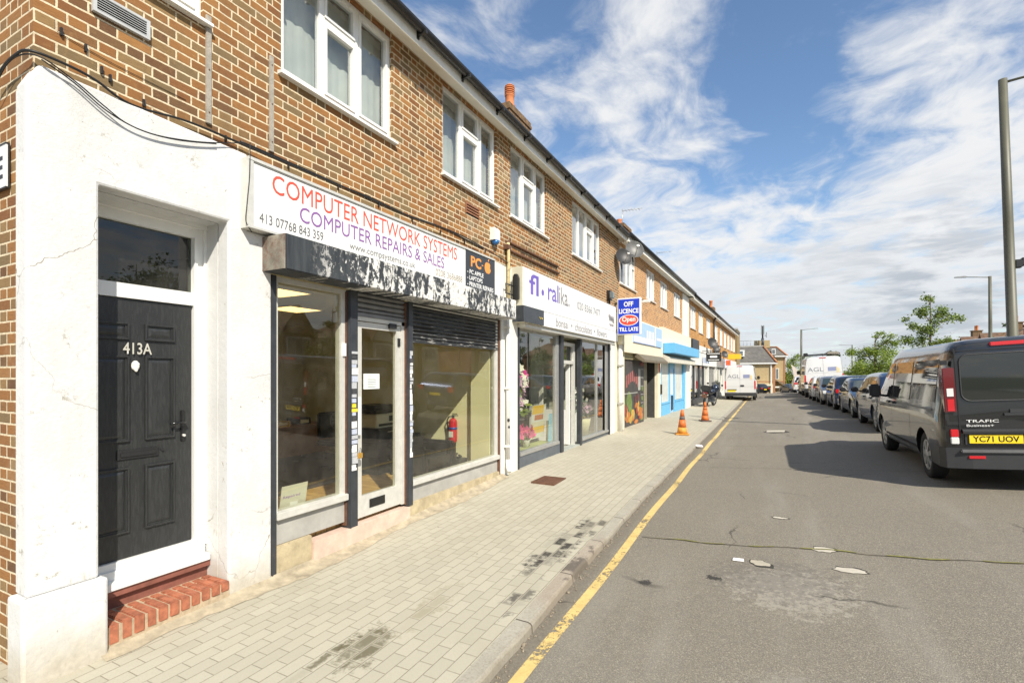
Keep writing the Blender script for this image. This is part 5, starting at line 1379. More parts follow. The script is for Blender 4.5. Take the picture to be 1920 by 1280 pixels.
mb = MB(); mb.box(-.029, -.02, 8.0, 8.6, .9, 1.9); mb.build('door_glass', m_curtw, bd)
mb = MB(); mb.box(-.029, .02, 8.2, 8.45, .2, .85); mb.build('dark_vent', m_black, bd)
mb = MB(); mb.box(-.3, .10, 11.45, 12.6, .0, 3.0); mb.build('pier', m_paint, tb)

# ---- further terrace
te = thing('shop_building', 'long ochre brick terrace beyond the blue shop with dark shop fronts', 'building', (0, 12.62, .05))
E0, E1 = 12.62, 41.5
B_W = [(13.3, 15.2, 4.38, 5.62), (16.3, 18.2, 4.34, 5.6), (19.7, 21.8, 4.25, 5.55), (24.0, 26.0, 4.2, 5.5), (27.4, 29.4, 4.15, 5.5), (30.4, 32.4, 4.1, 5.5), (33.4, 35.4, 4.1, 5.5), (36.6, 38.6, 4.1, 5.5), (39.3, 41.2, 4.1, 5.5)]
mb = MB(); wall_x(mb, 0, E0, E1, 3.1, 6.0, B_W, .15); mb.face([(0, E1, 0), (0, E1, 6.0), (-8, E1, 6.0), (-8, E1, 0)]); mb.face([(-8, E0, 0), (-8, E0, 6.0), (-8, E1, 6.0), (-8, E1, 0)]); mb.build('brick_wall', brick_c, te)
for i, (a, b, c, d) in enumerate(B_W): win(te, a, b, c, d, 3 if i < 3 else 2)
mb = MB(); mb.box(.001, .30, E0, E1, 5.85, 5.87); mb.box(.30, .32, E0, E1, 5.78, 6.02); mb.build('eaves_board', m_soffit, te)
mb = MB(); mb.tube([(.38, E0, 5.99), (.38, E1 + .2, 5.99)], .065, 8); mb.build('gutter', m_gut, te)
mb = MB(); mb.prism([(.34, 6.04), (.34, 6.07), (-3.6, 8.6), (-7.9, 6.07), (-7.9, 6.04)], 1, E0 + .02, E1 + .2); mb.build('roof', m_tile, te)
mb = MB(); mb.box(-1.4, -.8, 30.6, 31.6, 6.3, 7.6); ch = mb.build('chimney', MATS['sooty_brick'], te)
mb = MB(); mb.lathe([(.16, 7.6), (.13, 7.66), (.13, 8.1), (.17, 8.14), (.15, 8.2)], (-1.1, 31.0, 0), 12); mb.build('chimney_pot', m_terr, ch)
mb = MB(); mb.box(-2.9, -2.3, 16.5, 17.6, 6.8, 8.5); mb.build('chimney', MATS['sooty_brick'], te)
mb = MB(); mb.tube([(.10, 22.9, 5.7), (.10, 22.9, 3.0)], .06, 8); mb.tube([(.38, 22.9, 5.95), (.10, 22.9, 5.7)], .06, 8); mb.build('downpipe', m_black, te)
# ground floor of the far shops: fascia, dark windows, piers
fr_spec = [(12.7, 20.0, 'charcoal_sign_panel', m_dark), (20.0, 24.2, 'white_paint', m_dark), (24.2, 30.0, 'grey_aluminium', m_dkgrey), (30.0, 36.0, 'pale_lilac', m_conc2), (36.0, 41.4, 'white_paint', m_dark)]
for i, (a, b, f, wmt) in enumerate(fr_spec):
    mb = MB(); mb.box(-.1, .12, a + .05, b - .02, 2.35, 3.1); fb = mb.build('fascia_board', m_white if i == 0 else MATS[f], te)
    mb = MB(); mb.box(-.3, -.12, a + .2, b - .2, .0, 2.35); sfr = mb.build('shopfront', wmt, te)
    gl = MB(); gl.face([(-.06, a + .2, .4), (-.06, b - .2, .4), (-.06, b - .2, 2.3), (-.06, a + .2, 2.3)]); gl.build('display_window', g_shop, sfr)
    mb = MB()
    for q in (.28, .55, .8): mb.box(-.1, .0, a + (b - a) * q - .06, a + (b - a) * q + .06, .0, 2.35)
    mb.box(-.1, .02, a + .2, b - .2, .0, .4); mb.build('frame', m_dkgrey if i in (0, 4) else m_alu2 if i % 2 else m_paint, sfr)
    mb = MB(); mb.box(-.3, .08, a - .02, a + .22, -.1, 2.36); mb.build('pier', m_paint, te)
mb = MB(); mb.box(.06, .16, 13.2, 15.4, 3.12, 3.75); mb.build('dark_transom', m_dkgrey, te)
mb = MB(); mb.box(.06, .15, 15.6, 21.0, 3.12, 3.5); mb.build('white_board', m_paint, te)
mb = MB()
for k in range(4): mb.box(.121, .126, 17.1 + k * .75, 17.1 + k * .75 + (.28, .5, .45, .6)[k], 2.52, 2.86)
mb.build('blue_marks', M('dull_blue_sign', (.16, .24, .42), .5), te)

# aerials
def aerial(x, y, z0, z1, lab):
    t = thing('tv_aerial', lab, 'aerial', (x, y, z0), group='roof aerials')
    mb = MB(); mb.tube([(x, y, z0), (x, y, z1)], .018, 5); mb.build('mast', m_alu2, t)
    mb = MB(); mb.tube([(x, y, z1 - .1), (x + .9, y + .2, z1 - .05)], .012, 5)
    for k in range(6): mb.tube([(x + .15 * k, y + .03 * k - .2, z1 - .09), (x + .15 * k, y + .03 * k + .2, z1 - .09)], .008, 4)
    mb.build('antenna', m_alu2, t)
aerial(-2.3, 8.3, 8.74, 9.7, 'thin tv aerial on the chimney of the tan brick terrace')
aerial(-2.6, 17.0, 8.49, 9.6, 'thin tv aerial on the chimney of the ochre terrace')

# hanging signs further down
t = thing('projecting_sign', 'black hanging sign with white lines on the ochre terrace', 'projecting sign', (.75, 16.6, 2.5))
mb = MB(); mb.box(.38, 1.22, 16.55, 16.67, 2.58, 3.12, .01); mb.build('sign_box', m_black, t)
mb = MB(); mb.box(.45, 1.15, 16.54, 16.549, 3.02, 3.06); mb.box(.6, 1.0, 16.54, 16.549, 2.80, 2.92); mb.box(.5, 1.1, 16.54, 16.549, 2.65, 2.69); mb.build('white_marks', m_txw, t)
mb = MB(); mb.tube([(0.0, 16.6, 3.2), (1.2, 16.6, 3.2)], .02, 6); mb.tube([(.5, 16.6, 3.2), (.5, 16.6, 3.1)], .012, 6); mb.tube([(1.1, 16.6, 3.2), (1.1, 16.6, 3.1)], .012, 6); mb.build('bracket', m_black, t)
t = thing('projecting_sign', 'yellow hanging sign above the white van by the terrace', 'projecting sign', (1.3, 28.0, 3.0))
mb = MB(); mb.box(.55, 1.5, 27.9, 28.05, 3.02, 3.42, .01); mb.build('sign_box', M('bright_yellow', (.85, .52, .03), .45, var=.04), t)
mb = MB(); mb.tube([(0, 28, 3.30), (.6, 28, 3.30)], .025, 6); mb.build('bracket', m_black, t)
t = thing('projecting_sign', 'small red hanging sign under the yellow sign', 'projecting sign', (.6, 29, 2.6))
mb = MB(); mb.box(.3, .65, 28.9, 29.0, 2.55, 2.95, .01); mb.build('sign_box', M('orange_red', (.7, .14, .05)), t)
mb = MB(); mb.tube([(0, 28.95, 2.8), (.32, 28.95, 2.8)], .02, 6); mb.build('bracket', m_black, t)

# satellite dishes
def dish(p, r, mat, lab, yaw, tilt=-25):
    x, y, z = p
    t = thing('satellite_dish', lab, 'satellite dish', p, (0, 0, R(yaw)), group='satellite dishes on the terrace')
    base = WM[t]
    def loc(mb):
        rm = base @ Matrix.Rotation(R(tilt), 4, 'X'); bmesh.ops.transform(mb.bm, matrix=FRAME.inverted() @ rm, verts=mb.bm.verts[:]); return mb
    mb = MB(); prof = [(r * k / 8, -.0 + .16 * r * 2 * (k / 8) ** 2) for k in range(9)]; prof[0] = (.004, 0)
    mb.lathe(prof + [(r * 1.02, .33 * r)] + [(q[0] * 1.0, q[1] - .012) for q in prof[::-1]], (0, 0, 0), 26, 1); loc(mb).build('reflector', mat, t)
    mb = MB(); mb.tube([(0, 0, -r * .9), (0, r * 1.2, -r * .25)], .014, 6); mb.box(-.035, .035, r * 1.15, r * 1.35, -r * .3, -r * .12); loc(mb).build('feed_arm', m_alu2, t)
    mb = MB(); mb.tube([(0, -.02, 0), (0, -.14, -.02), (0, -.16, -.3)], .022, 6); loc(mb).build('bracket', m_dkgrey, t)
m_dish = M('grey_mesh_dish', (.13, .13, .125), .5, metal=.2, var=.2); m_dish2 = M('dark_mesh_dish', (.05, .05, .05), .5, metal=.3, var=.2)
dish((.22, -.35, 5.30), .26, m_dish2, 'dark satellite dish, the lower of two on the brick corner', 225, 18)
dish((.42, .15, 5.60), .28, m_dish, 'pale grey satellite dish just above the dark one on the corner', 215, 18)
dish((.45, 18.6, 3.75), .36, m_dish2, 'big dark satellite dish on the ochre terrace by the downpipe', 225, 18)
dish((.5, 20.4, 3.5), .28, m_dish2, 'smaller dark satellite dish beside the big one on the ochre terrace', 220, 18)
dish((.4, 26.6, 3.35), .28, m_dish2, 'dark satellite dish above the white van near the yellow sign', 225, 18)
# security lights on the brick
for i, (y, z, lab) in enumerate(((2.55, 4.32, 'white camera on the tan brick wall above the off licence sign'),)):
    t = thing('security_camera', lab, 'camera', (.15, y, z))
    mb = MB(); mb.box(.08, .36, y - .06, y + .06, z, z + .10, .02); mb.build('camera_body', m_upvc, t)
    mb = MB(); mb.tube([(0, y, z + .12), (.12, y, z + .12), (.16, y, z + .08)], .02, 6); mb.build('bracket', m_black, t)
FRAME = Matrix.Identity(4)
# ---------------------------------------------------------------- vehicles: local frame, rear at y=0, front at +y, ground z=0
class Body:
    def __init__(s, W, st, belt, roof, tumble):
        s.W, s.st, s.belt, s.roof, s.tum = W / 2, st, belt, roof, tumble
    def at(s, y):
        st = s.st
        if y <= st[0][0]: return st[0][1:]
        for a, b in zip(st, st[1:]):
            if y <= b[0]:
                t = (y - a[0]) / (b[0] - a[0]); return tuple(p + (q - p) * t for p, q in zip(a[1:], b[1:]))
        return st[-1][1:]
    def prof(s, y):
        zb, zt, w = s.at(y); W = s.W * w
        hb = min(s.belt, zt - .10)
        k = max(0, min(1, (zt - s.belt) / (s.roof - s.belt))); t = s.tum * k
        h = zt - hb
        return [(0, zb), (W * .82, zb), (W * .93, zb + .02), (W * .975, zb + .10), (W, zb + .26), (W * 1.0, (zb + .26 + hb) / 2), (W * .995, hb - .10), (W * .975, hb),
                (W * (.975 - t * .45), hb + h * .45), (W * (.975 - t * .86), hb + h * .80), (W * (.955 - t), hb + h * .91), (W * (.90 - t), hb + h * .965), (W * (.74 - t), hb + h * .992), (W * .35, zt), (0, zt + .004)]
    def hw(s, y, z):
        p = s.prof(y)
        for a, b in zip(p[2:], p[3:]):
            if a[1] <= z <= b[1] and b[1] > a[1]:
                t = (z - a[1]) / (b[1] - a[1]); return a[0] + (b[0] - a[0]) * t
        return p[5][0] if z < p[2][1] else p[-3][0]
    def top(s, y, x):
        p = s.prof(y); x = abs(x)
        for a, b in zip(p[7:], p[8:]):
            if b[0] <= x <= a[0]:
                t = (a[0] - x) / max(1e-6, a[0] - b[0]); return a[1] + (b[1] - a[1]) * t
        return p[-1][1]
    def mesh(s):
        mb = MB(); rings = []
        ys = []
        for a, b in zip(s.st, s.st[1:]):
            n = max(1, int((b[0] - a[0]) / .16)); ys += [a[0] + (b[0] - a[0]) * k / n for k in range(n)]
        ys.append(s.st[-1][0])
        for y in ys:
            p = s.prof(y)
            rings.append([mb.v((x, y, z)) for x, z in p] + [mb.v((-x, y, z)) for x, z in p[-2:0:-1]])
        n = len(rings[0])
        for A, B in zip(rings, rings[1:]):
            for k in range(n): mb.bm.faces.new([A[k], A[(k + 1) % n], B[(k + 1) % n], B[k]])
        mb.bm.faces.new(rings[0]); mb.bm.faces.new(rings[-1][::-1])
        return mb

def car(name, label, cat, body, mat, wheels, wr=.32, glass=m_carglass, side=(), front=None, rear=None, rear_gap=.006, rearlamps=(), headlamps=(), plate=None, plate_front=None, bumper=None, group=None, mirror=None, door_lines=(), handles=(), skirt=None, rimmat=m_rim, fplate=True, roofbar=False, grille=None, plate_text=None, spokes=7):
    t = thing(name, label, cat, group=group, frame=False)
    B = body
    mb = B.mesh(); bmesh.ops.recalc_face_normals(mb.bm, faces=mb.bm.faces[:])
    bo = mb.build('body', mat, t, frame=False)
    # wheel arches cut out of the body
    cut = MB()
    for y in wheels:
        for sx in (-1, 1):
            x0 = sx * (B.W - .30); x1 = sx * (B.W + .2)
            cut.lathe([(wr + .055, min(x0, x1)), (wr + .055, max(x0, x1))], (0, y, wr + .01), 28, 0)
    co = cut.build('cutter', m_black, None, frame=False)
    md = bo.modifiers.new('arch', 'BOOLEAN'); md.operation = 'DIFFERENCE'; md.object = co; md.solver = 'EXACT'
    dg = bpy.context.evaluated_depsgraph_get(); dg.update()
    me = bpy.data.meshes.new_from_object(bo.evaluated_get(dg), depsgraph=dg)
    bo.modifiers.clear(); bo.data = me
    me.materials.clear(); me.materials.append(mat)
    for p in me.polygons: p.use_smooth = True
    me.set_sharp_from_angle(angle=R(32))
    bpy.data.objects.remove(co)
    # wheel wells lining
    for y in wheels:
        for sx in (-1, 1):
            xo = sx * (B.W - .035)
            mb = MB(); s = -1 if sx < 0 else 1
            prof = [(wr * .62, xo - s * .19), (wr * .90, xo - s * .20), (wr * .985, xo - s * .17), (wr, xo - s * .12), (wr, xo - s * .05), (wr * .985, xo - s * .015), (wr * .90, xo), (wr * .68, xo - s * .008), (wr * .64, xo - s * .02)]
            mb.lathe(prof, (0, y, wr), 28, 0); ty = mb.build('wheel', m_tyre, t, frame=False)
            mb = MB(); mb.lathe([(wr * .66, xo - s * .02), (wr * .66, xo - s * .012), (wr * .58, xo - s * .012), (wr * .56, xo - s * .03), (.001, xo - s * .06)], (0, y, wr), 28, 0)
            for k in range(spokes):
                a = 2 * math.pi * k / spokes + .2; d = Vector((0, math.cos(a), math.sin(a))); e = Vector((0, -math.sin(a), math.cos(a)))
                c = Vector((xo - s * .012, y, wr)); X_ = Vector((s * .006, 0, 0))
                r0, r1, w0, w1 = wr * .12, wr * .60, wr * .075, wr * .115
                q = [c + d * r0 - e * w0 + X_, c + d * r1 - e * w1, c + d * r1 + e * w1, c + d * r0 + e * w0 + X_]
                q2 = [p - Vector((s * .03, 0, 0)) for p in q]
                mb.face(q)
                for i in range(4): mb.face([q[i], q[(i + 1) % 4], q2[(i + 1) % 4], q2[i]])
            mb.lathe([(wr * .2, xo - s * .03), (wr * .2, xo - s * .006), (wr * .15, xo), (.001, xo)], (0, y, wr), 14, 0)
            rim = mb.build('rim', [rimmat], ty, frame=False)
            mb = MB(); mb.lathe([(wr * .60, xo - s * .034), (.001, xo - s * .034)], (0, y, wr), 20, 0); mb.build('brake_shadow', m_black, ty, frame=False)
    # side windows: (y0b, y1b, y0t, y1t, z0, z1)
    for sx in (-1, 1):
        for (a0, a1, b0, b1, z0, z1) in side:
            mb = MB(); g = []
            for i in range(7):
                u = i / 6; row = []
                for j in range(7):
                    v = j / 6; ya = a0 + (b0 - a0) * v; yb = a1 + (b1 - a1) * v; y = ya + (yb - ya) * u; z = z0 + (z1 - z0) * v
                    row.append(mb.v((sx * (B.hw(y, z) + .005), y, z)))
                g.append(row)
            for i in range(6):
                for j in range(6): mb.bm.faces.new([g[i][j], g[i + 1][j], g[i + 1][j + 1], g[i][j + 1]]).smooth = True
            mb.build('side_window', glass, t, frame=False)
        for (yy, z0, z1) in door_lines:
            mb = MB(); pr = None
            for j in range(9):
                z = z0 + (z1 - z0) * j / 8; x = sx * (B.hw(yy, z) + .002)
                cur = (mb.v((x, yy - .006, z)), mb.v((x, yy + .006, z)))
                if pr: mb.bm.faces.new([pr[0], pr[1], cur[1], cur[0]])
                pr = cur
            mb.build('door_seam', m_black, t, frame=False)
        for (yy, z) in handles:
            x = B.hw(yy, z); mb = MB(); mb.box(sx * x if sx > 0 else -x - .035, x + .035 if sx > 0 else -x, yy - .09, yy + .09, z - .02, z + .025, .008); mb.build('door_handle', m_black, t, frame=False)
        if mirror:
            y, z = mirror; x = B.hw(y, z); mb = MB()
            mb.box(min(sx * (x + .05), sx * (x + .24)), max(sx * (x + .05), sx * (x + .24)), y - .05, y + .06, z - .02, z + (.24 if B.roof > 1.8 else .14), .03)
            mb.tube([(sx * (x - .03), y, z), (sx * (x + .1), y, z + .03)], .025, 6); mb.build('mirror', m_black, t, frame=False)
        if skirt:
            y0, y1, z0, z1 = skirt; mb = MB(); pr = None
            for i in range(13):
                y = y0 + (y1 - y0) * i / 12; cur = (mb.v((sx * (B.hw(y, z0) + .006), y, z0)), mb.v((sx * (B.hw(y, z1) + .008), y, z1)))
                if pr: mb.bm.faces.new([pr[0], cur[0], cur[1], pr[1]])
                pr = cur
            mb.build('side_skirt', m_bump, t, frame=False)
    def screen(nm, y0, y1, x0, x1, m):
        """patch lying on the sloping top between y0 (lower) and y1 (upper)"""
        mb = MB(); g = []
        for i in range(9):
            u = i / 8; y = y0 + (y1 - y0) * u; w = x0 + (x1 - x0) * u
            row = []
            for j in range(13):
                x = -w + 2 * w * j / 12; row.append(mb.v((x, y, B.top(y, x) + .006)))
            g.append(row)
        for i in range(8):
            for j in range(12): mb.bm.faces.new([g[i][j], g[i + 1][j], g[i + 1][j + 1], g[i][j + 1]]).smooth = True
        return mb.build(nm, m, t, frame=False)
    if front: screen('windscreen', *front, glass)
    if rear and len(rear) == 4: screen('rear_window', *rear, glass)
    # flat items on the rear panel
    def rear_y(z): return -rear_gap
    if rear and len(rear) == 5:
        x0, x1, z0, z1, rd = rear; mb = MB(); pts = []
        for cx, cz, a0 in ((x1 - rd, z1 - rd, 0), (x0 + rd, z1 - rd, 90), (x0 + rd, z0 + rd, 180), (x1 - rd, z0 + rd, 270)):
            for k in range(6): a = R(a0 + 18 * k); pts.append((cx + rd * math.cos(a), cz + rd * math.sin(a)))
        mb.prism(pts, 1, -rear_gap - .006, .02); rw = mb.build('rear_window', glass, t, frame=False)
        mb = MB(); mb.tube([(p[0], -rear_gap - .004, p[1]) for p in pts] + [(pts[0][0], -rear_gap - .004, pts[0][1])], .010, 5, caps=False); mb.build('window_seal', m_bump, rw, frame=False)
    for it in rearlamps:
        x0, x1, z0, z1, m = it[:5]; dep = it[5] if len(it) > 5 else .012; y1 = it[6] if len(it) > 6 else .14
        for sx in (-1, 1):
            mb = MB(); a, b = sorted((sx * x0, sx * x1)); mb.box(a, b, -rear_gap - dep, y1, z0, z1, .008); mb.build('tail_light', m, t, frame=False)
    L = B.st[-1][0]
    for x0, x1, z0, z1, dy in headlamps:
        for sx in (-1, 1):
            mb = MB(); a, b = sorted((sx * x0, sx * x1)); mb.box(a, b, L - dy, L - .015, z0, z1, .02); mb.build('headlight', m_lampcl, t, frame=False)
    if grille:
        x0, x1, z0, z1 = grille; mb = MB(); mb.box(x0, x1, L - .1, L + .006, z0, z1, .02); gr = mb.build('grille', m_blackgl, t, frame=False)
    if bumper:
        z0, z1, m = bumper; mb = MB(); w = B.W
        mb.prism([(-w * .99, .55), (-w * 1.005, .12), (-w * .96, -.02), (-w * .7, -.055), (w * .7, -.055), (w * .96, -.02), (w * 1.005, .12), (w * .99, .55), (w * .9, .55), (w * .9, .1), (-w * .9, .1), (-w * .9, .55)], 2, z0, z1)
        mb.build('bumper', m, t, frame=False)
    if plate:
        x0, z0, dy, tx = plate; mb = MB(); mb.box(x0, x0 + .52, -rear_gap - dy - .008, -rear_gap - dy + .004, z0, z0 + .111, .002); p = mb.build('number_plate', m_yplate, t, frame=False)
        if tx: letters(tx, m_ytext, (x0 + .035, -rear_gap - dy - .0095, z0 + .018), (1, 0, 0), (0, 0, 1), .45, .076, p, 'plate_text', bold=.02, frame=False)
    if plate_front:
        z0 = plate_front; mb = MB(); mb.box(-.26, .26, L + .008, L + .016, z0, z0 + .11); mb.build('number_plate', m_wplate, t, frame=False)
    return t

def put(o, x, y, face='away', yaw=0, roll=3.43):
    """place with the rear axle side at ground; vehicles lean with the camber"""
    s = 1 if face == 'away' else -1
    o.location = (x, y, gz(x, y) - .004); o.rotation_euler = (0, R(-roll * s), R(yaw + (0 if s > 0 else 180)))
    return o

# ---- dark grey panel van, nearest
vb = Body(1.96, [(0, .30, 1.84, .945), (.03, .29, 1.91, .972), (.10, .27, 1.95, .990), (.25, .26, 1.965, 1), (2.9, .26, 1.975, 1), (3.15, .26, 1.955, 1), (3.4, .26, 1.88, 1), (4.15, .26, 1.22, .995), (4.35, .26, 1.12, .99), (4.72, .26, 1.02, .97), (4.92, .28, .86, .93), (5.0, .32, .66, .86)], 1.08, 1.975, .14)
van = car('panel_van', 'dark grey passenger van parked nearest with yellow rear number plate', 'van', vb, p_van, (.97, 4.07), .338,
    side=[(.30, 1.62, .34, 1.60, 1.14, 1.72), (1.72, 2.92, 1.72, 2.90, 1.12, 1.72), (3.02, 4.02, 3.02, 3.50, 1.12, 1.72)], front=(4.12, 3.42, .80, .68), rear=(-.74, .74, 1.16, 1.76, .10),
    rearlamps=[(.80, .925, 1.02, 1.60, m_lampdk, .020, .16), (.815, .90, 1.03, 1.20, m_lampred, .026, .0), (.815, .90, 1.22, 1.34, m_lampcl, .026, .0), (.80, .885, .70, .80, m_lampred, .03, .1), (.80, .885, .61, .70, m_lampcl, .03, .1)],
    headlamps=[(.55, .88, .72, .92, .35)], plate=(-.70, .62, .022, 'YC71 UOV'), bumper=(.30, .56, m_bump), mirror=(3.75, 1.10), door_lines=[(3.0, .35, 1.8), (1.67, .35, 1.8), (4.1, .45, 1.1)], handles=[(3.18, 1.02), (2.82, 1.02)], skirt=(1.35, 3.7, .30, .42), glass=m_carglass, grille=(-.5, .5, .5, .72))
def extra(nm, m, fn, par=None):
    mb = MB(); fn(mb); return mb.build(nm, m, par or van, frame=False)
extra('brake_light', m_lampred, lambda b: b.box(-.42, .42, -.02, .05, 1.85, 1.90, .008))
extra('tailgate_handle', m_bump, lambda b: (b.box(-.34, .34, -.026, .0, .965, 1.0, .006), b.box(-.28, .28, -.016, .0, 1.0, 1.05, .004)))
extra('plate_recess', m_bump, lambda b: (b.box(-.74, .74, -.020, .0, .60, .745, .004), b.prism([(-.0, .745), (-.055, .745), (-.06, .775), (-.02, .80), (0, .80)], 0, -.76, .76)))
extra('bumper_step', M('worn_bumper_step', (.12, .12, .12), .45, var=.15), lambda b: b.box(-.80, .80, -.085, .0, .50, .545, .012))
extra('reflector', m_lampred, lambda b: (b.box(-.72, -.56, -.064, -.05, .43, .465), b.box(.56, .72, -.064, -.05, .43, .465)))
extra('tailgate_seam', m_black, lambda b: (b.box(-.785, -.773, -.0075, .0, .60, 1.84), b.box(.773, .785, -.0075, .0, .60, 1.84), b.box(-.77, .77, -.0075, .0, 1.805, 1.815)))
extra('slider_rail', m_black, lambda b: b.face([(-(vb.hw(y, z) + .006), y, z) for y, z in ((.40, 1.02), (2.4, 1.02), (2.4, 1.045), (.40, 1.045))]))
extra('hinge', m_black, lambda b: (b.box(-.935, -.86, -.008, .05, 1.64, 1.70, .005), b.box(.86, .935, -.008, .05, 1.64, 1.70, .005)))
extra('wiper', m_black, lambda b: b.tube([(.0, -.03, 1.19), (.45, -.028, 1.25)], .012, 5))
letters('TRAFIC', m_lampcl, (-.71, -.0095, .885), (1, 0, 0), (0, 0, 1), .32, .036, van, 'badge', bold=.01, frame=False)
letters('Business+', m_lampcl, (-.71, -.0095, .832), (1, 0, 0), (0, 0, 1), .27, .030, van, 'badge', bold=.01, frame=False)
van.scale = (1.03, 1.02, 1.05)
put(van, 3.165, 8.80)

# ---- car body shapes
def hatch(L=4.1, W=1.78, H=1.48):
    return Body(W, [(0, .34, .80, .86), (.05, .30, .98, .93), (.14, .27, 1.06, .965), (.42, .24, H - .10, .985), (.65, .22, H - .02, 1), (1.4, .2, H, 1), (2.2, .2, H - .04, 1), (2.45, .2, H - .12, 1), (L - 1.02, .2, .98, 1), (L - .7, .2, .93, .985), (L - .25, .22, .80, .95), (L - .06, .25, .66, .90), (L, .3, .55, .84)], .92, H, .17)
def suv(L=4.4, W=1.82, H=1.62):
    return Body(W, [(0, .36, .90, .88), (.05, .32, 1.10, .95), (.14, .29, 1.2, .975), (.36, .26, H - .10, .99), (.6, .24, H - .02, 1), (1.6, .24, H, 1), (2.4, .24, H - .03, 1), (2.65, .24, H - .12, 1), (L - 1.08, .24, 1.08, 1), (L - .7, .24, 1.02, .985), (L - .22, .26, .90, .95), (L - .05, .3, .72, .90), (L, .34, .6, .84)], 1.0, H, .16)
def sedan(L=4.6, W=1.82, H=1.43):
    return Body(W, [(0, .34, .78, .86), (.06, .3, .92, .93), (.2, .26, .99, .97), (.65, .22, 1.02, .99), (1.35, .2, H - .07, 1), (1.6, .2, H, 1), (2.35, .2, H - .02, 1), (2.6, .2, H - .10, 1), (L - 1.22, .2, .96, 1), (L - .8, .2, .91, .985), (L - .25, .22, .79, .95), (L - .06, .25, .68, .90), (L, .3, .56, .84)], .90, H, .18)
def hi_van(L=5.9, W=2.0, H=2.55):
    return Body(W, [(0, .42, H - .16, .965), (.04, .40, H - .05, .985), (.15, .36, H - .01, 1), (3.8, .34, H, 1), (4.2, .34, H - .10, 1), (4.6, .34, H - .45, .995), (5.1, .34, 1.35, .99), (5.3, .34, 1.2, .98), (5.7, .34, 1.05, .95), (5.85, .36, .8, .9), (5.9, .4, .7, .85)], 1.25, H, .12)

def mk_hatch(label, mat, **k):
    b = hatch()
    return car('parked_car', label, 'car', b, mat, (.72, 3.28), .315, side=[(.62, 1.72, .82, 1.72, .95, 1.36), (1.80, 2.95, 1.80, 2.45, .95, 1.36)], front=(3.05, 2.48, .72, .60), rear=(.17, .44, .66, .54), rear_gap=.004,
        rearlamps=[(.52, .80, .76, .92, m_lampred, .02, .12)], headlamps=[(.45, .80, .58, .74, .42)], plate=(-.26, .62, .01, None), bumper=(.30, .56, mat), mirror=(2.75, .97), door_lines=[(1.76, .3, 1.35), (2.92, .3, .92)], handles=[(1.98, .84), (.95, .84)], plate_front=.36, grille=(-.4, .4, .42, .56), group='cars parked along the service road', **k)
def mk_suv(label, mat, **k):
    b = suv()
    return car('parked_car', label, 'car', b, mat, (.80, 3.45), .345, side=[(.55, 1.78, .66, 1.78, 1.03, 1.50), (1.86, 3.10, 1.86, 2.62, 1.03, 1.50)], front=(3.25, 2.70, .74, .62), rear=(.16, .37, .70, .60), rear_gap=.004,
        rearlamps=[(.60, .86, .86, 1.08, m_lampred, .02, .2)], headlamps=[(.48, .82, .68, .86, .42)], plate=(-.26, .70, .01, None), bumper=(.34, .62, mat), mirror=(2.95, 1.05), door_lines=[(1.82, .34, 1.45), (3.08, .34, 1.0)], handles=[(2.05, .92), (1.0, .92)], plate_front=.42, grille=(-.45, .45, .5, .68), roofbar=True, group='cars parked along the service road', **k)
def mk_sedan(label, mat, **k):
    b = sedan()
    return car('parked_car', label, 'car', b, mat, (.92, 3.72), .33, side=[(1.0, 2.02, 1.35, 2.02, .93, 1.31), (2.10, 3.20, 2.10, 2.62, .93, 1.31)], front=(3.34, 2.64, .74, .60), rear=(.72, 1.34, .66, .56), rear_gap=.004,
        rearlamps=[(.48, .80, .72, .86, m_lampred, .02, .12)], headlamps=[(.42, .78, .60, .74, .4)], plate=(-.26, .62, .01, None), bumper=(.30, .54, mat), mirror=(3.02, .95), door_lines=[(2.06, .3, 1.3), (3.2, .3, .9)], handles=[(2.25, .82), (1.15, .82)], plate_front=.38, grille=(-.34, .34, .44, .68), group='cars parked along the service road', **k)

c1 = put(mk_suv('blue car with a square red tail light parked just ahead of the dark grey van', p_blue), 3.5, 16.0)
mb = MB()
c2 = put(mk_sedan('slate blue saloon parked facing the camera between two blue cars', p_bmw, glass=m_carglass2), 3.55, 25.3, 'toward')
c3 = put(mk_hatch('midnight blue hatchback parked beyond the slate blue saloon', p_dkblue), 3.45, 25.7)
c4 = put(mk_hatch('silver hatchback parked facing the camera beyond the dark hatchback', p_silver, glass=m_carglass2), 3.3, 34.0, 'toward')
c5 = put(mk_hatch('white car with a red tail light parked behind the white van with roof racks', p_white), 3.2, 34.2)

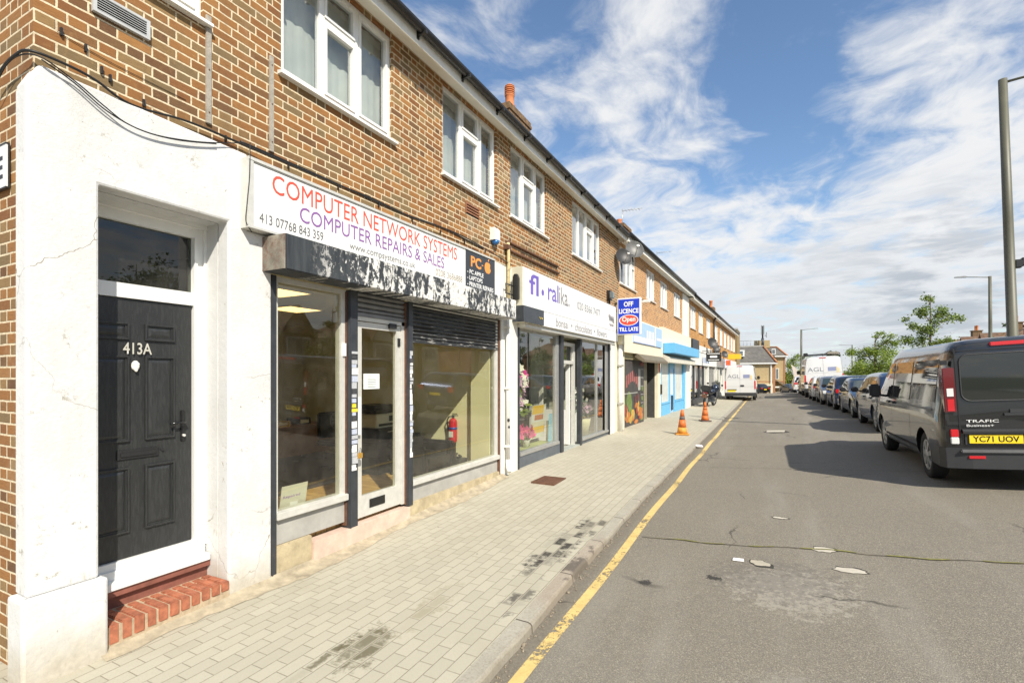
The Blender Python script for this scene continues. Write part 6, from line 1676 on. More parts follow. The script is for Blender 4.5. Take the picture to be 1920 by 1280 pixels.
# ---- two tall white vans
m_vantext = M('faded_grey_logo', (.24, .25, .28), .5, var=0); m_vanblue = M('faded_blue_logo', (.24, .27, .42), .5, var=0); m_vanor = M('faded_orange_logo', (.80, .58, .28), .5, var=0)
def mk_van(label, rack=False):
    b = hi_van()
    t = car('panel_van', label, 'van', b, p_white, (1.15, 4.8), .345, side=[(4.0, 5.0, 4.0, 4.5, 1.35, 1.95)], front=(5.05, 4.3, .82, .72), rear_gap=.004,
        rearlamps=[(.90, .985, .85, 1.42, m_lampred, .012, .12)], headlamps=[(.55, .85, .8, 1.1, .3)], plate=(-.80, .66, .012, 'LK70 ABC' if 0 else None), bumper=(.36, .60, m_bump), mirror=(4.55, 1.5), door_lines=[(3.95, .4, 2.1), (2.6, .4, 2.2)], skirt=(1.6, 4.3, .38, .55), rimmat=m_alu2, grille=(-.5, .5, .6, .8), group='tall white vans')
    def ex(nm, m, fn):
        mb = MB(); fn(mb); return mb.build(nm, m, t, frame=False)
    ex('door_seam', M('pale_seam', (.35, .35, .35), .6), lambda q: (q.box(-.006, .006, -.0065, .0, .62, 2.38), q.box(-.93, .93, -.0065, .0, 1.02, 1.03), q.box(-.93, .93, -.0065, .0, 1.52, 1.528), q.box(-.93, -.92, -.0065, 0, .62, 2.4), q.box(.92, .93, -.0065, 0, .62, 2.4)))
    ex('plate_lamp', m_bump, lambda q: q.box(-.82, -.22, -.02, 0, .775, .84, .005))
    ex('rear_handle', m_dkgrey, lambda q: (q.box(.02, .26, -.02, 0, 1.02, 1.14, .01), q.box(.06, .24, -.03, -.02, 1.03, 1.07)))
    letters('AGL', m_vantext, (-.80, -.0085, 1.62), (1, 0, 0), (0, 0, 1), .80, .26, t, 'logo_text', frame=False)
    ex('logo_square', m_vanblue, lambda q: q.face([(.22, -.0085, 1.62), (.62, -.0085, 1.62), (.62, -.0085, 1.86), (.22, -.0085, 1.86)]))
    ex('logo_mark', m_vanor, lambda q: q.face([(.66, -.0085, 1.50), (.76, -.0085, 1.50), (.78, -.0085, 1.74), (.64, -.0085, 1.86)]))
    ex('high_brake_light', m_lampred, lambda q: q.box(-.16, .16, -.02, .03, 2.43, 2.47))
    if rack:
        ex('roof_rack', m_dkgrey, lambda q: [q.tube([(-.9, y, 2.5), (-.85, y, 2.68), (.85, y, 2.68), (.9, y, 2.5)], .03, 6) for y in (.3, 1.6, 2.9)] + [q.tube([(x, .2, 2.69), (x, 3.1, 2.69)], .03, 6) for x in (-.85, .85)])
        ex('rack_end', m_black, lambda q: (q.box(-.95, -.72, .1, .5, 2.58, 2.80, .03)))
    return t
v1 = mk_van('tall white van with AGL logo parked half on the pavement by the shops')
put(v1, -1.72, 37.4, roll=1.0); v1.scale = (.98, 1, .98)
v2 = mk_van('tall white van with AGL logo and loaded roof rack parked among the cars', True)
put(v2, 3.35, 38.7); v2.scale = (1.14, 1, 1.08)
t = thing('timber_load', 'stack of boards carried on the roof rack of the white van', 'boards', (3.8, 40.3, 3.15), frame=False)
for k, (w, z) in enumerate(((.30, 0), (.26, .05), (.2, .1))):
    mb = MB(); mb.box(3.75 - w, 3.9 + w, 38.9, 41.8, 3.18 + z, 3.22 + z); mb.build('plank', m_oldwood, t, frame=False)

# beyond: smaller cars around the junction
c6 = dup(c3); put(c6, 3.1, 45.2); c6['label'] = 'pale beige hatchback parked beyond the white van with racks'
c7 = dup(c5); put(c7, 2.9, 51.5); c7['label'] = 'white car with red lamps parked at the far end of the row'
c8 = dup(c2); put(c8, 2.1, 80.5, 'toward', 20, 0); c8['label'] = 'dark saloon parked facing the camera before the mansard building'
c9 = dup(c3); put(c9, -.4, 78.0, 'away', 50, 0); c9['label'] = 'dark hatchback standing at an angle before the mansard building'
c10 = dup(c4); put(c10, -3.1, 72.0, 'away', 4, 0); c10['label'] = 'silver hatchback seen just past the side of the white van'
def recol(o, mat):
    for ch in o.children:
        if ch.name.split('.')[0] in ('body', 'bumper') and ch.data.materials[0].name not in ('grey_bumper_plastic',):
            ch.data = ch.data.copy(); ch.data.materials[0] = mat
recol(c6, p_beige); recol(c9, p_blk)
for c in (c1, c2, c3, c4, c5, c6, c7): c['group'] = 'cars parked along the service road'
for c in (c8, c9, c10): c['group'] = 'cars parked by the junction'

# ---- motorcycle on the pavement
def motorbike(x, y, yaw):
    t = thing('motorcycle', 'dark motorcycle parked on the pavement by the dark shop front', 'motorcycle', (x, y, pav(x, y)), (0, R(8), R(yaw)), frame=False)
    base = WM[t]
    def bb(nm, m, fn, par=None):
        mb = MB(); fn(mb); bmesh.ops.transform(mb.bm, matrix=base, verts=mb.bm.verts[:]); return mb.build(nm, m, par or t, frame=False)
    for yy in (0.0, 1.38):
        w = bb('wheel', m_tyre, lambda q: q.lathe([(.22, -.05), (.29, -.06), (.31, 0), (.29, .06), (.22, .05), (.22, -.05)], (0, yy, .31), 22, 0))
        bb('rim', m_alu2, lambda q: [q.tube([(0, yy, .31), (0, yy + .23 * math.cos(a), .31 + .23 * math.sin(a))], .018, 5) for a in [k * 1.047 for k in range(6)]] and q.lathe([(.20, -.03), (.225, -.03), (.225, .03), (.20, .03)], (0, yy, .31), 20, 0), w)
    bb('engine', m_dkgrey, lambda q: (q.box(-.16, .16, .45, .95, .25, .60, .05), q.tube([(.17, .9, .35), (.2, .4, .28), (.2, -.2, .40)], .05, 8)))
    bb('fuel_tank', p_bmw, lambda q: q.ball((0, .78, .82), (.17, .30, .15)))
    bb('fairing', p_bmw, lambda q: (q.ball((0, 1.18, .95), (.24, .22, .26)), q.prism([(1.0, .5), (1.3, .55), (1.25, .95), (.9, .8)], 0, -.2, .2)))
    bb('seat', m_black, lambda q: q.prism([(-.2, .86), (.2, .78), (.55, .76), (.55, .70), (.1, .66), (-.2, .78)], 0, -.14, .14))
    bb('top_box', m_black, lambda q: q.box(-.24, .24, -.45, -.08, .86, 1.16, .05))
    bb('handlebar', m_black, lambda q: (q.tube([(-.38, 1.02, 1.08), (-.15, 1.12, 1.04), (.15, 1.12, 1.04), (.38, 1.02, 1.08)], .018, 6), q.box(-.44, -.34, 1.1, 1.13, 1.15, 1.25), q.box(.34, .44, 1.1, 1.13, 1.15, 1.25)))
    bb('fork', m_alu2, lambda q: (q.tube([(-.1, 1.15, .95), (-.1, 1.38, .31)], .025, 6), q.tube([(.1, 1.15, .95), (.1, 1.38, .31)], .025, 6)))
    bb('tail_light', m_lampred, lambda q: q.box(-.12, .12, -.32, -.28, .74, .80))
    bb('number_plate', m_rust_and_shade, lambda q: q.box(-.14, .14, -.40, -.39, .50, .70))  # yellow plate given a dark brown, its shade put into the colour
    bb('side_stand', m_black, lambda q: q.tube([(-.1, .55, .3), (-.28, .5, .03)], .015, 5))
motorbike(-3.05, 28.7, -12)
# ---- blue wheelie bin at the junction
t = thing('wheelie_bin', 'small blue wheelie bin beside the dark cars at the junction', 'bin', (-2.0, 78, gz(-2, 78)), frame=False)
z = gz(-2, 78); mb = MB(); mb.box(-2.35, -1.65, 77.7, 78.3, z + .08, z + 1.0, .05); mb.build('bin_body', M('bin_blue', (.03, .10, .32), .5, var=.1), t, frame=False)
mb = MB(); mb.box(-2.4, -1.6, 77.65, 78.35, z + 1.0, z + 1.08, .02); mb.build('lid', MATS['bin_blue'], t, frame=False)
# ---------------------------------------------------------------- traffic cones
def cone(x, y, label, bands, yaw=0, s=1.0):
    z = pav(x, y)
    t = thing('traffic_cone', label, 'traffic cone', (x, y, z), (0, 0, R(yaw)), group='traffic cones on the pavement', frame=False)
    base = WM[t] @ Matrix.Scale(s, 4)
    def bb(nm, m, fn):
        mb = MB(); fn(mb); bmesh.ops.transform(mb.bm, matrix=base, verts=mb.bm.verts[:]); return mb.build(nm, m, t, frame=False)
    bb('base', bands[0], lambda q: q.box(-.19, .19, -.19, .19, .002, .045, .015))
    r = lambda h: .145 - (.145 - .036) * (h - .045) / .68
    hs = [.045, .22, .44, .54, .725]
    for i, (a, b) in enumerate(zip(hs, hs[1:])):
        bb('cone_band', bands[i + 1], lambda q: q.lathe([(r(a), a), (r(b), b)] + ([(r(b) * .8, b), (r(b) * .75, b - .02), (.001, b - .02)] if i == 3 else []), (0, 0, 0), 22))
m_con = M('worn_orange_cone', (.54, .13, .022), .6, var=.15, vs=9, dirt=.5, dirtcol=(.30, .10, .04)); m_cony = M('faded_amber_cone', (.60, .27, .04), .6, var=.15, vs=9, dirt=.5, dirtcol=(.3, .12, .04)); m_cond = M('scuffed_dark_band', (.11, .085, .075), .7, var=.3, vs=12)
cone(-2.24, 15.15, 'orange traffic cone with a dark scuffed band and amber base near the kerb', (m_cony, m_cony, m_con, m_cond, m_con), 12)
cone(-2.12, 19.9, 'plain orange traffic cone with grey base standing farther up the pavement', (m_cond, m_con, m_con, m_con, m_con), 30)

# ---------------------------------------------------------------- lamp posts
def lamp_post(name, label, x, y, h, armx, lean=0.0, rb=.10, rt=.075, z0=None, box=False):
    z0 = gz(x, y) + .12 if z0 is None else z0
    t = thing('street_lamp', label, 'street lamp', (x, y, z0), frame=False, group='grey street lamps')
    tx = x - lean
    P = lambda u: (x - lean * u, y, z0 + (h - z0) * u)
    mb = MB(); mb.tube([P(0), P(.18), P(.181), P(.6), P(1)], [rb * 1.35, rb * 1.35, rb, (rb + rt) / 2, rt], 16); mb.build('pole', m_steel, t, frame=False)
    s = 1 if armx > 0 else -1
    mb = MB(); mb.tube([(tx, y, h - .08), (tx + armx * .5, y, h - .01), (tx + armx, y, h + .05)], [.032, .028, .026], 8); mb.build('arm', m_steel, t, frame=False)
    mb = MB(); mb.prism([(tx + armx - s * .05, h + .02), (tx + armx + s * .62, h + .06), (tx + armx + s * .62, h + .11), (tx + armx + s * .1, h + .13), (tx + armx - s * .05, h + .09)], 1, y - .13, y + .13); hd = mb.build('lamp_head', m_steelg, t, frame=False)
    mb = MB(); mb.face([(tx + armx + s * .05, y - .1, h + .022), (tx + armx + s * .58, y - .1, h + .052), (tx + armx + s * .58, y + .1, h + .052), (tx + armx + s * .05, y + .1, h + .022)]); mb.build('lens', m_lampcl, hd, frame=False)
    if box:
        mb = MB(); mb.box(x - lean * .5 + .08, x - lean * .5 + .22, y - .07, y + .07, 4.32, 4.52, .02); mb.box(x - lean * .5 + .20, x - lean * .5 + .30, y - .05, y + .05, 4.36, 4.56, .02); mb.build('camera_box', m_black, t, frame=False)
        mb = MB(); mb.box(x - rb * 1.42, x - rb * 1.30, y - .07, y + .07, z0 + .5, z0 + 1.1); mb.build('access_door', m_steelg, t, frame=False)
    return t
lamp_post('a', 'nearest tall grey street lamp with a small camera box halfway up', 5.22, 15.95, 8.86, 1.4, .24, .105, .082, box=True)
lamp_post('b', 'grey street lamp with its arm reaching towards the road beyond the dark van', 13.9, 46.5, 8.72, -1.3, .05, .12, .09, .45)
lamp_post('c', 'distant grey street lamp rising behind the white cars with its arm turned away', 4.5, 88.6, 8.75, 1.6, 0, .16, .13, -1.0)
lamp_post('d', 'distant grey street lamp among the leaves of the bushy tree', 17.3, 139, 8.7, -2.0, 0, .15, .12, -1.0)
lamp_post('e', 'farthest thin street lamp just above the roof of the white van', 15.6, 190, 8.7, -2.0, 0, .16, .12, -1.0)

# ---------------------------------------------------------------- trees
def tree(name, label, x, y, z0, trunk_h, blobs, nleaf, lsize, mat, seed, trunk_r=.08, group=None, cat='tree', droop=.3):
    r_ = random.Random(seed)
    t = thing(name, label, cat, (x, y, z0), frame=False, group=group)
    mb = MB()
    top = max(b[2] + b[3] * .5 for b in blobs)
    mb.tube([(x, y, z0), (x + .04, y, z0 + trunk_h * .5), (x, y + .03, z0 + trunk_h), (x + .02, y, top)], [trunk_r * 1.3, trunk_r, trunk_r * .8, trunk_r * .15], 8)
    for bx, by, bz, br in blobs:
        z1 = max(z0 + trunk_h * .7, bz - br * 1.2); q = Vector((bx, by, bz))
        m = Vector((x + (bx - x) * .4, y + (by - y) * .4, z1 + (bz - z1) * .55))
        mb.tube([(x, y, z1), m, q], [trunk_r * .5, trunk_r * .32, trunk_r * .1], 6)
        for _ in range(4):
            e = q + Vector((r_.uniform(-1, 1), r_.uniform(-1, 1), r_.uniform(-.6, 1))) * br * .8; mb.tube([m, (m + e) / 2 + Vector((0, 0, .05)), e], [trunk_r * .2, trunk_r * .12, trunk_r * .04], 4)
    mb.build('trunk', M('bark', (.13, .10, .07), .9, var=.3, vs=10), t, frame=False)
    mb = MB(); tot = sum(b[3] ** 2 for b in blobs)
    for bx, by, bz, br in blobs:
        clumps = []
        for _ in range(max(4, int(9 * br))):
            d = Vector((r_.gauss(0, 1), r_.gauss(0, 1), r_.gauss(0, .8))).normalized() * br * r_.uniform(.35, 1.0); clumps.append(Vector((bx, by, bz)) + d)
        for _ in range(int(nleaf * br * br / tot)):
            c = r_.choice(clumps); p = c + Vector((r_.gauss(0, 1), r_.gauss(0, 1), r_.gauss(0, .8))) * br * .26
            d = Vector((r_.uniform(-1, 1), r_.uniform(-1, 1), r_.uniform(-1, .4))).normalized(); e = d.cross(Vector((r_.uniform(-1, 1), r_.uniform(-1, 1), 1))).normalized()
            s = lsize * r_.uniform(.6, 1.3); n = d.cross(e) * s * .12
            mb.face([p, p + d * s * .5 + e * s * .32 + n, p + d * s, p + d * s * .5 - e * s * .32 + n])
    mb.build('crown', mat, t, frame=False, recalc=False)
    return t
X1, Y1_ = 6.3, 40.5
tree('street_tree', 'bushy light green tree behind the parked blue cars', X1, Y1_, .45, 1.6, [(X1 - .7, 40.5, 2.3, .9), (X1 + .5, 40.3, 2.6, 1.0), (X1 - .9, 40.6, 3.3, .6), (X1 + .2, 40.5, 3.6, .7), (X1 + .9, 40.4, 4.0, .5), (X1 + .25, 40.5, 4.35, .32), (X1 - .2, 40.4, 1.6, .8), (X1 + 1.1, 40.5, 2.0, .7), (X1 - 1.2, 40.6, 1.7, .6)], 12000, .11, m_leaf2, 3, .09)
X2, Y2_ = 6.35, 28.0
tree('young_tree', 'slender young tree with sparse leaves rising above the dark van', X2, Y2_, .5, 2.6, [(X2 - .1, 28, 5.2, .28), (X2 - .35, 28, 4.6, .40), (X2 + .25, 28.1, 4.5, .42), (X2 - .7, 28, 4.0, .35), (X2 + .75, 27.9, 4.25, .32), (X2 + .1, 28, 3.8, .55), (X2 - .45, 28.1, 3.4, .5), (X2 + .5, 28, 3.3, .5)], 3200, .105, m_leaf, 5, .05)
for i, (x, y, w, h, lab) in enumerate(((4.1, 106, 2.8, 5.4, 'bright green tree next to the mansard building at the end of the road'), (6.9, 110, 2.8, 4.8, 'bright green tree behind the lone feather flags'), (10.5, 118, 3.6, 5.4, 'green tree farther off beyond the white van'), (22, 150, 4.5, 5.0, 'hazy green tree far beyond the bushy tree'))):
    tree('roadside_tree', lab, x, y, -1.4, 1.5, [(x - w * .4, y, h * .35 - .6, w * .55), (x + w * .4, y - .5, h * .4 - .6, w * .55), (x, y, h * .8 - .9, w * .5), (x + w * .2, y, h - 1.2 + .6, w * .35), (x - w * .6, y, h * .1 - .6, w * .4), (x + w * .65, y, h * .1 - .6, w * .4), (x, y - 1, h * .1, w * .5)], 6500, .25, m_leaf2, 70 + i, .14, group='green trees at the end of the road')
# small palm
t = thing('palm_tree', 'small palm with spiky leaves far behind the white van', 'palm', (8.0, 83, -.5), frame=False)
mb = MB(); mb.tube([(8.0, 83, -.5), (8.05, 83, 3), (8.0, 83, 4.5)], [.16, .13, .11], 8); mb.build('trunk', MATS['bark'], t, frame=False)
mb = MB()
for k in range(46):
    a = rnd.uniform(0, 6.28); el = rnd.uniform(-.3, 1.3); d = Vector((math.cos(a) * math.cos(el), math.sin(a) * math.cos(el), math.sin(el))); e = d.cross(Vector((0, 0, 1))).normalized() * .06; p = Vector((8, 83, 4.5))
    mb.face([p - e, p + e, p + d * .7 + e - Vector((0, 0, .03)), p + d * 1.05 - Vector((0, 0, .25)), p + d * .7 - e])
mb.build('crown', m_leaf3, t, frame=False, recalc=False)

# ---------------------------------------------------------------- feather flags
def flag(x, y, h, label, lean):
    z = gz(min(x, 4), y) + .02
    t = thing('feather_flag', label, 'flag', (x, y, z), frame=False, group='white feather flags')
    mb = MB(); pts = [(x + lean * (u ** 2), y, z + h * u) for u in [k / 8 for k in range(9)]]; mb.tube(pts, .02, 5); mb.build('pole', m_alu2, t, frame=False)
    mb = MB(); A = []; B_ = []
    for k in range(9):
        u = .25 + .74 * k / 8; px_ = x + lean * u * u; w = .55 * math.sin(min(1, (k + .35) / 8.2) * math.pi) ** .6 + .04
        A.append((px_ + .02, y, z + h * u)); B_.append((px_ + w, y + .05 * math.sin(k), z + h * u - .05))
    for k in range(8): mb.prism([(A[k][0], A[k][2]), (B_[k][0], B_[k][2]), (B_[k + 1][0], B_[k + 1][2]), (A[k + 1][0], A[k + 1][2])], 1, y - .006, y + .006)
    mb.build('cloth', M('flag_cloth', (.62, .55, .48), .8, var=.1), t, frame=False)
flag(2.55, 62.5, 3.1, 'white feather flag standing by the last white car', -.35)
flag(3.75, 60.5, 3.6, 'white feather flag standing just beside the white van with racks', -.35)

# ---------------------------------------------------------------- far buildings
br_far = brick_mat('cream_far_brick', [(0, (.44, .34, .18)), (.5, (.48, .375, .21)), (.9, (.40, .29, .15))], mortar=(.6, .46, .26), weather=.1)
t = thing('mansard_building', 'cream brick building with dark mansard roof and orange ridge tiles closing the street', 'building', (-3, 96, -1.5), frame=False)
def bx(nm, m, par, *b):
    mb = MB()
    for q in b: mb.box(*q)
    return mb.build(nm, m, par, frame=False)
Ya = 91.0
bx('wall', br_far, t, (-14, .95, Ya, Ya + 12, -1.6, 3.7), (.95, 2.55, Ya + 7, Ya + 16, -1.6, 5.05))
bx('brick_trim', M('red_brick_trim', (.34, .16, .08), .8, var=.15), t, (-14, .96, Ya - .02, Ya - .001, .55, .72), (2.3, 2.56, Ya + 6.96, Ya + 6.99, -1.5, 5.0), (.62, .96, Ya - .03, Ya - .021, -1.5, 3.6), (.97, 2.56, Ya + 6.95, Ya + 6.989, .5, .66))
mb = MB(); F = [(-14, Ya - .4, 3.65), (1.25, Ya - .4, 3.65), (-.75, Ya + 3.2, 6.5), (-14, Ya + 3.2, 6.5)]; G_ = [(1.25, Ya + 12.4, 3.65), (-.75, Ya + 9, 6.5)]
mb.face(F); mb.face([F[1], G_[0], G_[1], F[2]]); mb.face([F[3], F[2], G_[1], (-14, Ya + 9, 6.5)]); mb.face([(-14, Ya - .4, 3.65), (-14, Ya + 12.4, 3.65), G_[0], F[1]])
rf = mb.build('roof', m_slate, t, frame=False)
mb = MB(); mb.tube([(1.25, Ya - .42, 3.72), (-.75, Ya + 3.18, 6.56)], .16, 6); mb.build('ridge_tiles', M('orange_ridge', (.42, .18, .08), .8, var=.25, vs=3), rf, frame=False)
mb = MB(); A = (2.9, Ya + 6.6, 5.0); B_ = (1.3, Ya + 10.5, 6.75); C_ = (-.2, Ya + 10.5, 6.75); D_ = (-.2, Ya + 6.6, 5.0)
mb.face([D_, A, B_, C_]); mb.face([A, (2.9, Ya + 16.3, 5.0), (1.3, Ya + 13, 6.75), B_]); mb.face([D_, (-.2, Ya + 16, 5.0), (2.9, Ya + 16.3, 5.0), A]); r2 = mb.build('roof', m_slate, t, frame=False)
mb = MB(); mb.tube([(2.9, Ya + 6.58, 5.06), (1.3, Ya + 10.5, 6.8), (-.2, Ya + 10.5, 6.8)], .13, 6); mb.build('ridge_tiles', MATS['orange_ridge'], r2, frame=False)
bx('eaves_board', m_white, t, (-14, 1.28, Ya - .44, Ya - .41, 3.52, 3.72), (.95, 2.95, Ya + 6.54, Ya + 6.58, 4.86, 5.06))
bx('parapet_band', m_conc2, t, (-14, -.75, Ya + 3.1, Ya + 3.2, 6.5, 6.75))
bx('roof_house', br_far, t, (-2.2, .2, Ya + 5, Ya + 8, 6.4, 7.7))
for x0 in (-5.1, -9.0):
    dm = bx('dormer', m_white, t, (x0, x0 + 1.5, Ya + .2, Ya + 2.5, 4.8, 5.9))
    bx('window', M('far_window_glass', (.14, .17, .19), .1, var=0), dm, (x0 + .2, x0 + .7, Ya + .17, Ya + .199, 4.95, 5.7), (x0 + .8, x0 + 1.3, Ya + .17, Ya + .199, 4.95, 5.7))
dm = bx('dormer', m_white, t, (.5, 1.1, Ya + 7.0, Ya + 8.5, 5.3, 6.3)); bx('window', MATS['far_window_glass'], dm, (.6, 1.0, Ya + 6.97, Ya + 6.999, 5.45, 6.15))
for q in ((1.1, 1.6, 1.0, 2.9),):
    w = bx('window', m_white, t, (q[0], q[1], Ya + 6.93, Ya + 6.999, q[2], q[3])); bx('pane', MATS['far_window_glass'], w, (q[0] + .08, q[1] - .08, Ya + 6.91, Ya + 6.929, q[2] + .1, q[3] - .1))
for x0, z0 in ((-4.5, -.9), (-8.5, -.9), (-8.5, 1.4), (-4.6, 1.4)):
    w = bx('window', m_white, t, (x0, x0 + 1.4, Ya - .05, Ya - .0225, z0, z0 + 1.3)); bx('pane', MATS['far_window_glass'], w, (x0 + .1, x0 + 1.3, Ya - .07, Ya - .051, z0 + .1, z0 + 1.2))
bx('downpipe', m_white, t, (.30, .45, Ya - .2, Ya - .05, -1.3, 3.6))
bx('porch', m_pillar, t, (-1.6, .6, Ya - 2.0, Ya - .05, .0, .25), (.35, .6, Ya - 2.0, Ya - 1.7, -1.4, .0))
mb = MB(); mb.prism([(1.0, .95), (2.6, .05), (2.6, -.08), (1.0, .82)], 1, Ya + 5.5, Ya + 6.9); mb.build('lean_to_roof', m_slate, t, frame=False)
bx('lean_to_fascia', m_white, t, (1.0, 2.9, Ya + 5.4, Ya + 5.49, -.45, -.22))
t = thing('phone_mast', 'dark phone mast with antennas standing on the mansard building roof', 'mast', (-.9, Ya + 4, 6.5), frame=False)
mb = MB(); mb.tube([(-.9, Ya + 4, 6.5), (-.9, Ya + 4, 8.0)], .22, 8); mb.tube([(-.9, Ya + 4, 8.0), (-.9, Ya + 4, 10.1)], .13, 8); mb.build('mast_pole', m_dkgrey, t, frame=False)
bx('antenna', m_steelg, t, (-1.15, -.98, Ya + 3.8, Ya + 4.1, 8.6, 10.2), (-.8, -.64, Ya + 3.8, Ya + 4.1, 8.7, 10.2), (-.65, -.3, Ya + 3.9, Ya + 4.1, 8.4, 8.5), (-.4, -.25, Ya + 3.8, Ya + 4.1, 8.1, 9.0))
mb = MB()
for k in range(9): mb.tube([(-5.5 + k * .55, Ya + 3.4, 6.7), (-5.5 + k * .55, Ya + 3.4, 7.6)], .025, 4)
mb.tube([(-5.5, Ya + 3.4, 7.6), (-1.1, Ya + 3.4, 7.6)], .03, 4); t2 = thing('roof_railing', 'thin metal railing along the flat top of the mansard roof', 'railing', (-3.3, Ya + 3.4, 6.7), frame=False); mb.build('rails', m_steelg, t2, frame=False)

t = thing('plain_building', 'taller plain brown building just beyond the end of the terrace', 'building', (-6, 60, -.5), frame=False)
bx('wall', M('olive_brown_wall', (.25, .18, .085), .9, var=.15, vs=1), t, (-12, -2.95, 57.6, 63, -1, 6.55))
bx('parapet', m_conc2, t, (-12, -2.9, 57.55, 63.05, 6.55, 6.72))

# ---------------------------------------------------------------- houses across the main road (they show over the van and in the shop glass)
def house(y, label, wall, seed):
    r_ = random.Random(seed); x0, x1 = 27.0, 35.5; w = 13.0
    t = thing('semi_detached_house', label, 'house', (x0, y, .5), frame=False, group='houses across the main road')
    mb = MB(); mb.box(x0, x1, y, y + w, -.5, 5.6); mb.build('wall', wall, t, frame=False)
    mb = MB(); mb.prism([(y - .4, 5.5), (y + w + .4, 5.5), (y + w - 3.5, 8.2), (y + 3.5, 8.2)], 0, x0 + 4.2, x0 + 4.3)
    mb = MB(); e = [(x0 - .4, y - .4, 5.5), (x0 - .4, y + w + .4, 5.5), (x1 + .4, y + w + .4, 5.5), (x1 + .4, y - .4, 5.5)]; ra, rb = (31.2, y + 3.2, 8.1), (31.2, y + w - 3.2, 8.1)
    mb.face([e[0], e[1], rb, ra]); mb.face([e[1], e[2], rb]); mb.face([e[2], e[3], ra, rb]); mb.face([e[3], e[0], ra]); mb.face(e[::-1])
    roof = mb.build('roof', m_tile, t, frame=False)
    for yy in (y + 2.6, y + w - 2.6):
        mb = MB(); mb.prism([(yy - 1.7, 5.2), (yy + 1.7, 5.2), (yy, 7.4)], 0, x0 - .6, x0 + 3); mb.build('gable', wall, t, frame=False)
        mb = MB(); mb.prism([(yy - 1.95, 5.05), (yy, 7.6), (yy + 1.95, 5.05), (yy + 1.8, 5.0), (yy, 7.42), (yy - 1.8, 5.0)], 0, x0 - .8, x0 + 3); mb.build('gable_roof', m_tile, roof, frame=False)
        bx('bay', wall, t, (x0 - .6, x0, yy - 1.5, yy + 1.5, -.5, 5.0))
        for z in (.9, 3.4):
            wn = bx('window', m_upvc, t, (x0 - .68, x0 - .601, yy - 1.2, yy + 1.2, z, z + 1.5)); bx('pane', MATS['far_window_glass'], wn, *[(x0 - .70, x0 - .681, yy - 1.1 + k * .76, yy - 1.1 + k * .76 + .68, z + .1, z + 1.4) for k in range(3)])
    for yy in (y + w / 2 - 1.3, y + w / 2 + .3):
        d = bx('door', M('dark_green_door', (.03, .06, .04), .4), t, (x0 - .06, x0 - .001, yy, yy + 1.0, .4, 2.6))
        bx('door_glass', MATS['far_window_glass'], d, (x0 - .08, x0 - .061, yy + .25, yy + .75, 1.7, 2.4))
    yc = y + w / 2; mb = MB(); mb.box(30.6, 31.8, yc - .55, yc + .55, 7.6, 9.1); mb.box(30.5, 31.9, yc - .65, yc + .65, 9.1, 9.25); ch = mb.build('chimney', MATS['sooty_brick'], roof, frame=False)
    for k in (-1, 1):
        mb = MB(); mb.lathe([(.20, 9.25), (.16, 9.3), (.16, 10.0), (.19, 10.05), (.001, 10.0)], (31.2, yc + k * .35, 0), 12); mb.build('chimney_pot', m_terr, ch, frame=False)
    return t
labs = ['red brick house opposite, reflected at the near end of the shop glass', 'rendered house opposite, reflected in the computer shop door', 'red brick house opposite, second along the main road', 'rendered house opposite with tall pots, third along the main road', 'red brick house opposite, fourth along the main road', 'rendered house opposite whose chimney pots show above the dark van', 'red brick house opposite whose chimney shows beside the tall lamp']
rend = M('cream_house_render', (.48, .44, .34), .9, var=.08)
for i, y in enumerate((-14, 2, 18, 36, 56, 104, 89)): house(y, labs[i], (brick_red, rend)[i % 2], i)
for i, (x, y, lab) in enumerate(((20.5, 14, 'leafy tree across the main road reflected in the florist glass'), (21, 27, 'broad leafy tree across the main road farther along'), (21, 57, 'leafy tree across the main road seen in the near florist pane'), (20.5, 64, 'leafy tree across the main road by the fourth house'))):
    tree('garden_tree', lab, x, y, .5, 1.8, [(x, y, 3.4, 1.5), (x + .5, y + 1.2, 2.9, 1.3), (x, y - 1.3, 3.0, 1.3), (x - .4, y, 2.2, 1.4), (x, y + .4, 4.4, 1.2), (x, y - .5, 5.6, 1.6 if i == 0 else .4), (x + .2, y + 1.0, 6.8, 1.5 if i == 0 else .3)], 5200, .26, m_leaf3, 90 + i, .13, group='trees across the main road')
t = thing('flue_pipe', 'thin brown flue pipe rising beyond the dark van roof', 'pipe', (8.6, 25.5, .5), frame=False)
t_ = None
mb = MB(); mb.tube([(8.6, 25.5, .5), (8.6, 25.5, 3.58)], .05, 8); mb.build('pipe', m_rust_and_shade, t, frame=False)
mb = MB(); mb.lathe([(.06, 3.58), (.075, 3.60), (.075, 3.66), (.02, 3.70)], (8.6, 25.5, 0), 10); mb.build('cowl', m_rust_and_shade, t, frame=False)
# ---------------------------------------------------------------- camera, sun, sky
cam = bpy.data.cameras.new('camera'); co = bpy.data.objects.new('camera', cam); COL.objects.link(co)
TH = math.atan((1441 - 960) / 930.0)
co.location = (0, 0, 1.80); co.rotation_euler = (R(90), 0, TH)
cam.sensor_width = 36; cam.lens = 930 / 1920 * 36; cam.shift_y = 62 / 1920; cam.clip_start = .05; cam.clip_end = 3000
sc.camera = co
SV = Vector((1.85, -1.45, 2.05)).normalized()
sun = bpy.data.lights.new('sun', 'SUN'); so = bpy.data.objects.new('sun', sun); COL.objects.link(so)
sun.energy = 4.7; sun.angle = R(.55); sun.color = (1.0, .93, .81)
so.rotation_euler = SV.to_track_quat('Z', 'Y').to_euler(); so.location = (10, -8, 20)
w = bpy.data.worlds.new('World'); sc.world = w; w.use_nodes = True
nt = w.node_tree; n = nt.nodes; l = nt.links
for q in list(n): n.remove(q)
class WN(NT):
    def __init__(s): s.t = nt; s.n = n; s.l = l
W = WN()
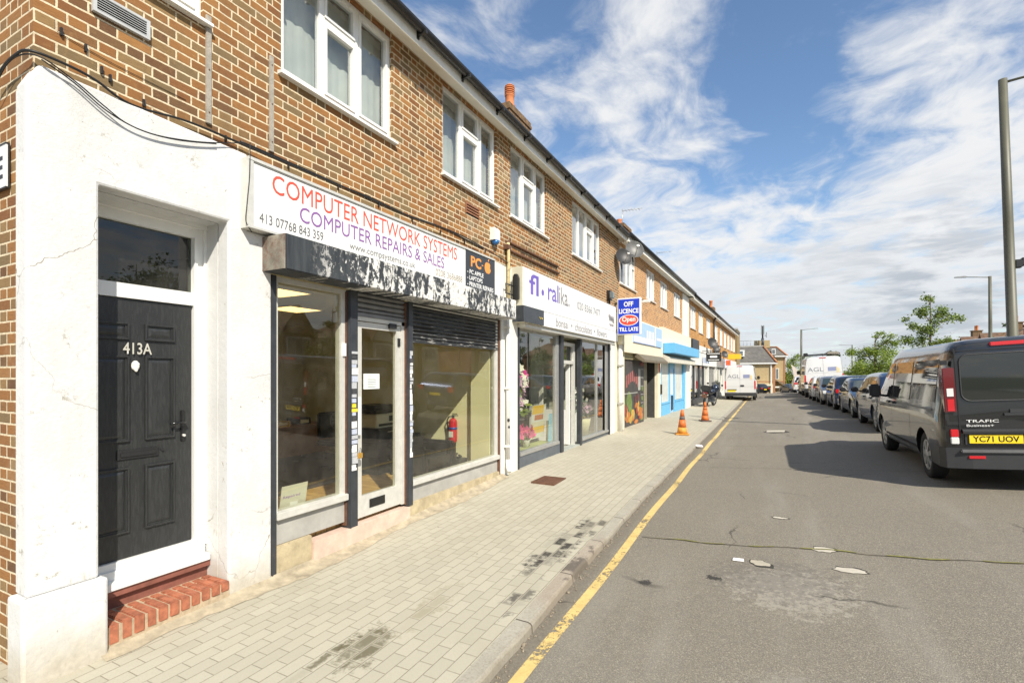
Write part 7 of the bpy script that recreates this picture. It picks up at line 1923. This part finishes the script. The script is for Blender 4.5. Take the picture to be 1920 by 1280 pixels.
out = W.node('ShaderNodeOutputWorld'); bg = W.node('ShaderNodeBackground'); l.new(bg.outputs[0], out.inputs[0]); bg.inputs[1].default_value = .10
sky = W.node('ShaderNodeTexSky', sky_type='NISHITA'); sky.sun_disc = False
sky.sun_elevation = math.asin(SV.z); sky.sun_rotation = math.atan2(SV.x, SV.y); sky.air_density = 1.1; sky.dust_density = .25; sky.ozone_density = 2.2
co_ = W.node('ShaderNodeTexCoord').outputs['Generated']
x, y, z = W.sep(co_)
zz = W.math('ADD', W.math('MAXIMUM', z, 0.0), .10)
pl = W.comb(W.math('DIVIDE', x, zz), W.math('DIVIDE', y, zz), 0.0)
warp = W.math('MULTIPLY', W.math('SUBTRACT', W.noise(pl, 1.1, 3, .5), .5), .8)
px_, py_, pz_ = W.sep(pl)
plw = W.comb(W.math('ADD', px_, warp), W.math('ADD', W.math('MULTIPLY', py_, .85), W.math('MULTIPLY', warp, -.6)), 0.0)
big = W.noise(W.scale(plw, (1, 1, 1), (3.3, 1.7, 0)), .9, 4, .5, 0)
fine = W.noise(W.scale(plw, (1, 1, 1), (8.1, 4.2, 0)), 3.4, 12, .60, .15)
wisp = W.noise(W.scale(plw, (1.3, .8, 1), (1.1, 9.2, 0)), 9.0, 9, .62, .3)
dens = W.math('ADD', W.math('ADD', W.math('MULTIPLY', big, .22), W.math('MULTIPLY', fine, .58)), W.math('MULTIPLY', wisp, .20))
C_, S_ = math.cos(TH), math.sin(TH)
def sky_dir(px, py):
    a = (px - 960) / 930; b = (702 - py) / 930
    return Vector((a * C_ - S_, a * S_ + C_, b)).normalized()
bias = None
for px, py, ang, wt in SKY_BLOBS:
    d = sky_dir(px, py)
    dp = W.node('ShaderNodeVectorMath', operation='DOT_PRODUCT'); l.new(co_, dp.inputs[0]); dp.inputs[1].default_value = d
    s = 1 - math.cos(R(ang))
    g = W.math('MULTIPLY', W.math('EXPONENT', W.math('DIVIDE', W.math('SUBTRACT', dp.outputs['Value'], 1.0), s)), wt)
    bias = g if bias is None else W.math('ADD', bias, g)
hz = W.math('MULTIPLY', W.math('SUBTRACT', 1.0, W.step(z, .0, .50)), .15)
tot = W.math('ADD', W.math('ADD', dens, bias), hz)
mask = W.step(tot, .43, .66)
shade = W.step(W.noise(W.scale(plw, (1.3, .8, 1), (5.5, 2.2, 0)), 2.2, 9, .62, .3), .38, .64)
body = W.step(tot, .60, .95)
cc = W.mix(W.math('MULTIPLY', body, shade), (6.3, 6.35, 6.4), (4.5, 4.75, 5.1))
lowg = W.math('MULTIPLY', W.math('SUBTRACT', 1.0, W.step(z, .02, .26)), .55)
cc = W.mix(lowg, cc, (4.3, 4.75, 5.25))
gd = sky_dir(1745, 548); dp = W.node('ShaderNodeVectorMath', operation='DOT_PRODUCT'); l.new(co_, dp.inputs[0]); dp.inputs[1].default_value = gd
gg = W.math('EXPONENT', W.math('DIVIDE', W.math('SUBTRACT', dp.outputs['Value'], 1.0), 1 - math.cos(R(7))))
lown = W.noise(W.scale(co_, (7, 7, 34)), 1.0, 7, .6, .4)
cc = W.mix(W.math('MULTIPLY', gg, W.math('MULTIPLY', W.step(lown, .42, .62), .9)), cc, (3.0, 3.3, 3.75))
band = W.math('MULTIPLY', W.math('MULTIPLY', W.step(z, .01, .05), W.math('SUBTRACT', 1.0, W.step(z, .2, .34))), W.step(lown, .50, .68))
cc = W.mix(W.math('MULTIPLY', band, .4), cc, (3.9, 4.25, 4.7))
skyc = W.mix(1.0, sky.outputs[0], SKY_TINT, 'MULTIPLY')
l.new(W.mix(W.math('MULTIPLY', mask, .97), skyc, cc), bg.inputs[0])
vs = sc.view_settings
sc.display_settings.display_device = 'sRGB'
vs.view_transform = 'Standard'; vs.look = 'None'; vs.exposure = EXPOSURE; vs.gamma = 1; vs.use_curve_mapping = False
sc.cycles.max_bounces = 8; sc.cycles.transparent_max_bounces = 12; sc.cycles.glossy_bounces = 4; sc.cycles.diffuse_bounces = 4
sc.cycles.use_denoising = True
sc.cycles.sample_clamp_indirect = 8
